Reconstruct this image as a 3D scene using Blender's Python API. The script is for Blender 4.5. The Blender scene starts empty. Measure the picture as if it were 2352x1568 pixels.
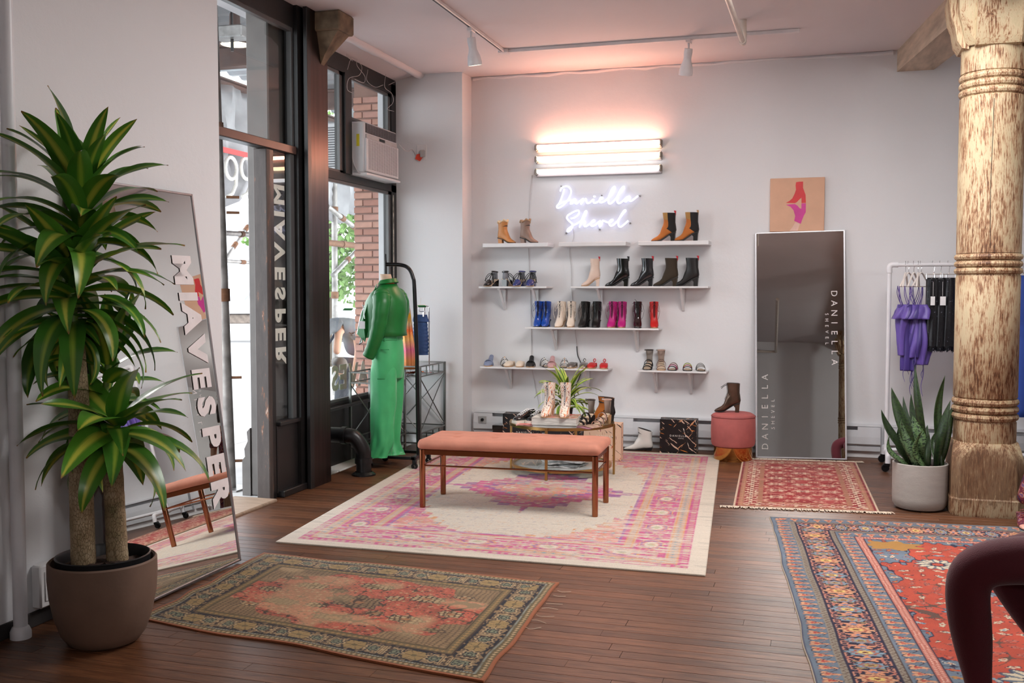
import bpy, math, random
import numpy as np
from mathutils import Vector, Matrix

R = math.radians
rng = random.Random(7)
scene = bpy.context.scene
COL = scene.collection

# ---------------------------------------------------------------- camera
FPX, EYE = 2340.0, 1.55                       # focal length in pixels of the 2352 wide frame, eye height
YAW, PITCH = R(16.8), math.atan(119 / FPX)
cam_d = bpy.data.cameras.new('camera')
cam = bpy.data.objects.new('camera', cam_d)
COL.objects.link(cam)
cam_d.sensor_width = 36.0
cam_d.lens = FPX / 2352 * 36.0
cam_d.clip_start, cam_d.clip_end = 0.05, 300
cam.location = (0, 0, EYE)
cam.rotation_euler = (R(90) - PITCH, 0, YAW)
scene.camera = cam

# ---------------------------------------------------------------- exposure and sky
scene.view_settings.view_transform = 'Standard'
scene.view_settings.look = 'None'
scene.view_settings.exposure = 0.14
scene.view_settings.gamma = 1.0
scene.view_settings.use_curve_mapping = False
scene.cycles.max_bounces = 9
scene.cycles.diffuse_bounces = 4
scene.cycles.glossy_bounces = 4
scene.cycles.transparent_max_bounces = 12
scene.cycles.sample_clamp_indirect = 6.0
scene.cycles.use_denoising = True
scene.cycles.caustics_reflective = False
scene.cycles.caustics_refractive = False

W = bpy.data.worlds.new('overcast_sky')
scene.world = W
W.use_nodes = True
nt = W.node_tree
nt.nodes.clear()
wo = nt.nodes.new('ShaderNodeOutputWorld')
bgn = nt.nodes.new('ShaderNodeBackground')
gr = nt.nodes.new('ShaderNodeTexGradient')
mpn = nt.nodes.new('ShaderNodeSeparateXYZ')
tcn = nt.nodes.new('ShaderNodeTexCoord')
rmp = nt.nodes.new('ShaderNodeValToRGB')
nt.links.new(tcn.outputs['Generated'], mpn.inputs[0])
nt.links.new(mpn.outputs['Z'], rmp.inputs[0])
rmp.color_ramp.elements[0].position = 0.0
rmp.color_ramp.elements[0].color = (0.95, 0.97, 1.0, 1)
rmp.color_ramp.elements[1].position = 1.0
rmp.color_ramp.elements[1].color = (0.80, 0.89, 1.0, 1)
nt.links.new(rmp.outputs[0], bgn.inputs[0])
bgn.inputs[1].default_value = 5.0
nt.links.new(bgn.outputs[0], wo.inputs[0])


def area(name, loc, rot, sx, sy, power, color):
    d = bpy.data.lights.new(name, 'AREA')
    d.shape = 'RECTANGLE'
    d.size, d.size_y, d.energy, d.color = sx, sy, power, color
    o = bpy.data.objects.new(name, d)
    o.location, o.rotation_euler = loc, rot
    COL.objects.link(o)
    return o


# unseen ceiling fill added to brighten the back wall, and the photographer's flash
area('added_ceiling_fill', (0.15, 6.2, 3.64), (0, 0, 0), 2.6, 1.6, 205, (1.0, 0.975, 0.96))
for nm, lc, pw in (('added_fill_point', (3.3, 3.8, 2.6), 62), ('added_fill_point', (3.2, -1.6, 2.6), 85)):  # bare points added to brighten ceiling and rear room, no fixtures there
    gd_ = bpy.data.lights.new(nm, 'POINT')
    gd_.energy, gd_.color, gd_.shadow_soft_size = pw, (1.0, 0.98, 0.965), 0.18
    go_ = bpy.data.objects.new(nm, gd_)
    go_.location = lc
    COL.objects.link(go_)
fd = bpy.data.lights.new('camera_flash', 'SPOT')
fd.energy, fd.color, fd.spot_size, fd.spot_blend, fd.shadow_soft_size = 30, (1.0, 0.98, 0.96), R(75), 0.8, 0.0
fo = bpy.data.objects.new('camera_flash', fd)
fo.location, fo.rotation_euler = (0.10, -0.02, 1.78), (R(88), 0, R(20))
COL.objects.link(fo)

# ---------------------------------------------------------------- pixel to world (builds at real planes)
_fw = Vector((-math.sin(YAW) * math.cos(PITCH), math.cos(YAW) * math.cos(PITCH), -math.sin(PITCH)))
_rt = Vector((math.cos(YAW), math.sin(YAW), 0))
_up = _rt.cross(_fw)
_C = Vector((0, 0, EYE))


def hit(x, y, axis, v):
    d = _fw + _rt * ((x - 1176) / FPX) - _up * ((y - 784) / FPX)
    return _C + d * ((v - _C[axis]) / d[axis])


def fl(x, y, z=0.0):
    return hit(x, y, 2, z)


def oy(x, y, Y):
    return hit(x, y, 1, Y)


def ox(x, y, X):
    return hit(x, y, 0, X)


# ---------------------------------------------------------------- materials
def srgb(r, g, b):
    f = lambda c: (c / 255 / 12.92) if c <= 10 else ((c / 255 + 0.055) / 1.055) ** 2.4
    return (f(r), f(g), f(b), 1)


class NT:
    def __init__(s, m):
        m.use_nodes = True
        s.m = m
        s.t = m.node_tree
        s.b = s.t.nodes['Principled BSDF']
        s.out = s.t.nodes['Material Output']

    def n(s, typ, **kw):
        x = s.t.nodes.new('ShaderNode' + typ)
        for k, v in kw.items():
            setattr(x, k, v)
        return x

    def l(s, a, b):
        s.t.links.new(a, b)

    def noise(s, scale, detail=3, rough=0.5, vec=None, stretch=None, coord='Object'):
        n = s.n('TexNoise')
        n.inputs['Scale'].default_value = scale
        n.inputs['Detail'].default_value = detail
        n.inputs['Roughness'].default_value = rough
        if vec is None:
            tc = s.n('TexCoord')
            vec = tc.outputs[coord]
        if stretch:
            mp = s.n('Mapping')
            mp.inputs['Scale'].default_value = stretch
            s.l(vec, mp.inputs[0])
            vec = mp.outputs[0]
        s.l(vec, n.inputs['Vector'])
        return n

    def ramp(s, fac, stops):
        r = s.n('ValToRGB')
        e = r.color_ramp.elements
        while len(e) < len(stops):
            e.new(0.5)
        for i, (p, c) in enumerate(stops):
            e[i].position = p
            e[i].color = c
        s.l(fac, r.inputs[0])
        return r

    def mix(s, fac, a, b, blend='MIX'):
        m = s.n('MixRGB')
        m.blend_type = blend
        for k, v in ((0, fac), (1, a), (2, b)):
            if hasattr(v, 'is_output') or isinstance(v, bpy.types.NodeSocket):
                s.l(v, m.inputs[k])
            else:
                m.inputs[k].default_value = v
        return m

    def bump(s, h, strength=0.2, dist=0.01):
        b = s.n('Bump')
        b.inputs['Strength'].default_value = strength
        b.inputs['Distance'].default_value = dist
        s.l(h, b.inputs['Height'])
        s.l(b.outputs[0], s.b.inputs['Normal'])
        return b


MATS = {}


def mat(name, col, rough=0.5, metal=0.0, var=0.08, scale=8, bump=0.0, bscale=60, spec=0.5, coat=0, sheen=0, stretch=None, detail=3):
    """plain procedural surface: base colour broken up by noise, optional relief"""
    if name in MATS:
        return MATS[name]
    m = bpy.data.materials.new(name)
    t = NT(m)
    c = srgb(*col)
    n = t.noise(scale, detail, stretch=stretch)
    lo = tuple(max(0, v * (1 - var)) for v in c[:3]) + (1,)
    hi = tuple(min(1, v * (1 + var)) for v in c[:3]) + (1,)
    r = t.ramp(n.outputs['Fac'], [(0.3, lo), (0.7, hi)])
    t.l(r.outputs[0], t.b.inputs['Base Color'])
    t.b.inputs['Roughness'].default_value = rough
    t.b.inputs['Metallic'].default_value = metal
    t.b.inputs['Specular IOR Level'].default_value = spec
    if coat:
        t.b.inputs['Coat Weight'].default_value = coat
        t.b.inputs['Coat Roughness'].default_value = 0.06
    if sheen:
        t.b.inputs['Sheen Weight'].default_value = sheen
        t.b.inputs['Sheen Roughness'].default_value = 0.4
    if bump:
        n2 = t.noise(bscale, 4, stretch=stretch)
        t.bump(n2.outputs['Fac'], bump, 0.004)
    MATS[name] = m
    return m


def emis(name, col, strength):
    m = bpy.data.materials.new(name)
    t = NT(m)
    t.b.inputs['Base Color'].default_value = (0.8, 0.8, 0.8, 1)
    n = t.noise(3, 1)
    r = t.ramp(n.outputs['Fac'], [(0.0, tuple(v * 0.97 for v in col) + (1,)), (1.0, tuple(col) + (1,))])
    t.l(r.outputs[0], t.b.inputs['Emission Color'])
    t.b.inputs['Emission Strength'].default_value = strength
    return m


def glass(name, tint=(1, 1, 1), refl=1.0, haze=0.0, hazecol=(1, 1, 1), rough=0.0):
    """thin clear pane: transparent with fresnel reflection"""
    m = bpy.data.materials.new(name)
    t = NT(m)
    tr = t.n('BsdfTransparent')
    tr.inputs[0].default_value = tuple(tint) + (1,)
    gl = t.n('BsdfGlossy')
    gl.inputs['Roughness'].default_value = rough
    fr = t.n('Fresnel')
    fr.inputs[0].default_value = 1.5
    mu = t.n('Math', operation='MULTIPLY')
    geo = t.n('NewGeometry')
    inv = t.n('Math', operation='MULTIPLY_ADD')        # the second face of the pane adds no total reflection
    t.l(geo.outputs['Backfacing'], inv.inputs[0])
    inv.inputs[1].default_value, inv.inputs[2].default_value = -refl, refl
    t.l(fr.outputs[0], mu.inputs[0])
    t.l(inv.outputs[0], mu.inputs[1])
    mx = t.n('MixShader')
    t.l(mu.outputs[0], mx.inputs[0])
    t.l(tr.outputs[0], mx.inputs[1])
    t.l(gl.outputs[0], mx.inputs[2])
    last = mx
    if haze:
        df = t.n('BsdfDiffuse')
        df.inputs[0].default_value = tuple(hazecol) + (1,)
        n = t.noise(2.5, 4)
        r = t.ramp(n.outputs['Fac'], [(0.3, (haze * 0.4,) * 3 + (1,)), (0.75, (haze * 1.3,) * 3 + (1,))])
        m2 = t.n('MixShader')
        t.l(r.outputs[0], m2.inputs[0])
        t.l(mx.outputs[0], m2.inputs[1])
        t.l(df.outputs[0], m2.inputs[2])
        last = m2
    t.l(last.outputs[0], t.out.inputs['Surface'])
    return m


# ---------------------------------------------------------------- mesh builder
class MB:
    def __init__(s):
        s.v, s.f, s.uv = [], [], None

    def add(s, vs, fs, M=None):
        o = len(s.v)
        if M is not None:
            vs = [tuple(M @ Vector(p)) for p in vs]
        s.v += [tuple(p) for p in vs]
        s.f += [tuple(i + o for i in f) for f in fs]
        return s

    def box(s, x0, x1, y0, y1, z0, z1, M=None):
        vs = [(x, y, z) for z in (z0, z1) for y in (y0, y1) for x in (x0, x1)]
        return s.add(vs, [(0, 2, 3, 1), (4, 5, 7, 6), (0, 1, 5, 4), (2, 6, 7, 3), (0, 4, 6, 2), (1, 3, 7, 5)], M)

    def rbox(s, x0, x1, y0, y1, z0, z1, b=0.005, M=None):
        """box with chamfered edges"""
        b = min(b, (x1 - x0) / 2.01, (y1 - y0) / 2.01, (z1 - z0) / 2.01)
        P = [(x0 + b, y0, ), ]
        ring = lambda i, z: [(x0 + b, y0 + i, z), (x1 - b, y0 + i, z), (x1 - i, y0 + b, z), (x1 - i, y1 - b, z), (x1 - b, y1 - i, z), (x0 + b, y1 - i, z), (x0 + i, y1 - b, z), (x0 + i, y0 + b, z)]
        # inset ring for the chamfer at bottom/top
        def inset(z):
            return [(x0 + b, y0 + b, z), (x1 - b, y0 + b, z), (x1 - b, y0 + b, z), (x1 - b, y1 - b, z), (x1 - b, y1 - b, z), (x0 + b, y1 - b, z), (x0 + b, y1 - b, z), (x0 + b, y0 + b, z)]
        r0 = [(x0 + b, y0 + b, z0), (x1 - b, y0 + b, z0), (x1 - b, y1 - b, z0), (x0 + b, y1 - b, z0)]
        r3 = [(p[0], p[1], z1) for p in r0]
        vs = r0 + ring(0, z0 + b) + ring(0, z1 - b) + r3
        fs = [(3, 2, 1, 0), (20, 21, 22, 23)]
        for i in range(8):
            j = (i + 1) % 8
            fs.append((4 + i, 4 + j, 12 + j, 12 + i))
        cm = [0, 1, 1, 2, 2, 3, 3, 0]
        for i in range(8):
            j = (i + 1) % 8
            a, c = cm[i], cm[j]
            if a == c:
                fs.append((4 + j, 4 + i, a))
                fs.append((12 + i, 12 + j, 20 + a))
            else:
                fs.append((4 + j, 4 + i, a, c))
                fs.append((12 + i, 12 + j, 20 + c, 20 + a))
        return s.add(vs, fs, M)

    def loft(s, rings, cap=True, closed=True, M=None):
        n = len(rings[0])
        vs = [p for r in rings for p in r]
        fs = []
        for k in range(len(rings) - 1):
            for i in range(n if closed else n - 1):
                j = (i + 1) % n
                fs.append((k * n + i, k * n + j, (k + 1) * n + j, (k + 1) * n + i))
        if cap and closed:
            fs.append(tuple(reversed(range(n))))
            fs.append(tuple((len(rings) - 1) * n + i for i in range(n)))
        return s.add(vs, fs, M)

    def tube(s, pts, r, seg=8, cap=True, closed=False, flat=1.0, M=None):
        pts = [Vector(p) for p in pts]
        n = len(pts)
        rr = r if isinstance(r, (list, tuple)) else [r] * n
        rings = []
        prev = None
        for i, p in enumerate(pts):
            if closed:
                t = pts[(i + 1) % n] - pts[i - 1]
            else:
                t = pts[min(i + 1, n - 1)] - pts[max(i - 1, 0)]
            if t.length < 1e-9:
                t = Vector((0, 0, 1))
            t.normalize()
            if prev is None:
                a = Vector((0, 0, 1)) if abs(t.z) < 0.9 else Vector((1, 0, 0))
                u = t.cross(a).normalized()
            else:
                u = (prev - t * prev.dot(t))
                u = u.normalized() if u.length > 1e-6 else t.orthogonal().normalized()
            prev = u
            w = t.cross(u)
            rings.append([tuple(p + u * (math.cos(a) * rr[i]) + w * (math.sin(a) * rr[i] * flat)) for a in (2 * math.pi * k / seg for k in range(seg))])
        if closed:
            rings.append(rings[0])
        return s.loft(rings, cap=cap and not closed, M=M)

    def lathe(s, prof, seg=32, c=(0, 0, 0), M=None, cap=False):
        rings = [[(c[0] + r * math.cos(2 * math.pi * k / seg), c[1] + r * math.sin(2 * math.pi * k / seg), c[2] + z) for k in range(seg)] for r, z in prof]
        return s.loft(rings, cap=cap, M=M)

    def prism(s, poly, z0, z1, M=None):
        n = len(poly)
        vs = [(x, y, z0) for x, y in poly] + [(x, y, z1) for x, y in poly]
        fs = [tuple(reversed(range(n))), tuple(range(n, 2 * n))] + [(i, (i + 1) % n, n + (i + 1) % n, n + i) for i in range(n)]
        return s.add(vs, fs, M)

    def ball(s, c, rx, ry=None, rz=None, seg=12, rows=8, M=None):
        ry = ry or rx
        rz = rz or rx
        rings = []
        for k in range(rows + 1):
            a = math.pi * k / rows
            q = max(math.sin(a), 0.002)
            rings.append([(c[0] + rx * q * math.cos(2 * math.pi * i / seg), c[1] + ry * q * math.sin(2 * math.pi * i / seg), c[2] - rz * math.cos(a)) for i in range(seg)])
        return s.loft(rings, M=M)

    def build(s, name, m, parent=None, smooth=True, ang=38, mesh_only=False):
        me = bpy.data.meshes.new(name)
        me.from_pydata(s.v, [], s.f)
        me.validate()
        me.update()
        if smooth:
            me.shade_smooth()
            me.set_sharp_from_angle(angle=R(ang))
        if m is not None:
            me.materials.append(m)
        if mesh_only:
            return me
        o = bpy.data.objects.new(name, me)
        COL.objects.link(o)
        if parent is not None:
            o.parent = parent
        return o


def tag(o, label=None, cat=None, group=None, kind=None):
    if label:
        o['label'] = label
    if cat:
        o['category'] = cat
    if group:
        o['group'] = group
    if kind:
        o['kind'] = kind
    return o


def thing(name, label, cat, loc=(0, 0, 0), rz=0.0, group=None, rx=0.0, ry=0.0):
    o = bpy.data.objects.new(name, None)
    o.empty_display_size = 0.05
    COL.objects.link(o)
    o.location = loc
    o.rotation_euler = (rx, ry, rz)
    return tag(o, label, cat, group)


def struct(name, mb, m, parent=None, smooth=False, label=None):
    o = mb.build(name, m, parent, smooth=smooth)
    if parent is None:
        o['kind'] = 'structure'
    if label:
        o['label'] = label
    return o


def inst(name, me, parent, M=None):
    o = bpy.data.objects.new(name, me)
    COL.objects.link(o)
    o.parent = parent
    if M is not None:
        o.matrix_basis = M
    return o


def kids(o):
    return [c for c in COL.objects if c.parent == o]


def dup(root, loc, rz=None, label=None, group=None, tree=None):
    tree = tree or [(c, kids(c)) for c in kids(root)]
    r = root.copy()
    COL.objects.link(r)
    r.location = loc
    if rz is not None:
        r.rotation_euler.z = rz
    if label:
        r['label'] = label
    if group:
        r['group'] = group
    for c, gs in tree:
        cc = c.copy()
        COL.objects.link(cc)
        cc.parent = r
        for g in gs:
            gg = g.copy()
            COL.objects.link(gg)
            gg.parent = cc
    return r


def text_mesh(body, size, depth=0.001, offset=0.0, spacing=1.0, M=None, align='CENTER'):
    """lettering as a mesh, lying in XY, then moved by M"""
    cu = bpy.data.curves.new('lettering', 'FONT')
    cu.body = body
    cu.size = size
    cu.extrude = depth
    cu.offset = offset
    cu.space_character = spacing
    cu.align_x = align
    cu.align_y = 'CENTER'
    cu.resolution_u = 3
    o = bpy.data.objects.new('lettering', cu)
    COL.objects.link(o)
    dg = bpy.context.evaluated_depsgraph_get()
    me = bpy.data.meshes.new_from_object(o.evaluated_get(dg))
    bpy.data.objects.remove(o)
    bpy.data.curves.remove(cu)
    if M is not None:
        me.transform(M)
    return me


def text_part(name, body, size, m, parent, M, depth=0.001, offset=0.0, spacing=1.0, align='CENTER'):
    me = text_mesh(body, size, depth, offset, spacing, M, align)
    me.materials.clear()
    me.materials.append(m)
    o = bpy.data.objects.new(name, me)
    COL.objects.link(o)
    o.parent = parent
    return o


def spline(pts, n=6):
    """Catmull-Rom through pts"""
    P = [Vector(p) for p in pts]
    P = [P[0] * 2 - P[1]] + P + [P[-1] * 2 - P[-2]]
    out = []
    for i in range(1, len(P) - 2):
        a, b, c, d = P[i - 1:i + 3]
        for k in range(n):
            t = k / n
            out.append(0.5 * ((2 * b) + (c - a) * t + (2 * a - 5 * b + 4 * c - d) * t * t + (3 * b - a - 3 * c + d) * t ** 3))
    out.append(P[-2])
    return out


def skin(name, pts, edges, m, parent=None, sub=2, root=0):
    """continuous body from joints: pts = [(x,y,z,rx,ry)]"""
    me = bpy.data.meshes.new(name)
    me.from_pydata([p[:3] for p in pts], edges, [])
    o = bpy.data.objects.new(name, me)
    COL.objects.link(o)
    sk = o.modifiers.new('skin', 'SKIN')
    sk.use_smooth_shade = True
    sv = me.skin_vertices[0].data
    for i, p in enumerate(pts):
        sv[i].radius = (p[3], p[4] if len(p) > 4 else p[3])
        sv[i].use_root = (i == root)
    ss = o.modifiers.new('sub', 'SUBSURF')
    ss.levels = ss.render_levels = sub
    me.materials.append(m)
    if parent is not None:
        o.parent = parent
    return o
# ================================================================ SETTING
BACK, LEFTX, CEIL = 9.9, -3.45, 3.70
FRONTX = -3.87              # plane of the shop door frame
BAYX = -4.15                # plane of the recessed window bay

# ---- materials of the shell
def paint(name, col, rough=0.75):
    m = bpy.data.materials.new(name)
    t = NT(m)
    c = srgb(*col)
    n = t.noise(0.9, 5, coord='Object')
    r = t.ramp(n.outputs['Fac'], [(0.3, tuple(v * 0.95 for v in c[:3]) + (1,)), (0.7, c)])
    t.l(r.outputs[0], t.b.inputs['Base Color'])
    t.b.inputs['Roughness'].default_value = rough
    t.b.inputs['Specular IOR Level'].default_value = 0.3
    n2 = t.noise(7, 6, 0.6)
    n3 = t.noise(140, 2)
    ad = t.n('MixRGB')
    ad.inputs[0].default_value = 0.12
    t.l(n2.outputs['Fac'], ad.inputs[1])
    t.l(n3.outputs['Fac'], ad.inputs[2])
    t.bump(ad.outputs[0], 0.35, 0.012)
    return m

M_WALL = paint('painted_wall', (226, 226, 228))
M_CEIL = paint('painted_ceiling', (222, 216, 218))
M_TRIM = mat('white_enamel', (224, 223, 224), 0.4, var=0.03)
M_PIPEW = mat('white_painted_pipe', (222, 222, 226), 0.35, var=0.04)
M_BLACKF = mat('black_painted_frame', (24, 22, 22), 0.38, var=0.25, scale=5, bump=0.1)
M_DARK = mat('dark_gap', (22, 16, 13), 0.8)
M_STEEL = mat('galvanised_steel', (150, 148, 146), 0.4, 0.7, var=0.25, scale=14)
M_BLACKMET = mat('black_metal', (18, 18, 19), 0.32, 0.2)

def bronze_mat():
    m = bpy.data.materials.new('bronze_cladding')
    t = NT(m)
    n = t.noise(30, 3, stretch=(1, 1, 0.05))
    r = t.ramp(n.outputs['Fac'], [(0.3, srgb(52, 42, 40)), (0.7, srgb(70, 56, 53))])
    t.l(r.outputs[0], t.b.inputs['Base Color'])
    t.b.inputs['Metallic'].default_value = 0.85
    t.b.inputs['Roughness'].default_value = 0.3
    t.bump(n.outputs['Fac'], 0.08, 0.001)
    return m
M_BRONZE = bronze_mat()

def wood_floor_mat():
    m = bpy.data.materials.new('oak_floor')
    t = NT(m)
    geo = t.n('NewGeometry')
    oi = t.n('ObjectInfo')
    add = t.n('Math', operation='ADD')
    t.l(geo.outputs['Random Per Island'], add.inputs[0])
    t.l(oi.outputs['Random'], add.inputs[1])
    fr = t.n('Math', operation='FRACT')
    t.l(add.outputs[0], fr.inputs[0])
    sc = t.n('Math', operation='MULTIPLY')
    t.l(fr.outputs[0], sc.inputs[0])
    sc.inputs[1].default_value = 37.0
    cb = t.n('CombineXYZ')
    t.l(sc.outputs[0], cb.inputs[0])
    t.l(sc.outputs[0], cb.inputs[1])
    va = t.n('VectorMath', operation='ADD')
    t.l(geo.outputs['Position'], va.inputs[0])
    t.l(cb.outputs[0], va.inputs[1])
    g1 = t.noise(9, 5, 0.65, va.outputs[0], (0.35, 5.0, 1))
    g2 = t.noise(34, 4, 0.6, va.outputs[0], (0.25, 9.0, 1))
    r1 = t.ramp(g1.outputs['Fac'], [(0.25, srgb(70, 43, 29)), (0.5, srgb(104, 67, 44)), (0.78, srgb(134, 91, 61))])
    r2 = t.ramp(g2.outputs['Fac'], [(0.34, srgb(66, 40, 26)), (0.52, (1, 1, 1, 1))])
    mx = t.mix(0.62, r1.outputs[0], r2.outputs[0], 'MULTIPLY')
    tone = t.ramp(fr.outputs[0], [(0.0, (0.62, 0.60, 0.58, 1)), (0.5, (0.92, 0.90, 0.88, 1)), (1.0, (1.22, 1.16, 1.1, 1))])
    m2 = t.mix(1.0, mx.outputs[0], tone.outputs[0], 'MULTIPLY')
    wr = t.noise(1.1, 3, 0.5, geo.outputs['Position'])
    wrr = t.ramp(wr.outputs['Fac'], [(0.35, (0.78, 0.78, 0.78, 1)), (0.65, (1.05, 1.05, 1.05, 1))])
    m3 = t.mix(1.0, m2.outputs[0], wrr.outputs[0], 'MULTIPLY')
    t.l(m3.outputs[0], t.b.inputs['Base Color'])
    rr = t.ramp(g2.outputs['Fac'], [(0.3, (0.46,) * 3 + (1,)), (0.7, (0.32,) * 3 + (1,))])
    t.l(rr.outputs[0], t.b.inputs['Roughness'])
    t.b.inputs['Specular IOR Level'].default_value = 0.4
    t.bump(g2.outputs['Fac'], 0.12, 0.002)
    return m
M_FLOOR = wood_floor_mat()

# ---- floor: dark subfloor, planks with open joints
floor = struct('floor', MB().box(-3.9, 6.0, -5.6, 9.95, -0.10, -0.012), M_DARK)
PW = 0.083
unit = MB()
c = 0.0012
prof = [(-PW / 2 + 0.0008, -0.012), (PW / 2 - 0.0008, -0.012), (PW / 2 - 0.0008, -c), (PW / 2 - 0.0008 - c, 0), (-PW / 2 + 0.0008 + c, 0), (-PW / 2 + 0.0008, -c)]
unit.loft([[(x, y, z) for y, z in prof] for x in (0.0008, 0.9992)])
plank_me = unit.build('plank', M_FLOOR, smooth=False, mesh_only=True)
rest = MB()
rp = random.Random(3)
row, nplank = 0, 0
y = 3.30 - PW * 107
while y < 9.93:
    x = -3.9 + rp.uniform(-0.9, 0)
    while x < 6.0:
        L = rp.uniform(0.55, 1.9)
        x0, x1 = max(x, -3.9), min(x + L, 6.0)
        near = 3.29 < y < 7.4
        inview = x0 < y * 0.19 + 0.25
        if x1 - x0 > 0.05:
            if near and inview and nplank < 296:
                o = inst('plank', plank_me, floor)
                o.location = (x0, y, 0)
                o.scale = (x1 - x0, 1, 1)
                nplank += 1
            else:
                rest.loft([[(xx, y + py, z) for py, z in prof] for xx in (x0 + 0.0008, x1 - 0.0008)])
        x += L
    y += PW
o = rest.build('distant_planks', M_FLOOR, floor, smooth=False)
o['kind'] = 'stuff'
o['label'] = 'oak planks towards the back wall and the rear of the shop'
# ---- walls
struct('wall_back', MB().box(-4.35, 6.0, BACK, BACK + 0.2, -0.1, 3.95), M_WALL)
struct('wall_left', MB().box(LEFTX - 0.35, LEFTX, -5.6, 5.37, -0.1, 3.9).box(LEFTX - 0.35, LEFTX - 0.0005, 5.37, 5.373, -0.1, 3.9), M_WALL)
struct('wall_right', MB().box(6.0, 6.2, -5.8, 10.1, -0.1, 3.95), M_WALL)
struct('wall_front', MB().box(-3.8, 6.0, -5.8, -5.6, -0.1, 3.95), M_WALL)
struct('wall_corner', MB().box(-4.33, -3.42, 9.62, BACK - 0.001, -0.1, 3.72), M_WALL)
struct('ceiling', MB().box(-4.4, 6.2, -5.8, 10.1, CEIL, CEIL + 0.25), M_CEIL)
# plaster cove beside the shop window and dropped soffit over it
cv = MB()
ring = lambda y, r: [(-3.87 + r * math.cos(a), y, CEIL - 0.0 + r * math.sin(a) * 0.9) for a in (R(180 + 18 * k) for k in range(11))]
rr_ = random.Random(5)
cv.loft([ring(7.45 + 0.11 * k, 0.045 + rr_.uniform(-0.004, 0.006)) for k in range(21)], cap=True)
struct('trim_1', cv, M_CEIL, smooth=True)
struct('trim_2', MB().add([(-3.9, 7.42, CEIL), (-3.9, 9.63, CEIL), (-4.32, 9.63, 3.61), (-4.32, 7.42, 3.61), (-4.32, 7.42, 3.75), (-4.32, 9.63, 3.75), (-3.9, 7.42, 3.75), (-3.9, 9.63, 3.75)],
                        [(0, 1, 2, 3), (3, 2, 5, 4), (0, 3, 4, 6), (1, 7, 5, 2), (6, 4, 5, 7), (0, 6, 7, 1)]), M_CEIL)
# rough plaster edge along the back wall top
pe = MB()
pts = [(-3.4 + 0.16 * k, BACK - 0.004, CEIL - 0.012 + rr_.uniform(-0.012, 0.006)) for k in range(26)]
pe.tube(pts, [0.014 + rr_.uniform(-0.004, 0.008) for _ in pts], 6)
struct('trim_3', pe, M_WALL, smooth=True)
# baseboards
struct('baseboard_left', MB().rbox(LEFTX + 0.001, LEFTX + 0.013, -5.6, 5.36, 0.0, 0.07, 0.003), mat('scuffed_black_base', (42, 38, 38), 0.6))
struct('baseboard_back', MB().rbox(-3.41, 5.9, BACK - 0.016, BACK - 0.001, 0.0, 0.10, 0.004), M_TRIM)

# ---- shop front: door frame, transom, side light (plane FRONTX)
fx0, fx1 = FRONTX - 0.06, FRONTX + 0.02
T0 = 2.575
door = MB()
door.box(fx0, fx1, 5.42, 7.13, T0, T0 + 0.065)            # transom bar
door.box(fx0, fx1, 5.42, 7.13, 3.53, 3.75)                # head
door.box(fx0, fx1, 5.40, 5.46, -0.02, 3.75)
door.box(fx0, fx1 + 0.03, 7.02, 7.13, -0.02, 3.75)        # jamb beside the column
struct('door_1', door, M_BLACKF)
d1 = COL.objects['door_1']
M_BROWNF = mat('brown_painted_frame', (78, 58, 52), 0.35, 0.1, var=0.12)
o = MB().rbox(fx1, fx1 + 0.012, 5.42, 7.03, T0 + 0.002, T0 + 0.063, 0.004).build('transom_cover', M_BROWNF, d1, smooth=False)
def worn_mat():
    m = bpy.data.materials.new('worn_door_post')
    t = NT(m)
    n = t.noise(16, 6, 0.7, stretch=(1, 1, 0.22))
    r = t.ramp(n.outputs['Fac'], [(0.40, srgb(58, 50, 47)), (0.60, srgb(70, 62, 58)), (0.66, srgb(128, 84, 58)), (0.72, srgb(214, 208, 196))])
    t.l(r.outputs[0], t.b.inputs['Base Color'])
    t.b.inputs['Roughness'].default_value = 0.55
    t.bump(n.outputs['Fac'], 0.3, 0.004)
    return m
M_WORN = worn_mat()
MB().rbox(fx0 - 0.03, fx1 + 0.0, 6.60, 6.655, -0.02, T0, 0.006).build('door_post', M_WORN, d1, smooth=False)
MB().rbox(fx0, fx1 - 0.008, 6.657, 6.715, -0.02, T0, 0.004).build('door_stile', M_BLACKF, d1, smooth=False)
MB().rbox(fx0, fx1, 6.71, 7.02, 0.03, 0.535, 0.004).build('kick_panel', M_BLACKF, d1, smooth=False)
MB().rbox(fx0, fx1 + 0.03, 6.715, 7.02, 0.535, 0.565, 0.005).rbox(fx0, fx1 + 0.05, 6.715, 7.10, 0.0, 0.05, 0.006).build('panel_rail', M_BLACKF, d1, smooth=False)
M_SILL = mat('worn_threshold', (150, 128, 108), 0.6, var=0.2, scale=6, stretch=(1, 6, 1), bump=0.2)
MB().rbox(-4.15, fx1 + 0.06, 5.46, 6.60, -0.05, 0.018, 0.008).build('threshold', M_SILL, d1, smooth=False)
M_GLASS = glass('window_glass', (0.93, 0.95, 0.95), 0.9)
M_GLASS2 = glass('dusty_window_glass', (0.93, 0.95, 0.95), 0.9, 0.025, (0.6, 0.6, 0.58))
MB().box(FRONTX - 0.003, FRONTX + 0.003, 6.71, 7.02, 0.565, T0).build('pane', M_GLASS, d1, smooth=False)
MB().box(FRONTX - 0.024, FRONTX - 0.018, 5.46, 7.02, T0 + 0.065, 3.53).build('pane', M_GLASS, d1, smooth=False)
MB().box(FRONTX - 0.03, FRONTX + 0.012, 6.965, 7.02, 0.565, T0).box(FRONTX - 0.03, FRONTX + 0.012, 6.995, 7.02, T0 + 0.065, 3.53).box(FRONTX - 0.03, FRONTX + 0.012, 5.46, 6.995, 3.50, 3.53).build('glazing_bead', mat('grey_glazing_bead', (92, 92, 92), 0.4, 0.3), d1, smooth=False)

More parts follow.
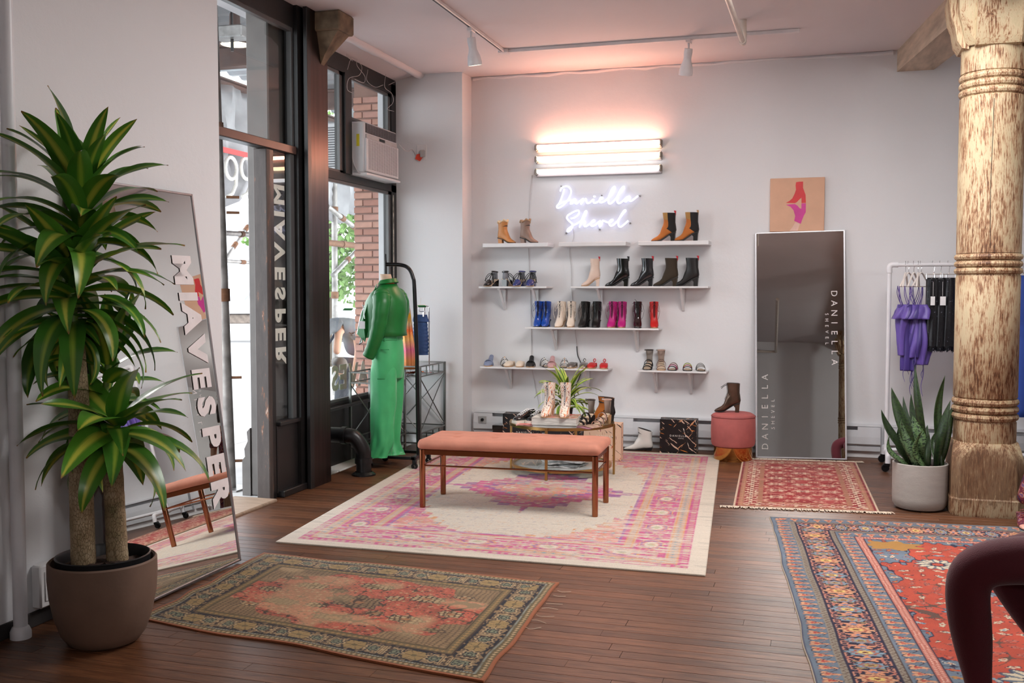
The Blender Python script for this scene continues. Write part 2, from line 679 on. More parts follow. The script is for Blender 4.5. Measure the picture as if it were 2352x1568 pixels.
# ---- bronze-clad column between door and window bay
cb_ = MB().rbox(-4.12, -3.77, 7.13, 7.42, -0.02, 3.72, 0.004)
struct('trim_4', cb_, M_BRONZE)
struct('trim_5', MB().rbox(-4.16, -3.80, 7.42, 7.47, -0.02, 3.66, 0.004), M_BLACKF)
MB().rbox(-3.80, -3.765, 7.07, 7.13, -0.02, 3.70, 0.004).build('cover_strip', M_BLACKF, COL.objects['trim_4'], smooth=False)

# ---- window bay 2 (plane BAYX)
w = MB()
bx0, bx1 = BAYX - 0.07, BAYX + 0.02
w.box(bx0, bx1, 7.42, 9.62, 3.50, 3.66)         # head
w.box(bx0, bx1, 7.42, 9.62, 2.53, 2.60)         # transom
w.box(bx0, bx1, 7.42, 9.62, 0.50, 0.545)        # sill rail
w.box(bx0, bx1, 7.42, 7.50, 0.0, 3.6)
w.box(bx0, bx1, 9.50, 9.62, 0.0, 3.6)
w.box(bx0, bx1 + 0.02, 8.43, 8.56, 2.60, 3.5)      # upper mullion
struct('window_1', w, M_BLACKF)
w1 = COL.objects['window_1']
MB().box(bx0 + 0.01, bx1 - 0.01, 7.50, 9.50, -0.02, 0.50).rbox(bx1 - 0.01, bx1 + 0.07, 7.5, 9.5, 0.49, 0.515, 0.004).build('apron_panel', M_BLACKF, w1, smooth=False)
gx = BAYX - 0.02
MB().box(gx - 0.003, gx + 0.003, 7.50, 9.50, 0.545, 2.53).build('pane', M_GLASS2, w1, smooth=False)
MB().box(gx - 0.003, gx + 0.003, 7.50, 8.43, 2.60, 3.50).build('pane', M_GLASS2, w1, smooth=False)
MB().box(gx - 0.003, gx + 0.003, 8.56, 9.50, 3.10, 3.50).build('pane', M_GLASS2, w1, smooth=False)
MB().box(bx0 + 0.02, bx1, 8.56, 9.50, 3.08, 3.11).build('rail', M_BLACKF, w1, smooth=False)
M_BEAD = mat('grey_glazing_bead', (92, 92, 92), 0.4, 0.3)
g = MB()
for (ya, yb, za, zb) in ((7.5, 9.5, 0.545, 2.53), (7.5, 8.43, 2.6, 3.5), (8.56, 9.5, 3.11, 3.5)):
    g.box(gx + 0.004, gx + 0.03, ya, yb, za, za + 0.022).box(gx + 0.004, gx + 0.03, ya, yb, zb - 0.03, zb)
    g.box(gx + 0.004, gx + 0.03, ya, ya + 0.03, za, zb).box(gx + 0.004, gx + 0.03, yb - 0.06, yb, za, zb)
g.build('glazing_bead', M_BEAD, w1, smooth=False)
# worn white putty line on the right jamb
MB().rbox(bx1 - 0.002, bx1 + 0.004, 9.528, 9.545, 0.55, 2.5, 0.001).build('putty_line', mat('flaking_putty', (196, 190, 178), 0.7, var=0.6, scale=20), w1, smooth=False)

# lettering on the bay glass (reads from the street) and on the side light
M_LETTER = mat('cream_vinyl', (236, 232, 220), 0.5)
Rm = Matrix(((0, 0, -1, 0), (-1, 0, 0, 0), (0, 1, 0, 0), (0, 0, 0, 1)))   # text x -> -Y, text y -> Z, faces -X (the street)
for ch, px in (('A', 834), ('V', 812), ('E', 789), ('S', 770), ('P', 750), ('E', 728), ('R', 706)):
    p = ox(px, 865, gx - 0.005)
    if p.y < 7.55:
        continue
    text_part('letter', ch, 0.30, M_LETTER, w1, Matrix.Translation((gx - 0.006, p.y, ox(790, 868, gx).z)) @ Rm, 0.0012, 0.012)
Rs = Matrix(((0, 0, -1, 0), (0, -1, 0, 0), (-1, 0, 0, 0), (0, 0, 0, 1)))
# vertical lettering on the street side: reads downward, mirrored from indoors
word = 'MIAVESPER'
for ch, z in zip(word, [ox(643, yy, FRONTX).z for yy in (447, 491, 527, 578, 627, 674, 723, 767, 814)]):
    text_part('letter', ch, 0.20, M_LETTER, d1, Matrix.Translation((FRONTX - 0.006, 6.83, z)) @ Rs, 0.0012, 0.008)

# ---- radiator-like baseboard heaters
M_HEAT = mat('heater_enamel', (206, 208, 212), 0.4, var=0.04)
def heater(name, x0, x1, label):
    t = thing(name, label, 'heater', ((x0 + x1) / 2, BACK - 0.001, 0))
    h = (x1 - x0) / 2
    prof = [(0, 0.07), (0, 0.31), (-0.045, 0.31), (-0.062, 0.285), (-0.062, 0.10), (-0.05, 0.07)]
    b = MB()
    back = [(0, 0.06), (0, 0.312), (-0.058, 0.312), (-0.062, 0.296), (-0.012, 0.29), (-0.012, 0.06)]
    b.loft([[(x, y, z) for y, z in back] for x in (-h, h)])
    b.build('back_plate', M_HEAT, t, smooth=False)
    fp = [(-0.060, 0.262), (-0.066, 0.262), (-0.072, 0.20), (-0.072, 0.135), (-0.055, 0.118), (-0.050, 0.122), (-0.066, 0.14), (-0.066, 0.20)]
    MB().loft([[(x, y, z) for y, z in fp] for x in (-h + 0.2, h - 0.2)]).build('front_cover', M_HEAT, t, smooth=False)
    MB().box(-h + 0.2, h - 0.2, -0.05, -0.013, 0.10, 0.255).build('fin_block', mat('heater_inside', (96, 98, 102), 0.5, 0.3, stretch=(60, 1, 1)), t, smooth=False)
    MB().loft([[(x, y, z) for y, z in ((-0.012, 0.118), (-0.056, 0.112), (-0.050, 0.068), (-0.012, 0.064))] for x in (-h, h)]).build('kick_plate', M_HEAT, t, smooth=False)
    for s in (-1, 1):
        a, b_ = (-h, -h + 0.2) if s < 0 else (h - 0.2, h)
        MB().loft([[(x, y, z) for y, z in ((-0.013, 0.295), (-0.064, 0.292), (-0.075, 0.20), (-0.075, 0.135), (-0.056, 0.118), (-0.013, 0.118))] for x in (a, b_)]).build('end_cap', M_HEAT, t, smooth=False)
    return t, h
ht, hh = heater('baseboard_heater', -3.38, -1.95, 'white baseboard heater with a thermostat dial, left part of back wall')
tp = MB().box(-hh + 0.06, -hh + 0.14, -0.082, -0.072, 0.19, 0.26).build('thermostat_plate', mat('thermostat_grey', (168, 168, 168), 0.4), ht, smooth=False)
MB().lathe([(0.0, 0), (0.017, 0), (0.015, 0.012), (0.0, 0.012)], 16, M=Matrix.Translation((-hh + 0.10, -0.082, 0.225)) @ Matrix.Rotation(R(90), 4, 'X')).build('dial', M_BLACKMET, tp)
heater('baseboard_heater', -1.93, 0.55, 'long white baseboard heater behind the pink stool and white boot')
heater('baseboard_heater', 0.58, 3.2, 'white baseboard heater behind the clothes rail and wooden column')
# ================================================================ STREET OUTSIDE
M_CONC = mat('sidewalk_concrete', (205, 203, 200), 0.85, var=0.1, scale=3, bump=0.2, bscale=30)
sw = struct('trim_6', MB().box(-7.4, -3.95, 0.0, 34.0, -0.25, -0.035), M_DARK)
sw['label'] = 'street sidewalk base'
slab = MB().rbox(0, 1.69, 0, 1.48, -0.04, -0.02, 0.006).build('slab', M_CONC, smooth=False, mesh_only=True)
for i in range(2):
    for j in range(16):
        o = inst('slab', slab, sw)
        o.location = (-7.37 + i * 1.7, 5.0 + j * 1.5, 0)
MB().rbox(-7.6, -7.4, 0, 34, -0.3, -0.02, 0.02).build('kerb', M_CONC, sw, smooth=False)
struct('trim_7', MB().box(-60, -7.6, -10, 90, -0.4, -0.17), mat('street_asphalt', (190, 190, 190), 0.9, var=0.1, scale=2))

# cast-iron pilaster beside the doorway
M_IRON = mat('grey_painted_iron', (92, 88, 85), 0.5, 0.1, var=0.14, scale=7, bump=0.25, bscale=25)
pl = MB().rbox(-4.13, -3.945, 6.80, 7.12, -0.02, 3.68, 0.01)
pz = [(0.0, -0.02), (0.07, -0.02), (0.07, 0.25), (0.045, 0.28), (0.05, 0.34), (0.02, 0.40), (0.028, 0.47), (0.0, 0.50)]
pl.loft([[(-4.13 - a, y, z) for a, z in pz] for y in (6.79, 7.12)], cap=True)
t = thing('iron_pilaster', 'grey cast-iron pilaster outside the doorway with stepped base', 'pilaster', (0, 0, 0))
pl.build('shaft', M_IRON, t, smooth=False)
# brick pier of the neighbouring building seen through the bay glass
pier = thing('brick_pier', 'red brick pier outside the window bay', 'pier', (-4.43, 9.70, 0))
MB().box(-0.205, 0.205, 0.012, 0.45, -0.03, 4.4).build('mortar', mat('pier_mortar', (150, 118, 106), 0.9), pier, smooth=False)
M_BRICK = []
for k, c_ in enumerate(((188, 138, 120), (196, 148, 130), (176, 124, 108), (190, 142, 128))):
    M_BRICK.append(mat('pier_brick_%s' % 'abcd'[k], c_, 0.85, var=0.12, scale=18, bump=0.4, bscale=50))
bmes = [MB().rbox(-0.1, 0.1, -0.012, 0.1, -0.029, 0.029, 0.003).build('brick', m_, smooth=False, mesh_only=True) for m_ in M_BRICK]
hmes = [MB().rbox(-0.047, 0.047, -0.012, 0.1, -0.029, 0.029, 0.003).build('brick', m_, smooth=False, mesh_only=True) for m_ in M_BRICK]
rb = random.Random(9)
for r_ in range(42):
    z = 0.42 + r_ * 0.075
    xs = [(-0.105, 0), (0.105, 0)] if r_ % 2 == 0 else [(-0.158, 1), (0.0, 0), (0.158, 1)]
    for x, half in xs:
        o = inst('brick', (hmes if half else bmes)[rb.randrange(4)], pier)
        o.location = (x, rb.uniform(-0.003, 0.003), z)

# sidewalk shed: steel posts, braces, deck, beams, stand-in lamp disc, flood light, banner
M_POLE = mat('scaffold_steel', (146, 142, 138), 0.45, 0.5, var=0.35, scale=9)
M_RUST = mat('rusty_coupler', (120, 84, 60), 0.7, 0.3, var=0.3, scale=25)
shed = thing('sidewalk_shed', 'steel sidewalk shed of posts, braces and corrugated roof outside the door', 'scaffold', (0, 0, 0))
def pole(name, a, b, r, label, m_=M_POLE):
    t = MB().tube([a, b], r, 14).build(name, m_, shed)
    t['label'] = label
    a, b = Vector(a), Vector(b)
    for f in (0.38, 0.70):
        p = a.lerp(b, f)
        MB().tube([p - (b - a).normalized() * 0.05, p + (b - a).normalized() * 0.05], r * 1.25, 10).build('coupler', M_RUST, t)
    return t
p0 = fl(529, 1122, -0.02)
t = pole('scaffold_post', (p0.x, p0.y, -0.02), (p0.x - 0.10, p0.y - 0.02, 4.0), 0.046, 'steel scaffold post with rusty pins just outside the doorway')
MB().rbox(p0.x - 0.13, p0.x + 0.13, p0.y - 0.12, p0.y + 0.12, -0.02, -0.008, 0.003).build('base_plate', M_STEEL, t, smooth=False)
for z in (0.20, 0.86, 2.15, 2.27):
    MB().tube([(p0.x, p0.y, z), (p0.x + 0.085, p0.y + 0.05, z)], 0.011, 8).build('pin', M_RUST, t)
def opx(x, y, X):
    return tuple(ox(x, y, X))
pole('scaffold_brace', opx(512, 535, -4.9), opx(612, 541, -5.3), 0.024, 'short rusty scaffold tube by the door post')
pole('scaffold_brace', opx(500, 598, -7.0), opx(640, 607, -7.0), 0.024, 'level scaffold tube above the truck, seen through the doorway')
pole('scaffold_brace', opx(505, 612, -7.1), opx(590, 490, -7.1), 0.026, 'sloping scaffold tube crossing the white trailer')
pole('scaffold_post', opx(769, 760, -6.9)[:2] + (-0.02,), opx(769, 500, -6.9)[:2] + (3.9,), 0.045, 'pale scaffold post seen through the bay glass')
pole('scaffold_brace', opx(740, 556, -6.8), opx(860, 568, -6.8), 0.045, 'level brown scaffold tube in the bay glass', M_RUST)
pole('scaffold_brace', opx(752, 474, -6.6), opx(838, 540, -6.6), 0.036, 'scaffold tube sloping down to the brick pier')
pole('scaffold_brace', opx(764, 632, -6.8), opx(850, 545, -6.8), 0.036, 'scaffold tube rising from the pale post')

M_DECK = mat('corrugated_steel', (138, 138, 140), 0.4, 0.6, var=0.15, scale=6)
dk = MB()
rows = []
n = 240
for k in range(n):
    yy = 4.0 + k * 0.075
    z = 4.42 + (0.028 if (k // 2) % 2 else -0.012)
    rows.append((yy, z))
vs = [(x, yy, z) for x in (-7.6, -3.98) for yy, z in rows]
dk.add(vs, [(k, k + 1, n + k + 1, n + k) for k in range(n - 1)])
dk.build('corrugated_deck', M_DECK, shed, smooth=False)
M_BEAM = mat('brown_steel_beam', (104, 84, 78), 0.5, 0.2, var=0.12)
bm_ = MB()
for yy in (8.2, 10.6, 13.4, 16.6):
    b = MB().box(-7.6, -4.0, yy - 0.07, yy + 0.07, 4.37, 4.40).box(-7.6, -4.0, yy - 0.006, yy + 0.006, 4.17, 4.37).box(-7.6, -4.0, yy - 0.07, yy + 0.07, 4.14, 4.17)
    b.build('cross_beam', M_BEAM, shed, smooth=False)
MB().box(-7.15, -7.0, 4.0, 22, 4.12, 4.14).box(-7.08, -7.07, 4.0, 22, 3.85, 4.12).box(-7.15, -7.0, 4.0, 22, 3.82, 3.85).build('edge_beam', M_BEAM, shed, smooth=False)
MB().box(-4.5, -4.36, 7.7, 22, 4.08, 4.12).build('edge_beam', M_BEAM, shed, smooth=False)
lp = ox(541, 181, -5.6)  # added glowing disc and housing stand in for an interior lamp's reflection
lt = thing('reflected_lamp', 'round warm glowing disc imitating a lamp reflected in the transom', 'lamp', (lp.x, lp.y, 3.98))
MB().lathe([(0.0, 0.30), (0.05, 0.30), (0.06, 0.06), (0.15, 0.03), (0.16, 0.0), (0.14, 0.0)], 24).build('housing', M_BEAM, lt)
MB().lathe([(0.0, 0.004), (0.14, 0.002)], 24).build('lens', emis('reflected_lamp_glow', (1.0, 0.80, 0.45), 5.0), lt)
fx_ = ox(533, 78, -5.3)
t = thing('flood_light', 'boxy steel flood light hung under the shed roof', 'lamp', (fx_.x, fx_.y, min(fx_.z, 4.0)))
MB().rbox(-0.16, 0.16, -0.10, 0.10, -0.05, 0.06, 0.01).build('housing', M_STEEL, t, smooth=False)
MB().tube([(0, 0, -0.05), (0, 0, -0.16)], 0.015, 8).tube([(0, 0, 0.06), (0, 0, 0.40)], 0.012, 8).build('stem', M_BLACKMET, t)
# grey debris netting / banner hung at the shed's street side
def tarp_mat():
    m = bpy.data.materials.new('grey_tarp')
    t = NT(m)
    n = t.noise(1.6, 5, 0.6)
    r = t.ramp(n.outputs['Fac'], [(0.3, srgb(120, 120, 122)), (0.7, srgb(172, 172, 174))])
    t.l(r.outputs[0], t.b.inputs['Base Color'])
    t.b.inputs['Roughness'].default_value = 0.7
    return m
M_TARP = tarp_mat()
bn = MB()
nu, nv = 90, 12
vs = []
for j in range(nv + 1):
    for i in range(nu + 1):
        y = 8.0 + 13.0 * i / nu
        zt, zb = 4.0, 2.62 + 0.10 * math.sin(i * 0.9)
        z = zt + (zb - zt) * j / nv
        x = -6.88 + 0.06 * math.sin(i * 1.3 + j * 0.4) + 0.03 * math.sin(i * 2.9 - j * 0.8)
        vs.append((x, y, z))
bn.add(vs, [(j * (nu + 1) + i, j * (nu + 1) + i + 1, (j + 1) * (nu + 1) + i + 1, (j + 1) * (nu + 1) + i) for j in range(nv) for i in range(nu)])
t = thing('banner', 'creased grey banner with outlined digits hung along the scaffold', 'banner', (0, 0, 0))
bo = bn.build('cloth', M_TARP, t)
sm = bo.modifiers.new('thick', 'SOLIDIFY')
sm.thickness = 0.006
Rb = Matrix(((0, 0, 1, 0), (1, 0, 0, 0), (0, 1, 0, 0), (0, 0, 0, 1)))   # text x -> +Y, faces +X
M_CREAM = mat('cream_print', (232, 230, 222), 0.6)
for k, px in enumerate((531, 566)):
    p = ox(px, 415, -6.76)
    cpts = [(0.12 * math.cos(a), 0.15 + 0.13 * math.sin(a)) for a in (R(20 * i) for i in range(19))]
    Mx = Matrix.Translation((-6.76, p.y, p.z)) @ Rb
    MB().tube([(x, z, 0) for x, z in cpts], 0.022, 8, M=Mx).tube([(0.12, 0.15, 0), (0.10, -0.04, 0), (0.02, -0.15, 0), (-0.10, -0.20, 0)], 0.022, 8, M=Mx).build('printed_digit', M_CREAM, t)
MB().box(-6.75, -6.74, ox(509, 350, -6.75).y, ox(570, 345, -6.75).y, ox(540, 356, -6.75).z, ox(540, 344, -6.75).z).build('red_tape', mat('red_tape', (214, 42, 40), 0.5), t, smooth=False)

# parked truck with a white box body
tr = thing('box_truck', 'white box truck with faint scrawls parked in the bright street', 'truck', (-19.0, 29.5, -0.17), R(28))
M_WHITE = mat('truck_white', (235, 236, 240), 0.4, var=0.03)
MB().rbox(-5.2, 3.2, -1.2, 1.2, 0.95, 4.4, 0.04).build('box_body', M_WHITE, tr, smooth=False)
MB().rbox(-5.2, 5.0, -1.0, 1.0, 0.62, 0.93, 0.03).build('chassis_rail', mat('truck_rail', (120, 108, 98), 0.6, 0.3, var=0.3), tr, smooth=False)
MB().loft([[(3.3, y, 0.6), (3.3, y, 3.0), (4.3, y, 3.0), (5.2, y, 1.8), (5.3, y, 0.6)] for y in (-1.1, 1.1)]).build('cab', M_WHITE, tr, smooth=False)
M_RUBBER = mat('tyre_rubber', (34, 34, 36), 0.8)
for x in (-3.9, -2.9, 4.2):
    for s in (-1, 1):
        wM = Matrix.Translation((x, s * 0.95, 0.5)) @ Matrix.Rotation(R(90), 4, 'X')
        wh = MB().lathe([(0.25, -0.14), (0.46, -0.15), (0.5, -0.11), (0.5, 0.11), (0.46, 0.15), (0.25, 0.14)], 28, M=wM).build('wheel', M_RUBBER, tr)
        MB().lathe([(0.0, -0.10), (0.25, -0.12), (0.25, 0.12), (0.0, 0.10)], 20, M=wM).build('rim', M_STEEL, wh)
sg = MB()
rs_ = random.Random(12)
for k in range(6):
    x0 = -4.6 + k * 1.1
    sg.tube(spline([(x0 + rs_.uniform(-0.2, 0.2), -1.215, 1.4), (x0 + 0.6, -1.215, 2.2), (x0 - 0.1, -1.215, 2.9), (x0 + 0.5, -1.215, 3.6), (x0 + 0.2, -1.215, 4.1)], 5), 0.035, 6)
sg.build('scrawl', mat('faded_spray', (150, 158, 178), 0.6), tr)

# street tree
def leaf_green(name, a, b, transl=0.3):
    m = bpy.data.materials.new(name)
    t = NT(m)
    n = t.noise(3, 3)
    r = t.ramp(n.outputs['Fac'], [(0.3, srgb(*a)), (0.7, srgb(*b))])
    t.l(r.outputs[0], t.b.inputs['Base Color'])
    t.b.inputs['Roughness'].default_value = 0.5
    t.b.inputs['Transmission Weight'].default_value = 0
    return m
tt = thing('street_tree', 'leafy green street tree behind the scaffold poles', 'tree', (-10.2, 19.9, -0.1))
MB().tube([(0, 0, 0), (0.1, 0, 1.5), (0, 0.1, 3.0), (0.1, 0, 4.4)], [0.16, 0.13, 0.10, 0.05], 10).tube([(0, 0.1, 2.2), (-0.7, 0.3, 3.2)], [0.06, 0.03], 8).tube([(0, 0.1, 2.4), (0.8, -0.1, 3.5)], [0.06, 0.03], 8).build('trunk', mat('tree_bark', (96, 84, 72), 0.9, bump=0.5), tt)
lv = MB()
rl = random.Random(4)
for k in range(7000):
    a, b, c_ = rl.gauss(0, 1), rl.gauss(0, 1), rl.gauss(0, 1)
    L = math.sqrt(a * a + b * b + c_ * c_)
    q = rl.uniform(0.35, 1) ** 0.6
    clump = 0.25 * math.sin(a / L * 9) * math.sin(c_ / L * 8)
    ctr = Vector((a / L * (1.55 + clump) * q, b / L * (1.5 + clump) * q, 3.2 + c_ / L * (2.0 + clump) * q))
    s_ = rl.uniform(0.05, 0.10)
    u = Vector((rl.gauss(0, 1), rl.gauss(0, 1), rl.gauss(0, 1))).normalized()
    v = u.orthogonal().normalized()
    w_ = u.cross(v)
    lv.add([ctr - u * s_, ctr + v * s_ * 0.5, ctr + u * s_, ctr - v * s_ * 0.5 + w_ * s_ * 0.3], [(0, 1, 2, 3)])
o = lv.build('foliage', leaf_green('tree_leaf', (88, 124, 60), (138, 172, 96)), tt, smooth=False)
o['kind'] = 'stuff'
# ================================================================ RUGS (woven pattern as geometry-bound colour)
def vnoise(x, y, sx, sy, seed):
    """smooth value noise on arrays"""
    r = np.random.RandomState(seed)
    G = r.rand(97, 97)
    u, v = x * sx, y * sy
    i, j = np.floor(u).astype(int), np.floor(v).astype(int)
    fu, fv = u - i, v - j
    fu, fv = fu * fu * (3 - 2 * fu), fv * fv * (3 - 2 * fv)
    g = lambda a, b: G[a % 97, b % 97]
    return (g(i, j) * (1 - fu) + g(i + 1, j) * fu) * (1 - fv) + (g(i, j + 1) * (1 - fu) + g(i + 1, j + 1) * fu) * fv


def rgbl(r, g, b):
    return np.array(srgb(r, g, b)[:3])


def put(col, mask, c):
    m = np.clip(mask, 0, 1)[..., None]
    col[:] = col * (1 - m) + np.asarray(c) * m


def flower(a, b, A, B, petals=8, k=0.16, rot=0.0):
    """petalled radius: <1 inside"""
    r = np.sqrt((a / A) ** 2 + (b / B) ** 2)
    th = np.arctan2(b / B, a / A) + rot
    return r / (1 + k * np.cos(petals * th))


def cellc(s, P, off=0.0):
    """coordinate inside a repeating cell, and cell index"""
    q = s / P + off
    i = np.floor(q)
    return (q - i - 0.5) * P, i


def border_coords(U, V, LU, LV):
    dl, dr, db, dt = U, LU - U, V, LV - V
    d = np.minimum(np.minimum(dl, dr), np.minimum(db, dt))
    side = np.where((dl <= d + 1e-9) | (dr <= d + 1e-9), 0, 1)
    s = np.where(side == 0, V - LV / 2, U - LU / 2)
    return d, s, side


def weave_mat(name):
    m = bpy.data.materials.new(name)
    t = NT(m)
    at = t.n('Attribute')
    at.attribute_name = 'weave'
    n = t.noise(260, 2)
    r = t.ramp(n.outputs['Fac'], [(0.3, (0.82, 0.82, 0.82, 1)), (0.7, (1.12, 1.12, 1.12, 1))])
    mx = t.mix(1.0, at.outputs['Color'], r.outputs[0], 'MULTIPLY')
    t.l(mx.outputs[0], t.b.inputs['Base Color'])
    t.b.inputs['Roughness'].default_value = 0.92
    t.b.inputs['Specular IOR Level'].default_value = 0.15
    t.b.inputs['Sheen Weight'].default_value = 0.15
    t.bump(n.outputs['Fac'], 0.5, 0.003)
    return m


def rug(name, label, corners, LU, LV, step, fn, thick=0.007, z0=0.0004, wav=0.0, edge=0.0, seed=1):
    """corners FL, FR, BR, BL; u runs left-right, v front-back"""
    nu, nv = int(LU / step), int(LV / step)
    uu, vv = np.meshgrid(np.linspace(0, 1, nu + 1), np.linspace(0, 1, nv + 1))
    A, B, C_, D = [np.array(c) for c in corners]
    P = (A * (1 - uu)[..., None] + B * uu[..., None]) * (1 - vv)[..., None] + (D * (1 - uu)[..., None] + C_ * uu[..., None]) * vv[..., None]
    U, V = uu * LU, vv * LV
    if edge:
        wob = (vnoise(U + V, V, 3, 3, seed) - 0.5) * edge
        P[..., 0] += wob * np.where(uu > 0.5, 1, -1) * (np.abs(uu - 0.5) * 2) ** 4
        P[..., 1] += (vnoise(U, V + U, 2.2, 2.2, seed + 1) - 0.5) * edge * (np.abs(vv - 0.5) * 2) ** 4
    Z = thick + z0 + wav * (vnoise(U, V, 2.2, 2.2, seed + 2) ** 3)
    co = np.stack([P[..., 0], P[..., 1], Z], -1).reshape(-1, 3)
    col = fn(U, V, LU, LV)
    n1 = nu + 1
    idx = np.arange((nv + 1) * n1).reshape(nv + 1, n1)
    quads = np.stack([idx[:-1, :-1], idx[:-1, 1:], idx[1:, 1:], idx[1:, :-1]], -1).reshape(-1, 4)
    loop = np.concatenate([idx[0, :], idx[1:, -1], idx[-1, -2::-1], idx[-2:0:-1, 0]])
    base = co[loop].copy()
    base[:, 2] = z0
    nb = len(co)
    k = np.arange(len(loop))
    sk = np.stack([loop, nb + k, nb + (k + 1) % len(loop), loop[(k + 1) % len(loop)]], -1)
    allv = np.concatenate([co, base])
    allq = np.concatenate([quads, sk])
    allc = np.concatenate([col.reshape(-1, 3), col.reshape(-1, 3)[loop] * 0.9])
    me = bpy.data.meshes.new(name)
    me.vertices.add(len(allv))
    me.vertices.foreach_set('co', allv.ravel())
    me.loops.add(len(allq) * 4)
    me.loops.foreach_set('vertex_index', allq.ravel().astype(np.int32))
    me.polygons.add(len(allq))
    me.polygons.foreach_set('loop_start', np.arange(0, len(allq) * 4, 4, dtype=np.int32))
    me.update(calc_edges=True)
    at = me.color_attributes.new('weave', 'FLOAT_COLOR', 'POINT')
    at.data.foreach_set('color', np.concatenate([np.clip(allc, 0, 1), np.ones((len(allc), 1))], 1).ravel())
    me.materials.append(M_WEAVE)
    root = thing(name, label, 'rug', (0, 0, 0))
    o = bpy.data.objects.new('pile', me)
    COL.objects.link(o)
    o.parent = root
    return root


M_WEAVE = weave_mat('woven_pile')


def blue_rug(U, V, LU, LV):
    d, s, side = border_coords(U, V, LU, LV)
    s = s + 50.0
    grey, grey2 = rgbl(108, 122, 136), rgbl(128, 138, 146)
    navy, pink, peach = rgbl(38, 32, 58), rgbl(186, 108, 92), rgbl(214, 158, 120)
    red, cream, sky, ochre, brown = rgbl(186, 74, 52), rgbl(212, 196, 168), rgbl(128, 152, 166), rgbl(176, 128, 62), rgbl(98, 70, 60)
    n = vnoise(U, V, 14, 14, 2)
    col = grey[None, None, :] * (0.85 + 0.3 * n[..., None])
    # field: red star with ragged edge over grey corners
    x, y = U - LU / 2, V - LV / 2
    fu, fv = LU / 2 - 0.53, LV / 2 - 0.53
    ax, ay = np.abs(x) / fu, np.abs(y) / fv
    rag = 0.13 * np.sin(16 * np.arctan2(y, x)) * 0.5 + 0.10 * (vnoise(U, V, 9, 9, 5) - 0.5) + 0.03 * np.sin(60 * ax) * np.sin(60 * ay)
    rr = np.sqrt(ax ** 2.0 + ay ** 2.0) + rag
    put(col, rr < 1.06, navy)
    put(col, rr < 1.045, red * (0.9 + 0.25 * n[..., None]))
    def sprinkle(P, seed, cols, mask, rmin=0.22, rmax=0.42, stretch=1.0, jig=0.25):
        a, i = cellc(U, P)
        b, j = cellc(V, P * stretch)
        h = vnoise(i * 7.31 + 0.5, j * 5.77 + 0.5, 1, 1, seed)
        h2 = vnoise(i * 3.11 + 9.5, j * 9.13 + 3.5, 1, 1, seed + 1)
        h3 = vnoise(i * 8.7 + 1.5, j * 2.3 + 7.5, 1, 1, seed + 2)
        a2, b2 = a + (h - 0.5) * P * jig * 2, b + (h2 - 0.5) * P * jig * 2
        th = h3 * 6.28
        a3, b3 = a2 * np.cos(th) + b2 * np.sin(th), -a2 * np.sin(th) + b2 * np.cos(th)
        f = flower(a3, b3, P * rmax, P * rmin, 5, 0.25)
        for k, c in enumerate(cols):
            sel = (h2 * 0.999 * len(cols)).astype(int) == k
            put(col, (f < 1.15) & mask & sel, navy)
            put(col, (f < 1.0) & mask & sel, c)
            put(col, (f < 0.42) & mask & sel, cols[(k + 1) % len(cols)])
    inner = d > 0.53
    sprinkle(0.085, 11, [sky, cream, pink, red * 0.7, cream], inner & (rr < 1.0), 0.14, 0.34)
    sprinkle(0.075, 21, [pink, cream, red, ochre], inner & (rr > 1.08), 0.16, 0.36)
    # vines
    vine = np.abs(np.sin(U * 19 + 1.6 * np.sin(V * 13)) + np.sin(V * 17 + 1.8 * np.sin(U * 11)))
    put(col, (vine < 0.045) & inner & (rr < 1.0), brown)
    put(col, (vine < 0.05) & inner & (rr > 1.08), navy)
    # large palmettes
    for px, py, sc, cc in ((-0.55, 0.62, 1, cream), (-0.52, -0.60, 1.2, cream), (-0.32, 0.28, 0.8, grey), (-0.62, 0.0, 0.9, sky), (-0.2, -0.2, 1, cream), (0.3, 0.5, 1, cream), (0.3, -0.5, 1, cream), (0.0, 0.85, 0.9, sky)):
        a, b = x - px * fu, y - py * fv
        f = flower(a, b, 0.105 * sc, 0.095 * sc, 12, 0.12)
        put(col, f < 1.1, rgbl(70, 74, 92))
        put(col, f < 1.0, cc)
        put(col, (f < 1.0) & (np.sin(np.arctan2(b, a) * 12) > 0.5) & (f > 0.45), grey * 0.8)
        put(col, f < 0.45, navy)
        put(col, f < 0.28, red)
    # yellow patch near corner of the field
    f = flower(np.abs(x) - fu * 0.80, y - fv * 0.90, 0.16, 0.10, 7, 0.2)
    put(col, (f < 1) & inner, ochre)
    # inner dotted guard
    m = (d > 0.475) & (d <= 0.53)
    put(col, m, pink)
    a, _ = cellc(s, 0.018)
    b, _ = cellc(d, 0.018)
    put(col, m & (np.abs(a) + np.abs(b) < 0.006), rgbl(236, 190, 170))
    put(col, m & ((d < 0.482) | (d > 0.523)), navy)
    # two grey guards with pink bells
    for lo, hi in ((0.012, 0.115), (0.375, 0.475)):
        m = (d > lo) & (d <= hi)
        mid = (lo + hi) / 2
        put(col, m, grey * (0.85 + 0.3 * n[..., None]))
        a, i = cellc(s, 0.072)
        f = flower(a, d - mid, 0.020, 0.036, 3, 0.35, 0.5)
        put(col, m & (f < 1.15), rgbl(90, 84, 96))
        put(col, m & (f < 1.0), peach)
        put(col, m & (f < 0.45), rgbl(184, 72, 60))
        wv = np.abs((d - mid) - 0.034 * np.sin(s / 0.072 * math.pi * 2 * 0.5 + 0.8))
        put(col, m & (wv < 0.0028), navy)
        wv = np.abs((d - mid) + 0.034 * np.sin(s / 0.072 * math.pi * 2 * 0.5 + 0.8))
        put(col, m & (wv < 0.002), rgbl(176, 120, 104))
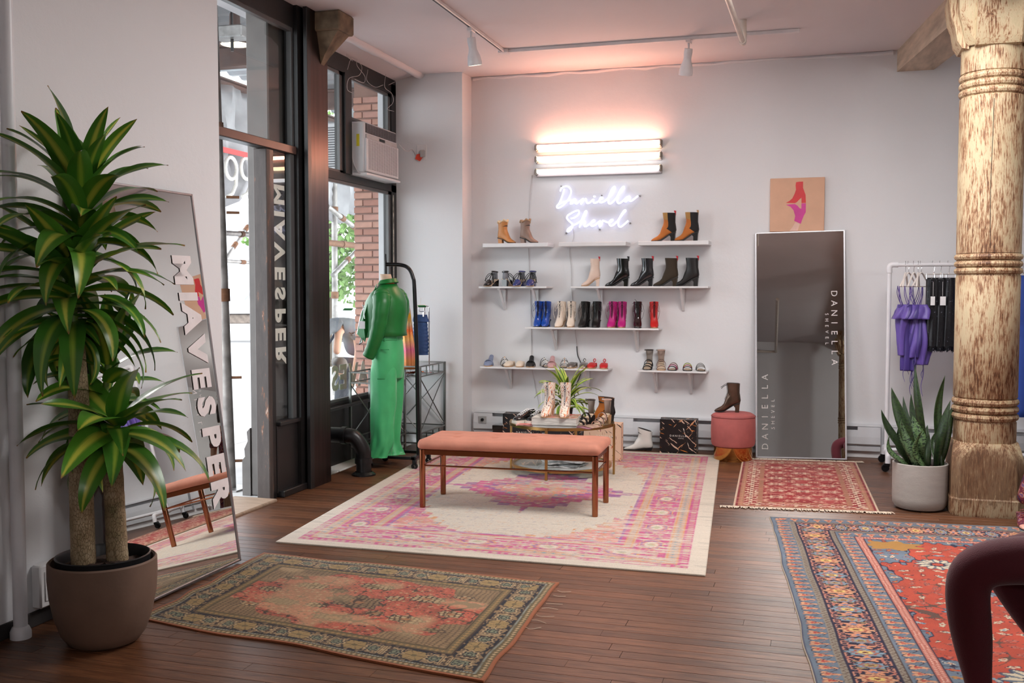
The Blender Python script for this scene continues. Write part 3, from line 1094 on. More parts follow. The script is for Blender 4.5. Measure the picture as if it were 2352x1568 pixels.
    # zigzag guards
    for lo, hi in ((0.115, 0.148), (0.342, 0.375)):
        m = (d > lo) & (d <= hi)
        put(col, m, rgbl(146, 136, 120))
        a, _ = cellc(s, 0.034)
        z = np.abs((d - (lo + hi) / 2) - (np.abs(a) / 0.017 - 0.5) * 0.022)
        put(col, m & (z < 0.0035), brown)
        put(col, m & ((d < lo + 0.003) | (d > hi - 0.003)), brown * 0.6)
    # main navy border
    m = (d > 0.148) & (d <= 0.342)
    mid = 0.245
    put(col, m, navy)
    P = 0.30
    a, i = cellc(s, P)
    for ph, ww, c_ in ((0, 0.0055, pink), (math.pi, 0.0055, pink)):
        wv = np.abs((d - mid) - 0.068 * np.sin(2 * math.pi * s / P + ph) - 0.012 * np.sin(6 * math.pi * s / P))
        put(col, m & (wv < ww), c_)
    a2, _ = cellc(s, P / 4)
    curl = np.abs(np.hypot(np.abs(a2) - 0.012, np.abs(d - mid) - 0.072) - 0.013)
    put(col, m & (curl < 0.0028), rgbl(204, 140, 116))
    leafm = flower(a2, np.abs(d - mid) - 0.045, 0.012, 0.020, 4, 0.3)
    put(col, m & (leafm < 1) & (vnoise(U, V, 9, 9, 8) > 0.45), rgbl(150, 128, 92))
    for off, A_, B_, c1, c2 in ((0.0, 0.046, 0.074, peach, rgbl(226, 196, 110)), (0.5, 0.034, 0.062, sky, rgbl(178, 158, 96))):
        a, i = cellc(s, P, off)
        f = flower(a, d - mid, A_, B_, 8, 0.14)
        c1v = c1
        alt = (i % 2 == 0)
        put(col, m & (f < 1.15), navy * 0.7)
        put(col, m & (f < 1.0), c1v)
        if off == 0.0:
            put(col, m & (f < 1.0) & alt, sky)
        put(col, m & (np.abs(f - 0.62) < 0.09), rgbl(168, 92, 70))
        put(col, m & (f < 0.42), c2)
        put(col, m & (f < 0.2), rgbl(120, 60, 50))
    for off in (0.25, 0.75):
        a, i = cellc(s, P, off)
        f = flower(a, d - mid, 0.026, 0.045, 5, 0.35)
        put(col, m & (f < 1.0), rgbl(216, 146, 110))
        put(col, m & (f < 0.4), rgbl(110, 120, 150))
    put(col, d < 0.012, rgbl(60, 58, 84))
    put(col, d < 0.006, cream)
    dim_tone = 0.72 + 0.16 * vnoise(U, V, 3, 3, 31)  # patchy tone; dimness from flash falloff is also baked into the colour
    return col * dim_tone[..., None]


def pink_rug(U, V, LU, LV):
    d, s, side = border_coords(U, V, LU, LV)
    s = s + 50
    cream, cream2 = rgbl(205, 192, 176), rgbl(186, 176, 162)
    mag, sal, tan, org, teal, pur = rgbl(188, 80, 128), rgbl(204, 134, 126), rgbl(188, 156, 138), rgbl(204, 144, 96), rgbl(126, 150, 158), rgbl(146, 90, 144)
    x, y = U - LU / 2, V - LV / 2
    n1 = vnoise(U, V, 3, 60, 3)
    col = cream[None, None, :] * (0.94 + 0.10 * n1[..., None])
    put(col, (vnoise(U, V, 6, 45, 9) > 0.80) * 0.5, cream2 * 0.8)
    fu, fv = LU / 2 - 0.56, LV / 2 - 0.60
    # corner brackets, stepped
    st = 0.075
    qx, qy = np.floor(np.abs(x) / st) * st, np.floor(np.abs(y) / st) * st
    e = (qx / (fu * 1.04)) ** 2 + (qy / (fv * 1.04)) ** 2 + 0.06 * np.sin(np.abs(x) * 40) * np.sin(np.abs(y) * 40)
    corner = (e > 0.98) & (d > 0.54)
    put(col, corner, sal * (0.92 + 0.25 * vnoise(U, V, 20, 20, 4)[..., None]))
    put(col, (np.abs(e - 0.99) < 0.03) & (d > 0.54), org)
    def spots(P, seed, mask, cols, r=0.3, pr=0.5):
        a, i = cellc(U, P)
        b, j = cellc(V, P)
        h = vnoise(i * 7.31 + 0.5, j * 5.77 + 0.5, 1, 1, seed)
        h2 = vnoise(i * 3.11 + 9.5, j * 9.13 + 3.5, 1, 1, seed + 1)
        f = flower(a + (h - .5) * P * .4, b + (h2 - .5) * P * .4, P * r * 1.2, P * r, 4, 0.3)
        for k, c in enumerate(cols):
            put(col, (f < 1) & mask & ((h2 * 0.999 * len(cols)).astype(int) == k) & (h < pr + 0.25), c)
            put(col, (f < 0.4) & mask & ((h2 * 0.999 * len(cols)).astype(int) == k) & (h < pr + 0.25), cols[(k + 2) % len(cols)])
    spots(0.055, 41, corner, [mag, tan, teal, org, cream, sal])
    put(col, corner & (vnoise(U, V, 5, 5, 77) > 0.60) & (vnoise(U, V, 30, 60, 78) > 0.4), mag)
    # medallion: stepped lozenge
    qx, qy = np.floor(np.abs(x) / 0.085 + 0.5) * 0.085, np.floor(np.abs(y) / 0.085 + 0.5) * 0.085
    md = np.maximum(qx / 0.66 + qy / 0.80, np.maximum(qx / 0.62, qy / 0.60) * 0.92)
    md = np.minimum(md, np.abs(x) / 0.82 + np.abs(y) / 0.10)
    md = np.minimum(md, np.abs(y) / 0.86 + np.abs(x) / 0.10)
    mm = md < 1.0
    put(col, md < 1.04, pur)
    put(col, mm, mag * (0.9 + 0.3 * vnoise(U, V, 18, 18, 6)[..., None]))
    spots(0.06, 51, mm, [sal, cream, pur, org, mag, teal], 0.28, 0.45)
    md2 = np.floor(np.abs(x) / 0.055 + .5) * 0.055 / 0.46 + np.floor(np.abs(y) / 0.055 + .5) * 0.055 / 0.50
    put(col, md2 < 0.98, pur)
    put(col, md2 < 0.90, sal)
    spots(0.05, 61, md2 < 0.9, [org, tan, teal, mag, tan, sal], 0.28, 0.5)
    rad = np.hypot(x, y)
    ang = np.arctan2(y, x)
    fl_ = flower(x, y, 0.13, 0.13, 8, 0.2)
    put(col, fl_ < 1.15, org)
    put(col, fl_ < 1.0, tan)
    put(col, fl_ < 0.5, mag)
    for k in range(8):
        t_ = k * math.pi / 4
        f = flower(x - 0.26 * math.cos(t_), y - 0.26 * math.sin(t_), 0.052, 0.040, 5, 0.1)
        put(col, f < 1.2, org)
        put(col, f < 1.0, teal if k % 2 else cream)
        put(col, f < 0.5, mag)
    # borders (from the outside in)
    m = (d > 0.10) & (d <= 0.56)
    put(col, m, tan)
    # outer magenta dashes
    mo = (d > 0.10) & (d <= 0.165)
    put(col, mo, mag)
    a, i = cellc(s, 0.05)
    put(col, mo & (np.abs(a) < 0.012) & (np.abs(d - 0.13) < 0.02), tan)
    # tan stripe with yellow lines
    mt = (d > 0.165) & (d <= 0.245)
    a, i = cellc(s, 0.06)
    put(col, mt & (flower(a, d - 0.205, 0.012, 0.012, 4, 0.3) < 1), teal)
    put(col, mt & (np.abs(d - 0.175) < 0.004), org)
    put(col, mt & (np.abs(d - 0.236) < 0.004), org)
    # main border
    mb = (d > 0.245) & (d <= 0.46)
    put(col, mb, mag * (0.92 + 0.2 * vnoise(U, V, 15, 15, 12)[..., None]))
    spots(0.045, 71, mb, [sal, tan, mag, cream, org, pur], 0.30, 0.42)
    a, i = cellc(s, 0.46)
    f = flower(a, d - 0.352, 0.105, 0.070, 10, 0.06)
    put(col, mb & (f < 1.12), org)
    put(col, mb & (f < 1.0), pur)
    put(col, mb & (f < 0.78), sal)
    put(col, mb & (f < 0.6), cream)
    put(col, mb & (f < 0.32), rgbl(176, 170, 140))
    a, i = cellc(s, 0.46, 0.5)
    f = flower(a, d - 0.352, 0.07, 0.055, 6, 0.3)
    put(col, mb & (f < 1.0), tan)
    put(col, mb & (f < 0.6), mag)
    # inner tan + pink stripe
    mi = (d > 0.46) & (d <= 0.52)
    put(col, mi, tan)
    put(col, mi & (np.abs(d - 0.467) < 0.004), org)
    put(col, mi & (np.abs(d - 0.512) < 0.004), org)
    put(col, (d > 0.52) & (d <= 0.545), mag)
    put(col, (d > 0.545) & (d <= 0.56), pur * 1.1)
    # distress: fine horizontal wear streaks
    wear = vnoise(U, V, 7, 85, 91) * 0.6 + vnoise(U, V, 22, 120, 92) * 0.4
    patch = vnoise(U, V, 2.0, 2.6, 93)
    k = np.clip((wear - 0.55 + 0.36 * (patch - 0.45)) * 6, 0, 0.85)
    k = np.where(d > 0.10, k, 0)
    put(col, k, cream * 0.98)
    sp = vnoise(U, V, 60, 75, 94)
    put(col, (sp > 0.84) * 0.35 * (d > 0.1), org)
    put(col, (sp < 0.16) * 0.5 * (d > 0.1), rgbl(150, 140, 150))
    return col * 0.9


def ochre_rug(U, V, LU, LV):
    d, s, side = border_coords(U, V, LU, LV)
    s = s + 50
    tan, tan2, navy = rgbl(140, 114, 82), rgbl(176, 150, 112), rgbl(28, 27, 35)
    red, pinkc, brown, olive = rgbl(166, 82, 62), rgbl(198, 124, 100), rgbl(78, 58, 42), rgbl(106, 90, 60)
    x, y = U - LU / 2, V - LV / 2
    n = vnoise(U, V, 12, 12, 3)
    col = tan[None, None, :] * (0.78 + 0.45 * n[..., None])
    # honeycomb lines
    def hexlines(sc):
        q = (U + 0.022 * vnoise(U, V, 14, 14, 81)) * sc
        r = (V + 0.022 * vnoise(U, V, 14, 14, 82)) * sc * 1.1547
        r2 = r + 0.5 * (np.floor(q) % 2)
        a, b = q - np.floor(q) - 0.5, r2 - np.floor(r2) - 0.5
        return np.maximum(np.abs(b), np.abs(a) * 0.87 + np.abs(b) * 0.5)
    inner = d > 0.26
    put(col, (inner & (hexlines(40) > 0.41)) * 0.75, brown)
    fu, fv = LU / 2 - 0.26, LV / 2 - 0.26
    rg = (np.abs(x) / fu) ** 2.0 + (np.abs(y) / fv) ** 2.0 + 0.30 * (vnoise(U, V, 9, 9, 5) - 0.5) + 0.12 * np.sin(np.arctan2(y * 1.4, x) * 12)
    rf = (rg < 1.02) & inner
    put(col, rf, red * (0.72 + 0.55 * vnoise(U, V, 8, 10, 6)[..., None]))
    # scattered small bits in red field
    def bits(P, seed, mask, cols, thr=0.6):
        a, i = cellc(U, P)
        b, j = cellc(V, P)
        h = vnoise(i * 7.31 + .5, j * 5.77 + .5, 1, 1, seed)
        h2 = vnoise(i * 3.11 + 9.5, j * 9.13 + 3.5, 1, 1, seed + 1)
        f = flower(a + (h - .5) * P * .5, b + (h2 - .5) * P * .5, P * .28, P * .2, 4, .3)
        for k, c in enumerate(cols):
            put(col, (f < 1) & mask & ((h2 * .999 * len(cols)).astype(int) == k) & (h < thr), c)
    bits(0.020, 7, rf, [tan2, navy, olive, pinkc, brown], 0.62)
    bits(0.032, 17, rf, [navy, tan2, brown], 0.42)
    # tan medallions with honeycomb
    meds = [(0, 0.0, .20, .13), (-.33, .16, .13, .07), (.33, .17, .13, .07), (-.36, -.15, .13, .07), (.34, -.15, .13, .07), (0, .27, .14, .06), (0, -.27, .15, .06), (-.52, .02, .09, .06), (.52, .0, .09, .06), (-.16, .13, .07, .05), (.17, .12, .07, .05), (-.17, -.13, .07, .05), (.16, -.13, .07, .05), (-.52, .25, .08, .04), (.5, .26, .08, .04), (.52, -.24, .08, .04), (-.5, -.25, .08, .04)]
    for k, (mx_, my, A_, B_) in enumerate(meds):
        f = flower(x - mx_, y - my, A_ * 0.70, B_ * 0.72, 8, 0.12) + 0.25 * (vnoise(U, V, 25, 25, 40 + k) - .5)
        mk = (f < 1.0) & inner
        put(col, (np.abs(f - 1.0) < 0.06) & inner, navy * 1.5)
        put(col, mk, (tan2 if k % 3 else tan) * (0.8 + 0.35 * n[..., None]))
        put(col, mk & (hexlines(34) > 0.38), brown * 0.9)
        put(col, (f < 0.35) & inner, olive if k % 2 else rgbl(150, 104, 70))
    vine = np.abs(np.sin(U * 24 + 1.7 * np.sin(V * 19)) + np.sin(V * 26 + 1.8 * np.sin(U * 15)))
    put(col, rf & (vine < 0.07), brown * 0.8)
    # pale worn patches
    put(col, np.clip((vnoise(U, V, 6, 7, 55) - 0.62) * 3, 0, 0.45) * inner, tan2 * 1.15)
    # borders
    g1 = (d > 0.015) & (d <= 0.065)
    put(col, g1, olive * 0.85)
    a, i = cellc(s, 0.026)
    put(col, g1 & (flower(a, d - 0.032, 0.008, 0.009, 4, .2) < 1), tan2)
    a, i = cellc(s, 0.014)
    put(col, (d > 0.05) & (d <= 0.058) & (np.abs(a) < 0.004), rgbl(140, 148, 140))
    put(col, (d > 0.058) & (d <= 0.065), brown * 0.7)
    m = (d > 0.065) & (d <= 0.205)
    mid = 0.135
    put(col, m, navy)
    P = 0.30
    sc_ = np.abs(np.hypot(cellc(s, 0.034)[0], np.abs(d - mid) - 0.042) - 0.011)
    put(col, m & (sc_ < 0.004), tan)
    wv = vnoise(U, V, 48, 48, 66)
    put(col, m & (wv > 0.66), tan * 0.95)
    a, i = cellc(s, P, 0.0)
    f = flower(a, d - mid, 0.062, 0.052, 6, .10)
    put(col, m & (f < 1.12), navy)
    put(col, m & (f < 1.0), rgbl(150, 124, 80))
    put(col, m & (f < 1.0) & (np.abs(np.sin(3 * np.arctan2(d - mid, a))) < 0.12), brown)
    put(col, m & (f < 0.25), olive)
    for off in (0.33, 0.67):
        a, i = cellc(s, P, off)
        f = flower(a, d - mid, 0.048, 0.044, 7, .15)
        put(col, m & (f < 1.0), navy)
        put(col, m & (np.abs(f - 0.86) < 0.10), tan2)
        put(col, m & (f < 0.56), rgbl(126, 130, 104))
        put(col, m & (np.abs(f - 0.3) < 0.08), navy)
    a, i = cellc(s, P, 0.5)
    comb = (np.abs(a) < 0.032) & (np.abs(d - mid) < 0.045)
    put(col, m & comb & (np.sin(a / 0.032 * 9) > -0.2), tan2)
    put(col, m & comb & (np.sin(a / 0.032 * 9) > 0.6), brown)
    g2 = (d > 0.205) & (d <= 0.26)
    put(col, g2, olive * 1.0)
    a, i = cellc(s, 0.03)
    put(col, g2 & (flower(a, d - 0.232, .010, .010, 4, .3) < 1), rgbl(150, 118, 74))
    put(col, g2 & ((np.abs(d - 0.209) < .003) | (np.abs(d - .255) < .003)), brown * 0.7)
    put(col, d < 0.015, rgbl(152, 88, 56))
    shade = 0.86 + 0.22 * vnoise(U, V, 2.5, 2.5, 71)
    return col * shade[..., None]


def red_rug(U, V, LU, LV):
    d, s, side = border_coords(U, V, LU, LV)
    s = s + 50
    cream, red, tan, dk = rgbl(200, 176, 150), rgbl(138, 34, 34), rgbl(156, 104, 78), rgbl(86, 40, 50)
    x, y = U - LU / 2, V - LV / 2
    n = vnoise(U, V, 8, 20, 3)
    col = red[None, None, :] * (0.85 + 0.45 * n[..., None])
    def motif(P, Q, ox_, oy_, A_, B_, mask, c=cream):
        a, _ = cellc(x, P, ox_)
        b, _ = cellc(y, Q, oy_)
        f = flower(a, b, A_, B_, 6, .25)
        put(col, (f < 1) & mask, c)
        put(col, (f < 0.5) & mask, red)
        put(col, (f < 0.22) & mask, dk)
    inn = d > 0.20
    motif(0.20, 0.26, 0.5, 0.0, .065, .038, inn)
    motif(0.20, 0.26, 0.0, 0.5, .040, .030, inn, rgbl(196, 150, 126))
    motif(0.10, 0.13, 0.0, 0.0, .022, .012, inn, rgbl(188, 120, 104))
    put(col, inn & (vnoise(U, V, 40, 60, 8) > 0.78), rgbl(190, 140, 120))
    m = (d > 0.165) & (d <= 0.20)
    put(col, m, tan)
    m = (d > 0.07) & (d <= 0.165)
    put(col, m, red)
    a, i = cellc(s, 0.085)
    f = flower(a, d - 0.118, 0.032, 0.036, 4, .35)
    put(col, m & (f < 1), cream)
    put(col, m & (f < .55), red)
    put(col, m & (f < .25), dk)
    put(col, m & (vnoise(U, V, 55, 55, 9) > .72), cream)
    m = (d > 0.035) & (d <= 0.07)
    put(col, m, tan)
    a, i = cellc(s, 0.03)
    put(col, m & (flower(a, d - 0.053, .008, .009, 4, .2) < 1), rgbl(176, 132, 100))
    put(col, (d <= 0.035) & (d > 0.014), rgbl(120, 26, 32))
    sd = np.minimum(U, LU - U)
    put(col, sd < 0.014, cream)
    wearm = vnoise(U, V, 6, 40, 12)
    put(col, np.clip((wearm - .62) * 2.0, 0, .35), rgbl(196, 120, 110))
    return col


c2 = lambda a, b: (a, b)
pk = rug('cream_pink_rug', 'large cream and magenta distressed rug under the bench and glass table',
         [(-3.17, 5.49), (-0.57, 5.51), (-0.87, 9.58), (-3.56, 9.58)], 2.68, 4.09, 0.009, pink_rug, 0.009)
orr = rug('worn_tan_rug', 'small worn tan, black and brick-red rug at the foot of the leaning mirror',
          [(-3.06, 4.02), (-1.258, 3.744), (-1.279, 5.159), (-3.12, 5.25)], 1.83, 1.38, 0.0048, ochre_rug, 0.006, wav=0.006, edge=0.05)
rdr = rug('fringed_red_rug', 'small crimson rug with white fringe in front of the wall mirror',
          [(-0.573, 7.36), (0.42, 7.46), (0.335, 9.56), (-0.655, 9.44)], 1.0, 2.1, 0.009, red_rug, 0.006)
blr = rug('blue_navy_rug', 'big grey-blue rug with navy border and orange-red centre in the right foreground',
          [(0.10, 3.20), (2.55, 3.42), (2.18, 7.34), (-0.305, 7.09)], 2.46, 3.9, 0.0062, blue_rug, 0.006, wav=0.004, edge=0.02, seed=4)
# fringes and loose threads
M_FRINGE = mat('fringe_cotton', (214, 198, 178), 0.95, bump=0.4)
rf_ = random.Random(6)
def fringe(parent, a, b, n, out, ln, name='fringe'):
    f = MB()
    a, b, out = Vector(a), Vector(b), Vector(out).normalized()
    for k in range(n):
        p = a.lerp(b, (k + rf_.uniform(-0.4, 0.4)) / (n - 1))
        q = p + out * ln * rf_.uniform(0.7, 1.15) + (b - a).normalized() * rf_.uniform(-0.02, 0.02)
        mid = p.lerp(q, 0.5) + Vector((rf_.uniform(-.006, .006), 0, 0.004))
        f.tube([p, mid, q], [0.0032, 0.004, 0.002], 4)
    o = f.build(name, M_FRINGE, parent, smooth=False)
    o['kind'] = 'stuff'
    return o
fringe(rdr, (-0.66, 7.355, .006), (0.50, 7.475, .006), 240, (0.1, -1, 0), 0.06)
fringe(rdr, (-0.66, 9.45, .006), (0.40, 9.57, .006), 200, (-0.1, 1, 0), 0.05)
f = MB()
for k in range(7):
    yy = 4.4 + 0.1 * k + rf_.uniform(-.03, .03)
    f.tube(spline([(-1.27, yy, .006), (-1.24, yy + rf_.uniform(-.02, .02), .006), (-1.20 + rf_.uniform(-.01, .02), yy + rf_.uniform(-.03, .03), .003)], 3), 0.0014, 4)
o = f.build('loose_threads', M_FRINGE, orr)
o['kind'] = 'stuff'
# ================================================================ FURNITURE
def velvet(name, col, var=0.16):
    m = bpy.data.materials.new(name)
    t = NT(m)
    c = srgb(*col)
    n = t.noise(5, 4, 0.6)
    r = t.ramp(n.outputs['Fac'], [(0.3, tuple(v * (1 - var) for v in c[:3]) + (1,)), (0.7, tuple(min(1, v * (1 + var)) for v in c[:3]) + (1,))])
    t.l(r.outputs[0], t.b.inputs['Base Color'])
    t.b.inputs['Roughness'].default_value = 0.75
    t.b.inputs['Sheen Weight'].default_value = 0.35
    t.b.inputs['Sheen Roughness'].default_value = 0.35
    t.b.inputs['Sheen Tint'].default_value = tuple(min(1, v * 1.6 + 0.1) for v in c[:3]) + (1,)
    n2 = t.noise(300, 2)
    t.bump(n2.outputs['Fac'], 0.25, 0.002)
    return m


def metal(name, col, rough=0.2):
    m = bpy.data.materials.new(name)
    t = NT(m)
    c = srgb(*col)
    n = t.noise(12, 3)
    r = t.ramp(n.outputs['Fac'], [(0.3, tuple(v * 0.85 for v in c[:3]) + (1,)), (0.7, c)])
    t.l(r.outputs[0], t.b.inputs['Base Color'])
    t.b.inputs['Metallic'].default_value = 1.0
    t.b.inputs['Roughness'].default_value = rough
    return m


M_COPPER = metal('copper_tube', (160, 104, 76), 0.14)
M_COPPERD = metal('copper_rail', (150, 92, 60), 0.28)
M_BRASS = metal('brushed_brass', (186, 150, 92), 0.3)
M_GOLD = metal('gold_band', (212, 150, 86), 0.14)
M_CHROME = metal('chrome', (200, 200, 204), 0.15)
M_GREYSTEEL = metal('grey_steel', (146, 148, 146), 0.35)

# ---- pink bench
bn_ = thing('tufted_bench', 'long salmon velvet tufted bench on copper tube legs', 'bench', (-2.07, 6.935, 0.0094), R(2.6))
HX, HY = 0.618, 0.236
SPOTS = [(-0.42, -.05), (-0.14, -.05), (0.14, -.05), (0.42, -.05), (-0.46, .10), (-0.16, .10), (0.12, .10), (0.40, .10)]
def cushion(HXc, HYc, z0, z1, spots):
    nx, ny = 96, 40
    mb = MB()
    def P(i, j, top):
        u, v = -1 + 2 * i / nx, -1 + 2 * j / ny
        x, y = u * HXc, v * HYc
        ex, ey = max(0, abs(x) - HXc + 0.035) / 0.035, max(0, abs(y) - HYc + 0.035) / 0.035
        e = min(1, math.hypot(ex, ey))
        cl = 0.028 * (1 - math.sqrt(max(0, 1 - e * e)))
        if ex > 0 and ey > 0 and math.hypot(ex, ey) > 1:
            k = 1 / math.hypot(ex, ey)
            x = math.copysign(HXc - 0.035 + 0.035 * ex * k, x)
            y = math.copysign(HYc - 0.035 + 0.035 * ey * k, y)
        z = z1 - cl + 0.006 * (1 - u * u) * (1 - v * v)
        for sx_, sy_ in spots:
            d2 = ((x - sx_) ** 2 + ((y - sy_) * 1.2) ** 2)
            z -= 0.013 * math.exp(-d2 / 0.00045) + 0.004 * math.exp(-d2 / 0.004)
        z += 0.0012 * math.sin(x * 31 + y * 17)
        return (x, y, z if top else z0 + cl * 0.6)
    vt = [P(i, j, True) for j in range(ny + 1) for i in range(nx + 1)]
    vb = [P(i, j, False) for j in range(ny + 1) for i in range(nx + 1)]
    n = len(vt)
    idx = lambda i, j: j * (nx + 1) + i
    fs = []
    for j in range(ny):
        for i in range(nx):
            fs.append((idx(i, j), idx(i + 1, j), idx(i + 1, j + 1), idx(i, j + 1)))
            fs.append((n + idx(i, j + 1), n + idx(i + 1, j + 1), n + idx(i + 1, j), n + idx(i, j)))
    for i in range(nx):
        fs.append((idx(i + 1, 0), idx(i, 0), n + idx(i, 0), n + idx(i + 1, 0)))
        fs.append((idx(i, ny), idx(i + 1, ny), n + idx(i + 1, ny), n + idx(i, ny)))
    for j in range(ny):
        fs.append((idx(0, j), idx(0, j + 1), n + idx(0, j + 1), n + idx(0, j)))
        fs.append((idx(nx, j + 1), idx(nx, j), n + idx(nx, j), n + idx(nx, j + 1)))
    return mb.add(vt + vb, fs)
seat = cushion(HX + 0.035, HY + 0.03, 0.415, 0.484, SPOTS).build('seat', velvet('salmon_velvet', (184, 120, 98)), bn_, ang=70)
for sx_, sy_ in SPOTS:
    MB().ball((sx_, sy_, 0.473), 0.008, 0.008, 0.004, 10, 6).build('button', velvet('salmon_button', (186, 108, 84)), seat)
fr_ = MB()
fr_.rbox(-HX, HX, -HY - 0.012, -HY + 0.012, 0.378, 0.414, 0.003).rbox(-HX, HX, HY - 0.012, HY + 0.012, 0.378, 0.414, 0.003)
fr_.rbox(-HX - 0.012, -HX + 0.012, -HY, HY, 0.378, 0.414, 0.003).rbox(HX - 0.012, HX + 0.012, -HY, HY, 0.378, 0.414, 0.003)
fr_.build('frame', M_COPPERD, bn_, smooth=False)
for x in (-HX, HX):
    for y in (-HY, HY):
        lg = MB().lathe([(0.0, 0.0), (0.019, 0.0), (0.0205, 0.01), (0.0215, 0.40), (0.0215, 0.412), (0.0, 0.415)], 20, (x, y, 0)).build('leg', M_COPPER, bn_)
st_ = MB()
for y in (-HY, HY):
    st_.tube([(-HX, y, 0.30), (HX, y, 0.30)], 0.0065, 10)
for x in (-HX, HX):
    st_.tube([(x, -HY, 0.30), (x, HY, 0.30)], 0.0065, 10)
st_.build('stretcher', M_COPPER, bn_)

# ---- round glass table
TZ = 0.42
tb = thing('glass_coffee_table', 'round brass coffee table with clear glass top behind the bench', 'table', (-2.08, 8.35, 0.0094), R(18))
RT = 0.445
M_TGLASS = glass('table_glass', (0.82, 0.88, 0.87), 1.2)
ringp = [(RT, TZ - 0.018), (RT, TZ + 0.006), (RT - 0.022, TZ + 0.006), (RT - 0.022, TZ - 0.004), (RT - 0.026, TZ - 0.004), (RT - 0.026, TZ - 0.018), (RT, TZ - 0.018)]
MB().lathe(ringp, 72).build('rim', M_BRASS, tb)
MB().lathe([(0.0, TZ - 0.004), (RT - 0.024, TZ - 0.004), (RT - 0.024, TZ + 0.002), (0, TZ + 0.002)], 64).build('glass_top', M_TGLASS, tb)
RS_ = 0.425
MB().lathe([(RS_, 0.055), (RS_, 0.078), (RS_ - 0.022, 0.078), (RS_ - 0.022, 0.055), (RS_, 0.055)], 64).build('lower_rim', M_BRASS, tb)
MB().lathe([(0.0, 0.064), (RS_ - 0.022, 0.064), (RS_ - 0.022, 0.069), (0, 0.069)], 64).build('lower_shelf', glass('table_glass_low', (0.86, 0.90, 0.89), 1.0, 0.35, (0.78, 0.78, 0.76)), tb)
for a in (-92, -2, 88, 178):
    x, y = (RT + 0.008) * math.cos(R(a - 18)), (RT + 0.008) * math.sin(R(a - 18))
    Mx = Matrix.Translation((x, y, 0)) @ Matrix.Rotation(R(a - 18), 4, 'Z')
    MB().rbox(-0.008, 0.008, -0.011, 0.011, 0.0, TZ + 0.004, 0.002, M=Mx).build('leg', M_BRASS, tb, smooth=False)

# ---- books under the white boots, magazines
def book(name, loc, rz, L, Wd, T, cover, label, cat='book', pages=(214, 210, 202), title=None, group=None):
    t = thing(name, label, cat, loc, rz, group)
    cm = mat('cover_%d_%d_%d' % cover, cover, 0.4)
    pg = bpy.data.materials.get('page_block') or None
    if pg is None:
        pg = bpy.data.materials.new('page_block')
        q = NT(pg)
        n = q.noise(900, 1, stretch=(0.02, 0.02, 1))
        r = q.ramp(n.outputs['Fac'], [(0.4, srgb(176, 172, 164)), (0.6, srgb(226, 222, 214))])
        q.l(r.outputs[0], q.b.inputs['Base Color'])
        q.b.inputs['Roughness'].default_value = 0.9
    b = 0.0025 if T > 0.02 else 0.0007
    MB().box(-L / 2, L / 2, -Wd / 2, Wd / 2, 0, b).box(-L / 2, L / 2, -Wd / 2, Wd / 2, T - b, T).box(-L / 2, -L / 2 + b, -Wd / 2, Wd / 2, 0, T).build('cover', cm, t, smooth=False)
    MB().box(-L / 2 + b, L / 2 - 0.003, -Wd / 2 + 0.003, Wd / 2 - 0.003, b, T - b).build('page_block', pg, t, smooth=False)
    return t
ZT = TZ + 0.0094 + 0.002
bk2 = book('thin_book', (-2.06, 8.10, ZT), R(6), 0.36, 0.27, 0.022, (176, 180, 184), 'thin grey book under the thick book on the glass table')
bk = book('thick_book', (-2.06, 8.10, ZT + 0.0225), R(5), 0.37, 0.28, 0.058, (210, 206, 198), 'thick white paperback under the splatter boots', title=None)
def cover_print():
    m = bpy.data.materials.new('cover_print')
    t = NT(m)
    n = t.noise(14, 3, 0.7)
    r = t.ramp(n.outputs['Fac'], [(0.3, srgb(60, 70, 110)), (0.42, srgb(190, 90, 80)), (0.55, srgb(214, 190, 170)), (0.68, srgb(90, 60, 80)), (0.8, srgb(210, 160, 60))])
    t.l(r.outputs[0], t.b.inputs['Base Color'])
    t.b.inputs['Roughness'].default_value = 0.25
    return m
MB().box(-0.06, 0.183, -0.138, 0.138, 0.058, 0.0592).build('printed_cover', cover_print(), bk, smooth=False)
def magazine(name, loc, rz, L, Wd, col, label, T=0.005, group=None):
    t = thing(name, label, 'magazine', loc, rz, group)
    mb = MB()
    nx = 10
    for k in range(2):
        z = k * T
        rows = []
    vs, fs = [], []
    for i in range(nx + 1):
        x = -L / 2 + L * i / nx
        zz = 0.003 * math.sin(i / nx * math.pi * 1.5)
        for y in (-Wd / 2, Wd / 2):
            vs.append((x, y, zz + 0.0002))
        for y in (-Wd / 2, Wd / 2):
            vs.append((x, y, zz + T))
    for i in range(nx):
        a = i * 4
        fs += [(a + 2, a + 6, a + 7, a + 3), (a + 1, a + 5, a + 4, a), (a, a + 4, a + 6, a + 2), (a + 3, a + 7, a + 5, a + 1)]
    fs += [(0, 2, 3, 1), (nx * 4, nx * 4 + 1, nx * 4 + 3, nx * 4 + 2)]
    mb.add(vs, fs)
    mb.build('cover', mat('print_%d_%d_%d' % col, col, 0.3, var=0.55, scale=22), t, smooth=False)
    return t
mg = magazine('magazine', (-2.31, 8.07, ZT), R(12), 0.17, 0.11, (214, 150, 146), 'pink glossy magazine at left edge of the glass table')
MB().box(-0.06, 0.06, -0.02, 0.02, 0.0075, 0.0085).build('cover_motif', mat('motif_red', (214, 92, 88), 0.3, var=0.3, scale=30), mg, smooth=False)
magazine('magazine', (-1.82, 8.05, ZT), R(-14), 0.16, 0.12, (150, 104, 122), 'mauve printed leaflet poking out right of the books')
magazine('magazine', (-1.77, 8.09, ZT + 0.006), R(-32), 0.14, 0.12, (176, 148, 132), 'crumpled tan leaflet at front edge of the glass table')
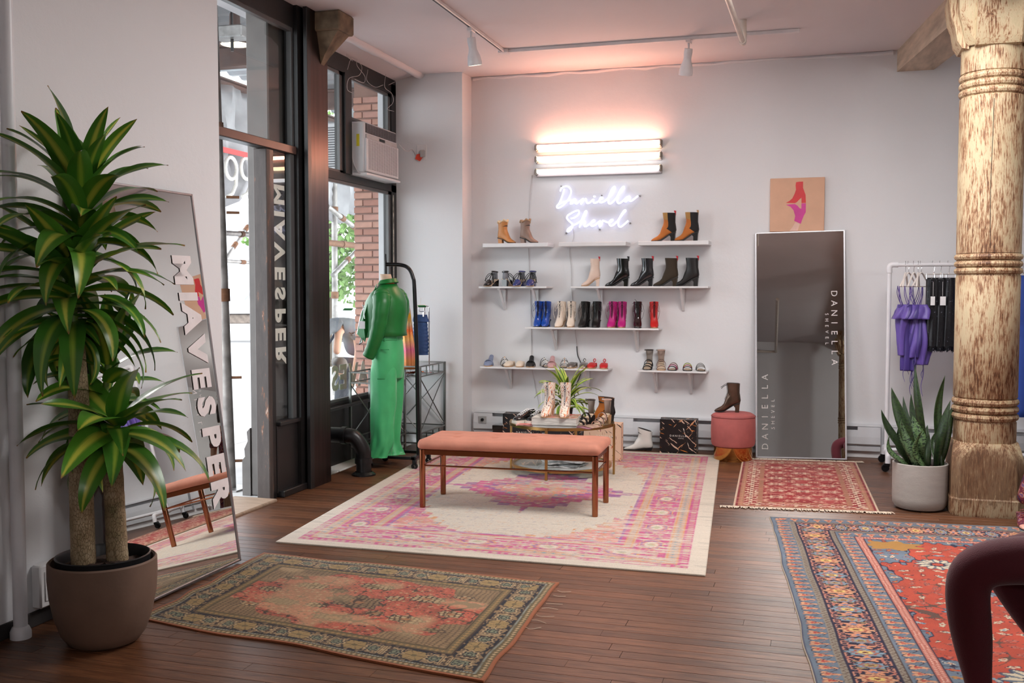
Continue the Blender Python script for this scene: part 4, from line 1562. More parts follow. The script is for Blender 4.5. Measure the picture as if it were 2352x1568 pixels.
for k, (dx, dy, rz, c_, lb) in enumerate(((0.02, -0.05, 8, (198, 198, 196), 'lowest white magazine on the table lower shelf'), (0.05, -0.03, -18, (120, 124, 124), 'dark-spined magazine in middle of the lower shelf pile'), (0.0, -0.02, 32, (208, 208, 206), 'pale magazine turned sideways on the lower shelf pile'), (0.06, 0.0, -6, (190, 190, 188), 'topmost magazine on the table lower shelf'))):
    magazine('magazine', (-2.06 + dx, 8.28 + dy, 0.079 + 0.0094 - 0.0095 + k * 0.0125), R(rz), 0.29, 0.21, c_, lb, 0.0095, group=None)

# ---- printed shoe boxes on the floor
def splat_mat(name, base, cols, glossy=0.35):
    m = bpy.data.materials.new(name)
    t = NT(m)
    tc = t.n('TexCoord')
    cur = None
    base_c = srgb(*base)
    prev = base_c
    for k, (c_, ang, sc_, thr) in enumerate(cols):
        mp = t.n('Mapping')
        mp.inputs['Rotation'].default_value = (R(ang * 0.2), R(ang), R(ang * 0.2))
        mp.inputs['Location'].default_value = (k * 3.1, k * 1.7, k * 0.9)
        m2_ = t.n('Mapping')
        m2_.inputs['Scale'].default_value = (1.0, 1.0, 0.09)
        t.l(tc.outputs['Object'], mp.inputs[0])
        t.l(mp.outputs[0], m2_.inputs[0])
        n = t.noise(sc_, 2, 0.55, m2_.outputs[0])
        r = t.ramp(n.outputs['Fac'], [(thr, (0, 0, 0, 1)), (thr + 0.015, (1, 1, 1, 1))])
        mx = t.mix(r.outputs[0], prev, srgb(*c_))
        prev = mx.outputs[0]
    t.l(prev, t.b.inputs['Base Color'])
    t.b.inputs['Roughness'].default_value = glossy
    return m
M_SPLATB = splat_mat('black_splatter_card', (16, 15, 18), [((214, 180, 160), 50, 46, 0.64), ((206, 150, 110), -42, 52, 0.65), ((226, 214, 200), 20, 60, 0.66), ((220, 130, 50), 75, 60, 0.69)])
M_SPLATP = splat_mat('peach_splatter_card', (222, 186, 160), [((40, 30, 30), 50, 54, 0.67), ((200, 96, 50), -30, 56, 0.66), ((120, 50, 60), 10, 60, 0.68)], 0.5)
M_WHITEINK = mat('white_ink', (236, 232, 224), 0.5)
RF = Matrix(((1, 0, 0, 0), (0, 0, -1, 0), (0, 1, 0, 0), (0, 0, 0, 1)))    # text upright facing -Y
def shoe_box(loc, rz, w, h, d, m, label, title_z=None, tx=0.0, side=(214, 168, 140), mirror=False):
    t = thing('shoe_box', label, 'box', loc, rz)
    MB().rbox(-w / 2, w / 2, 0, d, 0, h, 0.003).build('carton', m, t, smooth=False)
    MB().box(-w / 2 - 0.003, w / 2 + 0.003, d * 0.62, d + 0.003, 0.0, h + 0.003).build('lid', m, t, smooth=False)
    if title_z is not None:
        text_part('title', 'DANIELLA', w * 0.072, M_WHITEINK, t, Matrix.Translation((tx, -0.0015, title_z)) @ RF, 0.0004, 0, 1.5)
        text_part('subtitle', 'SHEVEL', w * 0.034, M_WHITEINK, t, Matrix.Translation((tx + w * .08, -0.0015, title_z - w * 0.065)) @ RF, 0.0004, 0, 1.5)
    return t
pb = fl(1557, 1042)
shoe_box((pb.x, pb.y, 0), R(1), 0.345, 0.325, 0.14, M_SPLATB, 'black paint-splatter shoe box between white boot and pink stool', 0.17)
shoe_box((-2.80, 9.55, 0), R(0), 0.36, 0.33, 0.14, M_SPLATB, 'black paint-splatter shoe box left behind the glass table', 0.15, 0.04)
shoe_box((-2.36, 9.50, 0), R(-2), 0.36, 0.20, 0.14, M_SPLATB, 'low black splatter shoe box directly behind the glass table', 0.12, 0.0)
shoe_box((-1.86, 8.98, 0.01), R(3), 0.34, 0.335, 0.12, M_SPLATP, 'peach splatter shoe box right behind the glass table', 0.22, 0.02)
bb = thing('black_jar', 'small glossy black box in front of the thermostat end of heater', 'box', (-3.06, 9.72, 0))
MB().rbox(-0.065, 0.065, -0.05, 0.05, 0, 0.18, 0.008).build('body', mat('gloss_black', (12, 12, 14), 0.12, coat=0.6), bb)
MB().rbox(-0.068, 0.068, -0.053, 0.053, 0.15, 0.195, 0.006).build('lid', mat('gloss_black', (12, 12, 14), 0.12), bb)

# ---- pink velvet stool
so = thing('round_stool', 'round dusty-rose velvet stool with polished gold base', 'stool', (-0.74, 9.44, 0.0))
MB().lathe([(0.0, 0.125), (0.17, 0.125), (0.188, 0.135), (0.197, 0.16), (0.200, 0.28), (0.197, 0.39), (0.188, 0.415), (0.16, 0.43), (0.0, 0.436)], 56).build('cushion', velvet('rose_velvet', (172, 92, 88)), so)
MB().lathe([(0.0, 0.0), (0.171, 0.0), (0.173, 0.004), (0.173, 0.124), (0.0, 0.126)], 56).build('base', M_GOLD, so)
MB().lathe([(0.1995, 0.395), (0.2015, 0.40), (0.1975, 0.405)], 56).build('piping', velvet('rose_piping', (150, 78, 76)), so)

# ---- wall mirror (leans back) + its lettering
def mirror_mat():
    m = bpy.data.materials.new('mirror_silver')
    t = NT(m)
    n = t.noise(2, 4)
    r = t.ramp(n.outputs['Fac'], [(0.3, (0.86, 0.88, 0.86, 1)), (0.7, (0.90, 0.92, 0.90, 1))])
    t.l(r.outputs[0], t.b.inputs['Base Color'])
    t.b.inputs['Metallic'].default_value = 1
    n2 = t.noise(3.5, 6, 0.7)
    r2 = t.ramp(n2.outputs['Fac'], [(0.55, (0.0,) * 3 + (1,)), (0.85, (0.06,) * 3 + (1,))])
    t.l(r2.outputs[0], t.b.inputs['Roughness'])
    return m
M_MIRROR = mirror_mat()
M_ALU = mat('mirror_frame_aluminium', (208, 208, 212), 0.3, 0.3, var=0.03)
MWD, MHT = 0.80, 2.10
m1 = thing('wall_mirror', 'tall thin-framed mirror leaning on back wall below the canvas print', 'mirror', (-0.145, 9.70, 0.004), 0)
m1.matrix_world = Matrix.Translation((-0.145, 9.635, 0.004)) @ Matrix.Rotation(R(1.2), 4, 'Z') @ Matrix.Rotation(R(-6.3), 4, 'X') @ Matrix.Rotation(R(-1.1), 4, 'Y')
# local: x width, y thickness (front at -y), z height
def mirror_parts(t, w, h, fw=0.012, fd=0.022, fm=M_ALU):
    MB().box(-w / 2, w / 2, 0.002, 0.008, 0.004, h - 0.004).build('glass', M_MIRROR, t, smooth=False)
    f = MB()
    f.rbox(-w / 2 - 0.002, -w / 2 + fw, -0.004, fd, 0, h, 0.002).rbox(w / 2 - fw, w / 2 + 0.002, -0.004, fd, 0, h, 0.002)
    f.rbox(-w / 2, w / 2, -0.004, fd, 0, fw, 0.002).rbox(-w / 2, w / 2, -0.004, fd, h - fw, h, 0.002)
    f.build('frame', fm, t, smooth=False)
mirror_parts(m1, MWD, MHT)
M_WVINYL = mat('white_vinyl', (222, 214, 214), 0.5)
Vd = Matrix(((0, 1, 0, 0), (0, 0, -1, 0), (-1, 0, 0, 0), (0, 0, 0, 1)))     # reads downward, tops to +x, faces -y
Vu = Matrix(((0, -1, 0, 0), (0, 0, -1, 0), (1, 0, 0, 0), (0, 0, 0, 1)))     # reads upward, tops to -x
def vtext(parent, body, size, x, z0, z1, Mr, m, off=0.0):
    n = len(body)
    for k, ch in enumerate(body):
        if ch == ' ':
            continue
        z = z0 + (z1 - z0) * k / (n - 1)
        text_part('letter', ch, size, m, parent, Matrix.Translation((x, -0.0008, z)) @ Mr, 0.0006, off)
vtext(m1, 'DANIELLA', 0.078, 0.300, 1.515, 0.885, Vd, M_WVINYL, 0.0)
vtext(m1, 'SHEVEL', 0.042, 0.235, 1.325, 1.055, Vd, M_WVINYL)
M_FADED = mat('faded_vinyl', (196, 192, 188), 0.4)
vtext(m1, 'DANIELLA', 0.082, -0.315, 0.105, 0.745, Vu, M_FADED)
vtext(m1, 'SHEVEL', 0.045, -0.245, 0.275, 0.53, Vu, M_FADED)

# ---- leaning mirror on the left wall
m2 = thing('leaning_mirror', 'tall wide mirror with white lettering leaning on left wall behind big plant', 'mirror', (-3.135, 4.54, 0.008), 0)
dx = 0.285
Hm = 2.10
lean2 = math.atan2(dx, Hm)
m2.rotation_euler = (0, 0, 0)
# local frame: x along +Y of room (width), front faces +X
m2.matrix_world = Matrix.Translation((-3.135, 4.54, 0.010)) @ Matrix.Rotation(R(90), 4, 'Z') @ Matrix.Rotation(-lean2, 4, 'X')
mirror_parts(m2, 1.0, Hm, 0.012, 0.024, metal('mirror_frame_grey', (168, 164, 166), 0.35))
def on_m2(x, y):
    """pixel to the mirror's own plane"""
    d = _fw + _rt * ((x - 1176) / FPX) - _up * ((y - 784) / FPX)
    Mi = m2.matrix_world.inverted()
    a, b = Mi @ _C, Mi.to_3x3() @ d
    return a + b * (-a.y / b.y)
for ch, (px, py) in zip('MIAVESPER', ((416, 620), (429, 681), (438, 731), (450, 802), (459, 868), (471, 933), (483, 1002), (493, 1066), (503, 1128))):
    p = on_m2(px, py)
    text_part('letter', ch, 0.215, M_WVINYL, m2, Matrix.Translation((p.x + 0.005, -0.0015, p.z)) @ Vd, 0.001, 0.012)

# ---- canvas print above the wall mirror
cv_ = thing('canvas_print', 'peach canvas with red heeled boot mirrored by a pink one', 'picture', (-0.215, BACK - 0.002, 2.09))
MB().rbox(-0.244, 0.244, -0.035, 0, 0, 0.495, 0.004).build('stretched_canvas', mat('peach_canvas', (214, 170, 142), 0.7, var=0.05), cv_, smooth=False)
def flat(name, pts, col, dz=0.0):
    """a printed shape on the canvas; pts in canvas pixels of the photo"""
    q = [((x - 1832) / 125 * 0.488, (0.495 - (y - 407) / 121 * 0.495)) for x, y in pts]
    MB().prism([(a, b) for a, b in q], 0, 0.0012, M=Matrix.Translation((0, -0.0352 - dz, 0)) @ RF).build(name, mat('print_ink_%d_%d_%d' % col, col, 0.5, var=0.1), cv_, smooth=False)
flat('printed_red_boot', [(1829, 417), (1836, 416), (1845, 416), (1845, 430), (1848, 438), (1851, 446), (1852, 464), (1842, 464), (1842, 452), (1838, 455), (1831, 462), (1827, 464), (1806, 463), (1814, 459), (1821, 453), (1826, 443), (1829, 434), (1828, 424)], (206, 42, 46))
flat('printed_pink_boot', [(1806, 467), (1827, 466), (1833, 470), (1838, 476), (1842, 477), (1842, 465), (1852, 465), (1852, 485), (1848, 492), (1844, 502), (1841, 511), (1826, 504), (1828, 493), (1824, 480), (1817, 472)], (206, 54, 146))
flat('printed_arm', [(1829, 507), (1839, 511), (1834, 527), (1815, 527), (1822, 518)], (226, 186, 170), 0.0008)

# ---- fluorescent battens on the wall
M_BATTEN = mat('batten_enamel', (158, 150, 150), 0.35)
M_CAP = metal('lamp_socket', (170, 160, 150), 0.35)
TUBES = [(2.955, (1.0, 0.38, 0.24), 60.0, 'uppermost peach-glowing fluorescent tube on the back wall', (1.0, 0.62, 0.42)),
         (2.84, (1.0, 0.68, 0.40), 18.0, 'middle warm-white fluorescent tube on the back wall', 1),
         (2.715, (0.96, 0.96, 1.0), 8.0, 'lowest cool-white fluorescent tube above the neon script', 1)]
for z, c_, st, lb, _ in TUBES:
    t = thing('fluorescent_tube', lb, 'lamp', (-2.10, BACK - 0.001, z), group='three stacked tubes above the neon sign')
    MB().rbox(-0.628, 0.628, -0.040, 0, -0.045, 0.034, 0.004).build('housing', M_BATTEN, t, smooth=False)
    MB().tube([(-0.605, -0.064, 0.006), (0.605, -0.064, 0.006)], 0.019, 16).build('tube', emis('tube_glow_%d' % int(z * 100), c_, st), t)
    for s in (-1, 1):
        so_ = MB().rbox(s * 0.618 - 0.012, s * 0.618 + 0.012, -0.078, -0.0, -0.03, 0.034, 0.006).build('socket', M_CAP, t)
        MB().tube([(s * 0.632, -0.062, 0.024), (s * 0.632, -0.062, -0.02)], 0.005, 6).build('clip', M_CAP, so_)

# ---- neon script
ns = thing('neon_sign', 'glowing white neon handwriting on a clear acrylic backing', 'sign', (0, 0, 0))
def nz(pts, sc=9.408, ox_=1250, oy_=400):
    out = []
    for x, y in pts:
        p = oy(ox_ + x / sc, oy_ + y / sc, 9.865)
        out.append(tuple(p))
    return out
NEON = emis('neon_white', (0.66, 0.70, 1.0), 1.9)
strokes = [
    [(345, 370), (365, 310), (420, 270), (500, 262), (555, 300), (580, 370), (565, 450), (520, 540), (450, 630), (370, 700), (300, 730), (270, 705), (300, 660), (400, 610), (500, 575), (580, 560)],
    [(435, 320), (400, 430), (355, 560), (300, 670)],
    [(685, 545), (640, 545), (580, 600), (570, 640), (620, 620), (680, 545), (660, 610), (700, 635), (760, 590), (840, 530), (820, 590), (790, 650), (850, 570), (900, 530), (910, 580), (930, 625), (990, 610), (1060, 540), (1060, 600), (1090, 620), (1150, 600), (1230, 540), (1260, 500), (1220, 505), (1190, 570), (1220, 612), (1290, 590), (1380, 520), (1480, 380), (1530, 290), (1505, 275), (1450, 350), (1390, 500), (1385, 600), (1420, 640), (1490, 590), (1600, 460), (1690, 340), (1730, 280), (1700, 275), (1640, 350), (1580, 480), (1575, 590), (1620, 630), (1700, 580), (1780, 500), (1850, 480), (1780, 510), (1740, 570), (1770, 590), (1850, 490), (1840, 560), (1880, 580), (1950, 530), (2025, 470)],
    [(1065, 482), (1105, 482)],
    [(575, 955), (640, 945), (710, 900), (750, 840), (740, 785), (690, 790), (590, 840), (510, 890), (490, 950), (540, 1010), (600, 1070), (610, 1130), (570, 1200), (520, 1240), (495, 1225), (520, 1180), (620, 1110), (720, 1060), (800, 1000), (880, 900), (915, 810), (890, 800), (850, 880), (800, 1010), (760, 1150)],
    [(770, 1120), (800, 1060), (860, 1010), (880, 1030), (860, 1100), (890, 1130), (960, 1090), (1060, 1030), (1090, 1000), (1050, 1000), (1000, 1070), (1030, 1120), (1100, 1100), (1190, 1020), (1215, 1020), (1190, 1080), (1200, 1135), (1240, 1090), (1260, 1010), (1290, 1010), (1370, 1040), (1440, 1030), (1480, 985), (1440, 990), (1400, 1050), (1430, 1110), (1490, 1100), (1590, 1000), (1700, 860), (1760, 790), (1735, 780), (1680, 850), (1610, 980), (1600, 1090), (1640, 1140), (1710, 1100), (1815, 1005)]]
for s_ in strokes:
    MB().tube(spline(nz(s_), 4), 0.0075, 8).build('neon_tube', NEON, ns)
# acrylic backing, contour shaped and standing off the wall
hull = [(200, 640), (250, 330), (360, 200), (560, 190), (680, 300), (700, 440), (900, 420), (1080, 410), (1300, 400), (1420, 230), (1560, 170), (1780, 180), (1860, 330), (1960, 420), (2080, 420), (2080, 560), (1900, 760), (1830, 800), (1860, 930), (1900, 1000), (1880, 1100), (1760, 1240), (1600, 1240), (1480, 1200), (1250, 1240), (1000, 1220), (820, 1210), (640, 1270), (540, 1330), (420, 1310), (400, 1160), (430, 1000), (380, 850), (240, 800)]
hp = [(p[0], p[2]) for p in nz(hull)]
MB().prism(hp, 0, 0.004, M=Matrix.Translation((0, 9.888, 0)) @ RF).build('acrylic_backing', glass('acrylic', (0.985, 0.985, 0.99), 0.5), ns, smooth=False)
for q in ((360, 258), (1235, 457), (2060, 465), (1850, 1055), (1190, 1195), (465, 1272)):
    p = nz([q])[0]
    MB().tube([(p[0], 9.875, p[2]), (p[0], 9.899, p[2])], 0.008, 10).build('standoff', M_STEEL, ns)

# ---- shelves
def floating_shelf(x0, x1, label):
    t = thing('floating_shelf', label, 'shelf', ((x0 + x1) / 2, BACK - 0.001, 1.97))
    h = (x1 - x0) / 2
    MB().rbox(-h, h, -0.249, 0, 0, 0.038, 0.002).build('board', M_TRIM, t, smooth=False)
    MB().box(-h + 0.05, h - 0.05, -0.02, 0, -0.003, 0.0).build('wall_cleat', M_TRIM, t, smooth=False)
floating_shelf(-3.22, -2.55, 'thick floating shelf holding tan and taupe ankle boots')
floating_shelf(-2.44, -1.78, 'empty thick floating shelf under the neon sign')
floating_shelf(-1.66, -1.00, 'thick floating shelf with two tan and black heeled boots')
def bracket_shelf(x0, x1, top, bxs, label):
    t = thing('bracket_shelf', label, 'shelf', ((x0 + x1) / 2, BACK - 0.001, top))
    cx, h = (x0 + x1) / 2, (x1 - x0) / 2
    MB().rbox(-h, h, -0.25, 0, -0.018, 0, 0.002).build('board', M_TRIM, t, smooth=False)
    for bx in bxs:
        x = bx - cx
        b = MB()
        b.rbox(x - 0.014, x + 0.014, -0.215, 0, -0.036, -0.018, 0.003)
        b.rbox(x - 0.014, x + 0.014, -0.018, 0, -0.235, -0.018, 0.003)
        b.loft([[(x + sx, y, z) for y, z in ((-0.185, -0.036), (-0.155, -0.036), (-0.016, -0.20), (-0.016, -0.232))] for sx in (-0.012, 0.012)])
        br = b.build('bracket', M_TRIM, t, smooth=False)
        MB().tube([(x, -0.018, -0.222), (x, -0.021, -0.222)], 0.005, 8).build('screw', M_STEEL, br)
bxw = lambda px, py: oy(px, py, BACK).x
bracket_shelf(-3.26, -2.56, 1.582, [bxw(1160, 700), bxw(1235, 700)], 'white bracket shelf with ribbon-laced black and blue heels')
bracket_shelf(-2.32, -1.00, 1.582, [bxw(1382, 690), bxw(1570, 700)], 'white bracket shelf with five tall heeled ankle boots')
bracket_shelf(-2.78, -1.46, 1.182, [bxw(1278, 790), bxw(1465, 795)], 'white bracket shelf with colourful lace-up boots')
bracket_shelf(-3.25, -1.95, 0.782, [bxw(1174, 880), bxw(1352, 885)], 'white bracket shelf with a row of flat mules and slippers')
bracket_shelf(-1.66, -1.01, 0.782, [bxw(1508, 890), bxw(1588, 893)], 'short white bracket shelf with strappy sandals')

# ---- cables on the wall
def cable(pts, r, m_, label, name='cable'):
    t = thing(name, label, 'cable', (0, 0, 0))
    MB().tube(spline([tuple(oy(x, y, 9.893)) for x, y in pts], 5), r, 6).build('cord', m_, t)
    return t
M_CORDW = mat('white_cord', (200, 196, 196), 0.5)
cable([(1222, 402), (1218, 440), (1215, 500), (1214, 580), (1218, 660), (1220, 760), (1222, 840), (1228, 880), (1236, 915), (1240, 945)], 0.003, M_CORDW, 'thin white cord from the tubes down to the heater')
cable([(1316, 525), (1318, 545), (1308, 575), (1313, 620), (1314, 680), (1320, 750), (1325, 795)], 0.0025, M_CORDW, 'thin white cord hanging from the neon sign')
cable([(1325, 795), (1327, 815), (1333, 830), (1338, 845), (1330, 868), (1322, 890), (1318, 920)], 0.0045, M_BLACKMET, 'black adapter cord continuing below the white neon cord')

# ---- track lighting
M_TRACK = mat('track_white', (218, 214, 216), 0.35)
tk = thing('lighting_track', 'white ceiling track running along the back wall', 'track light', (0, 0, 0))
MB().rbox(-2.73, -0.19, 8.83, 8.865, CEIL - 0.03, CEIL - 0.001, 0.003).build('rail', M_TRACK, tk, smooth=False)
MB().rbox(-2.79, -2.70, 8.80, 8.89, CEIL - 0.034, CEIL - 0.0005, 0.003).build('corner_joint', M_TRACK, tk, smooth=False)
tk2 = thing('lighting_track', 'white ceiling track running from the front towards the corner', 'track light', (0, 0, 0))
MB().rbox(-2.765, -2.73, 4.2, 8.80, CEIL - 0.03, CEIL - 0.001, 0.003).build('rail', M_TRACK, tk2, smooth=False)
MB().box(-2.754, -2.741, 4.25, 8.78, CEIL - 0.0305, CEIL - 0.0295).build('slot', M_BLACKMET, tk2, smooth=False)
def spot(loc, aim, label, glow, power=0):
    t = thing('track_spotlight', label, 'spotlight', loc)
    aim = Vector(aim).normalized()
    MB().rbox(-0.02, 0.02, -0.05, 0.05, -0.028, -0.001, 0.003).build('adapter', M_TRACK, t, smooth=False)
    MB().tube([(0, 0, -0.02), (0, 0, -0.09)], 0.009, 8).build('stem', M_TRACK, t)
    q = Vector((0, 0, -1)).rotation_difference(aim).to_matrix().to_4x4()
    Mx = Matrix.Translation((0, 0, -0.07)) @ q
    MB().lathe([(0.0, 0.0), (0.035, -0.003), (0.037, -0.03), (0.033, -0.08), (0.036, -0.105), (0.052, -0.15), (0.060, -0.20), (0.059, -0.225), (0.052, -0.225), (0.05, -0.18), (0.0, -0.17)], 28, M=Mx).build('shade', M_TRACK, t)
    MB().lathe([(0.0, -0.213), (0.05, -0.214), (0.05, -0.21), (0.0, -0.205)], 24, M=Mx).build('lens', emis('lens_glow_%s' % label[:4], (1.0, 0.86, 0.6), glow), t)
    if power:
        d = bpy.data.lights.new('spot_beam', 'SPOT')
        d.energy, d.color, d.spot_size, d.spot_blend, d.shadow_soft_size = power, (1.0, 0.86, 0.68), R(70), 0.6, 0.05
        o = bpy.data.objects.new('spot_beam', d)
        COL.objects.link(o)
        o.parent = t
        o.location = Vector((0, 0, -0.07)) + aim * 0.24
        o.rotation_euler = Vector((0, 0, -1)).rotation_difference(aim).to_euler()
spot((-2.7475, 7.95, CEIL - 0.028), (0.08, 0.22, -1), 'lit white track spotlight left of centre on the ceiling', 9.0, 40)
spot((-1.10, 8.848, CEIL - 0.028), (-0.16, 0.30, -1), 'unlit-looking white track spotlight near the ceiling pipe', 0.3, 0)
pp = thing('ceiling_pipe', 'cream pipe running along the ceiling and ending in an elbow', 'pipe', (0, 0, 0))
M_CREAMP = mat('cream_pipe', (214, 204, 194), 0.4)
pa, pbv = hit(1705, -60, 2, 3.52), hit(1706, 102, 2, 3.50)
MB().tube([(pbv.x - 0.05, pbv.y - 4.5, 3.56), (pbv.x, pbv.y, 3.52)], 0.021, 14).build('tube', M_CREAMP, pp)
MB().tube([(pbv.x, pbv.y - 0.05, 3.52), (pbv.x, pbv.y + 0.02, 3.52), (pbv.x, pbv.y + 0.03, 3.56), (pbv.x, pbv.y + 0.03, 3.699)], 0.027, 14).build('elbow', M_CREAMP, pp)

# ---- air conditioner in the bay
ac = thing('air_conditioner', 'white window air conditioner in the upper right pane', 'air conditioner', (-4.0, 8.58, 2.62))
M_AC = mat('ac_plastic', (214, 214, 216), 0.4, var=0.03)
MB().rbox(-0.50, 0.0, 0.0, 0.76, 0.0, 0.465, 0.015).build('cabinet', M_AC, ac)
MB().rbox(-0.002, 0.02, 0.01, 0.75, 0.01, 0.315, 0.008).build('front_panel', M_AC, ac)
MB().rbox(0.0, 0.012, 0.03, 0.73, 0.315, 0.355, 0.004).build('control_strip', mat('ac_strip', (178, 176, 176), 0.35), ac)
MB().box(0.0125, 0.0135, 0.31, 0.44, 0.322, 0.348).build('display', M_BLACKMET, ac)
MB().box(0.0, 0.004, 0.03, 0.73, 0.365, 0.45).build('outlet_recess', mat('ac_dark', (58, 58, 62), 0.5), ac)
lo = MB()
for k in range(24):
    z = 0.03 + k * 0.0115
    lo.box(0.0195, 0.0245, 0.05, 0.71, z, z + 0.006)
for k in range(13):
    yy = 0.05 + k * 0.055
    lo.box(0.0195, 0.024, yy - 0.001, yy + 0.001, 0.03, 0.305)
o = lo.build('grille', M_AC, ac, smooth=False)
MB().box(0.0195, 0.0203, 0.05, 0.71, 0.03, 0.305).build('grille_shadow', mat('ac_grille_shade', (96, 98, 104), 0.7), ac, smooth=False)  # dark sheet painted as the shade between the grille bars
vn = MB()
for k in range(6):
    vn.box(0.003, 0.010, 0.04, 0.72, 0.372 + k * 0.013, 0.375 + k * 0.013)
for k in range(12):
    vn.box(0.003, 0.009, 0.06 + k * 0.058, 0.064 + k * 0.058, 0.367, 0.448)
vn.build('air_vanes', mat('ac_vane', (120, 120, 126), 0.5), ac, smooth=False)
sd_ = MB()
for k in range(17):
    z = 0.06 + k * 0.022
    sd_.box(-0.48, -0.18, -0.004, 0.001, z, z + 0.011)
sd_.build('side_louvres', mat('ac_side_slot', (90, 92, 96), 0.6), ac, smooth=False)
MB().box(-0.075, -0.045, -0.0012, 0.0, 0.24, 0.35).build('energy_label', mat('yellow_sticker', (222, 206, 40), 0.5), ac, smooth=False)
MB().tube(spline([(-0.11, -0.012, 0.44), (-0.12, -0.014, 0.30), (-0.11, -0.012, 0.12), (-0.06, -0.014, 0.01), (-0.03, -0.012, -0.01)], 5), 0.005, 6).build('drain_hose', M_CORDW, ac)
MB().rbox(-0.14, 0.03, -0.01, 0.77, -0.022, -0.001, 0.004).build('support_ledge', M_TRIM, ac, smooth=False)
# outlet with red tag, cord
oo = oy(968, 350, 9.619)
ot = thing('wall_outlet', 'white wall outlet with an orange-red tag hanging from plug', 'outlet', (oo.x, 9.619, oo.z))
MB().rbox(-0.05, 0.06, -0.008, 0, -0.075, 0.075, 0.003).build('plate', M_TRIM, ot, smooth=False)
MB().rbox(0.0, 0.045, -0.045, -0.008, -0.05, 0.02, 0.006).build('plug', mat('plug_grey', (170, 168, 166), 0.5), ot)
MB().loft([[(-0.045, y, -0.02), (0.01, y, -0.01), (0.02, y, -0.05), (-0.01, y, -0.09), (-0.06, y, -0.065)] for y in (-0.02, -0.016)]).build('tag', mat('red_orange_tag', (226, 74, 50), 0.5), ot, smooth=False)
t = thing('power_cord', 'white cord from the air conditioner to the outlet', 'cable', (0, 0, 0))
MB().tube(spline([(-3.99, 9.35, 2.98), (-3.97, 9.5, 2.93), (oo.x - 0.09, 9.60, oo.z + 0.03), (oo.x - 0.05, 9.61, oo.z - 0.03), (oo.x + 0.01, 9.60, oo.z - 0.05)], 6), 0.004, 6).build('cord', M_CORDW, t)
# loose wires under the soffit
t = thing('loose_wires', 'loose thin white wires looping from the soffit over the bay window', 'cable', (0, 0, 0))
wz = [[(798, 160), (808, 135), (830, 150), (826, 172), (802, 180), (798, 205), (812, 215)], [(822, 130), (820, 150), (838, 175), (835, 190), (815, 182)], [(845, 160), (843, 185), (862, 200), (880, 195)], [(886, 170), (884, 200), (900, 215), (903, 235), (890, 250), (905, 256)], [(800, 115), (796, 128), (810, 140)], [(893, 195), (903, 190), (912, 186)]]
for w_ in wz:
    MB().tube(spline([tuple(ox(x, y, -4.09)) for x, y in w_], 6), 0.0022, 5).build('wire', M_CORDW, t)

# ---- white riser pipe and junction box by the plant
t = thing('riser_pipe', 'white floor-to-ceiling pipe against the left wall', 'pipe', (-3.39, 3.648, 0))
MB().tube([(0, 0, 0.0), (0, 0, 3.70)], 0.030, 20).build('tube', M_PIPEW, t)
MB().lathe([(0.032, 0.0), (0.045, 0.0), (0.045, 0.03), (0.036, 0.05), (0.030, 0.055)], 20).build('floor_collar', M_PIPEW, t)
jb = ox(98, 1338, LEFTX)
t = thing('junction_box', 'white plastic box low on the wall behind the big pot', 'box', (LEFTX, jb.y, jb.z))
MB().rbox(0.0, 0.055, -0.075, 0.075, -0.10, 0.10, 0.008).build('cover', M_TRIM, t)
MB().rbox(0.055, 0.060, -0.05, 0.05, -0.07, 0.07, 0.003).build('lid', M_TRIM, t)
# ================================================================ SHOES
# local frame of a shoe: toe towards +x at x = L, heel at x = 0, y across, z up, standing on z = 0
def shoe_mats(key, col, kind='leather'):
    k = 'shoe_%s_%s' % (kind, key)
    if kind == 'patent':
        return mat(k, col, 0.12, var=0.06, coat=0.8)
    if kind == 'suede':
        return mat(k, col, 0.85, var=0.12, bump=0.3, bscale=200, sheen=0.3)
    if kind == 'metallic':
        return mat(k, col, 0.22, 0.7, var=0.15)
    return mat(k, col, 0.42, var=0.08, bump=0.1, bscale=120)


M_SOLE = mat('shoe_sole_black', (24, 20, 20), 0.5)
M_SOLET = mat('shoe_sole_tan', (176, 138, 100), 0.6)
M_RED = mat('red_pull_tab', (186, 24, 40), 0.5)
M_LININGD = mat('shoe_lining_dark', (52, 46, 44), 0.8)
M_LINING = mat('shoe_lining_pale', (206, 184, 160), 0.7)


def ringp2(bot, top, hw, n=18, flat=0.0):
    """ring of a foot section between two profile points"""
    bx, bz = bot
    tx, tz = top
    cx, cz = (bx + tx) / 2, (bz + tz) / 2
    ax, az = (tx - bx) / 2, (tz - bz) / 2
    out = []
    for k in range(n):
        a = 2 * math.pi * k / n
        c_, s_ = math.cos(a), math.sin(a)
        yy = hw * math.copysign(abs(s_) ** 0.8, s_)
        cc = -c_
        if cc < 0:
            cc = math.copysign(abs(cc) ** (1 - 0.55 * flat), cc)
        out.append((cx + ax * cc, yy, cz + az * cc))
    return out


BOOT_ST = [  # (bottom x,z), (top x,z), half width, at L=0.24, heel 0.08
    ((0.240, 0.006), (0.238, 0.014), 0.006), ((0.232, 0.004), (0.230, 0.024), 0.018), ((0.210, 0.004), (0.206, 0.038), 0.030),
    ((0.178, 0.004), (0.176, 0.054), 0.039), ((0.148, 0.010), (0.155, 0.078), 0.039), ((0.112, 0.034), (0.146, 0.106), 0.036),
    ((0.070, 0.062), (0.138, 0.132), 0.034), ((0.030, 0.078), (0.130, 0.150), 0.034), ((0.006, 0.084), (0.125, 0.166), 0.035),
    ((0.000, 0.110), (0.122, 0.182), 0.036), ((0.004, 0.145), (0.121, 0.198), 0.037), ((0.010, 0.180), (0.122, 0.212), 0.038),
    ((0.010, 0.225), (0.126, 0.240), 0.041), ((0.008, 0.268), (0.130, 0.272), 0.043)]


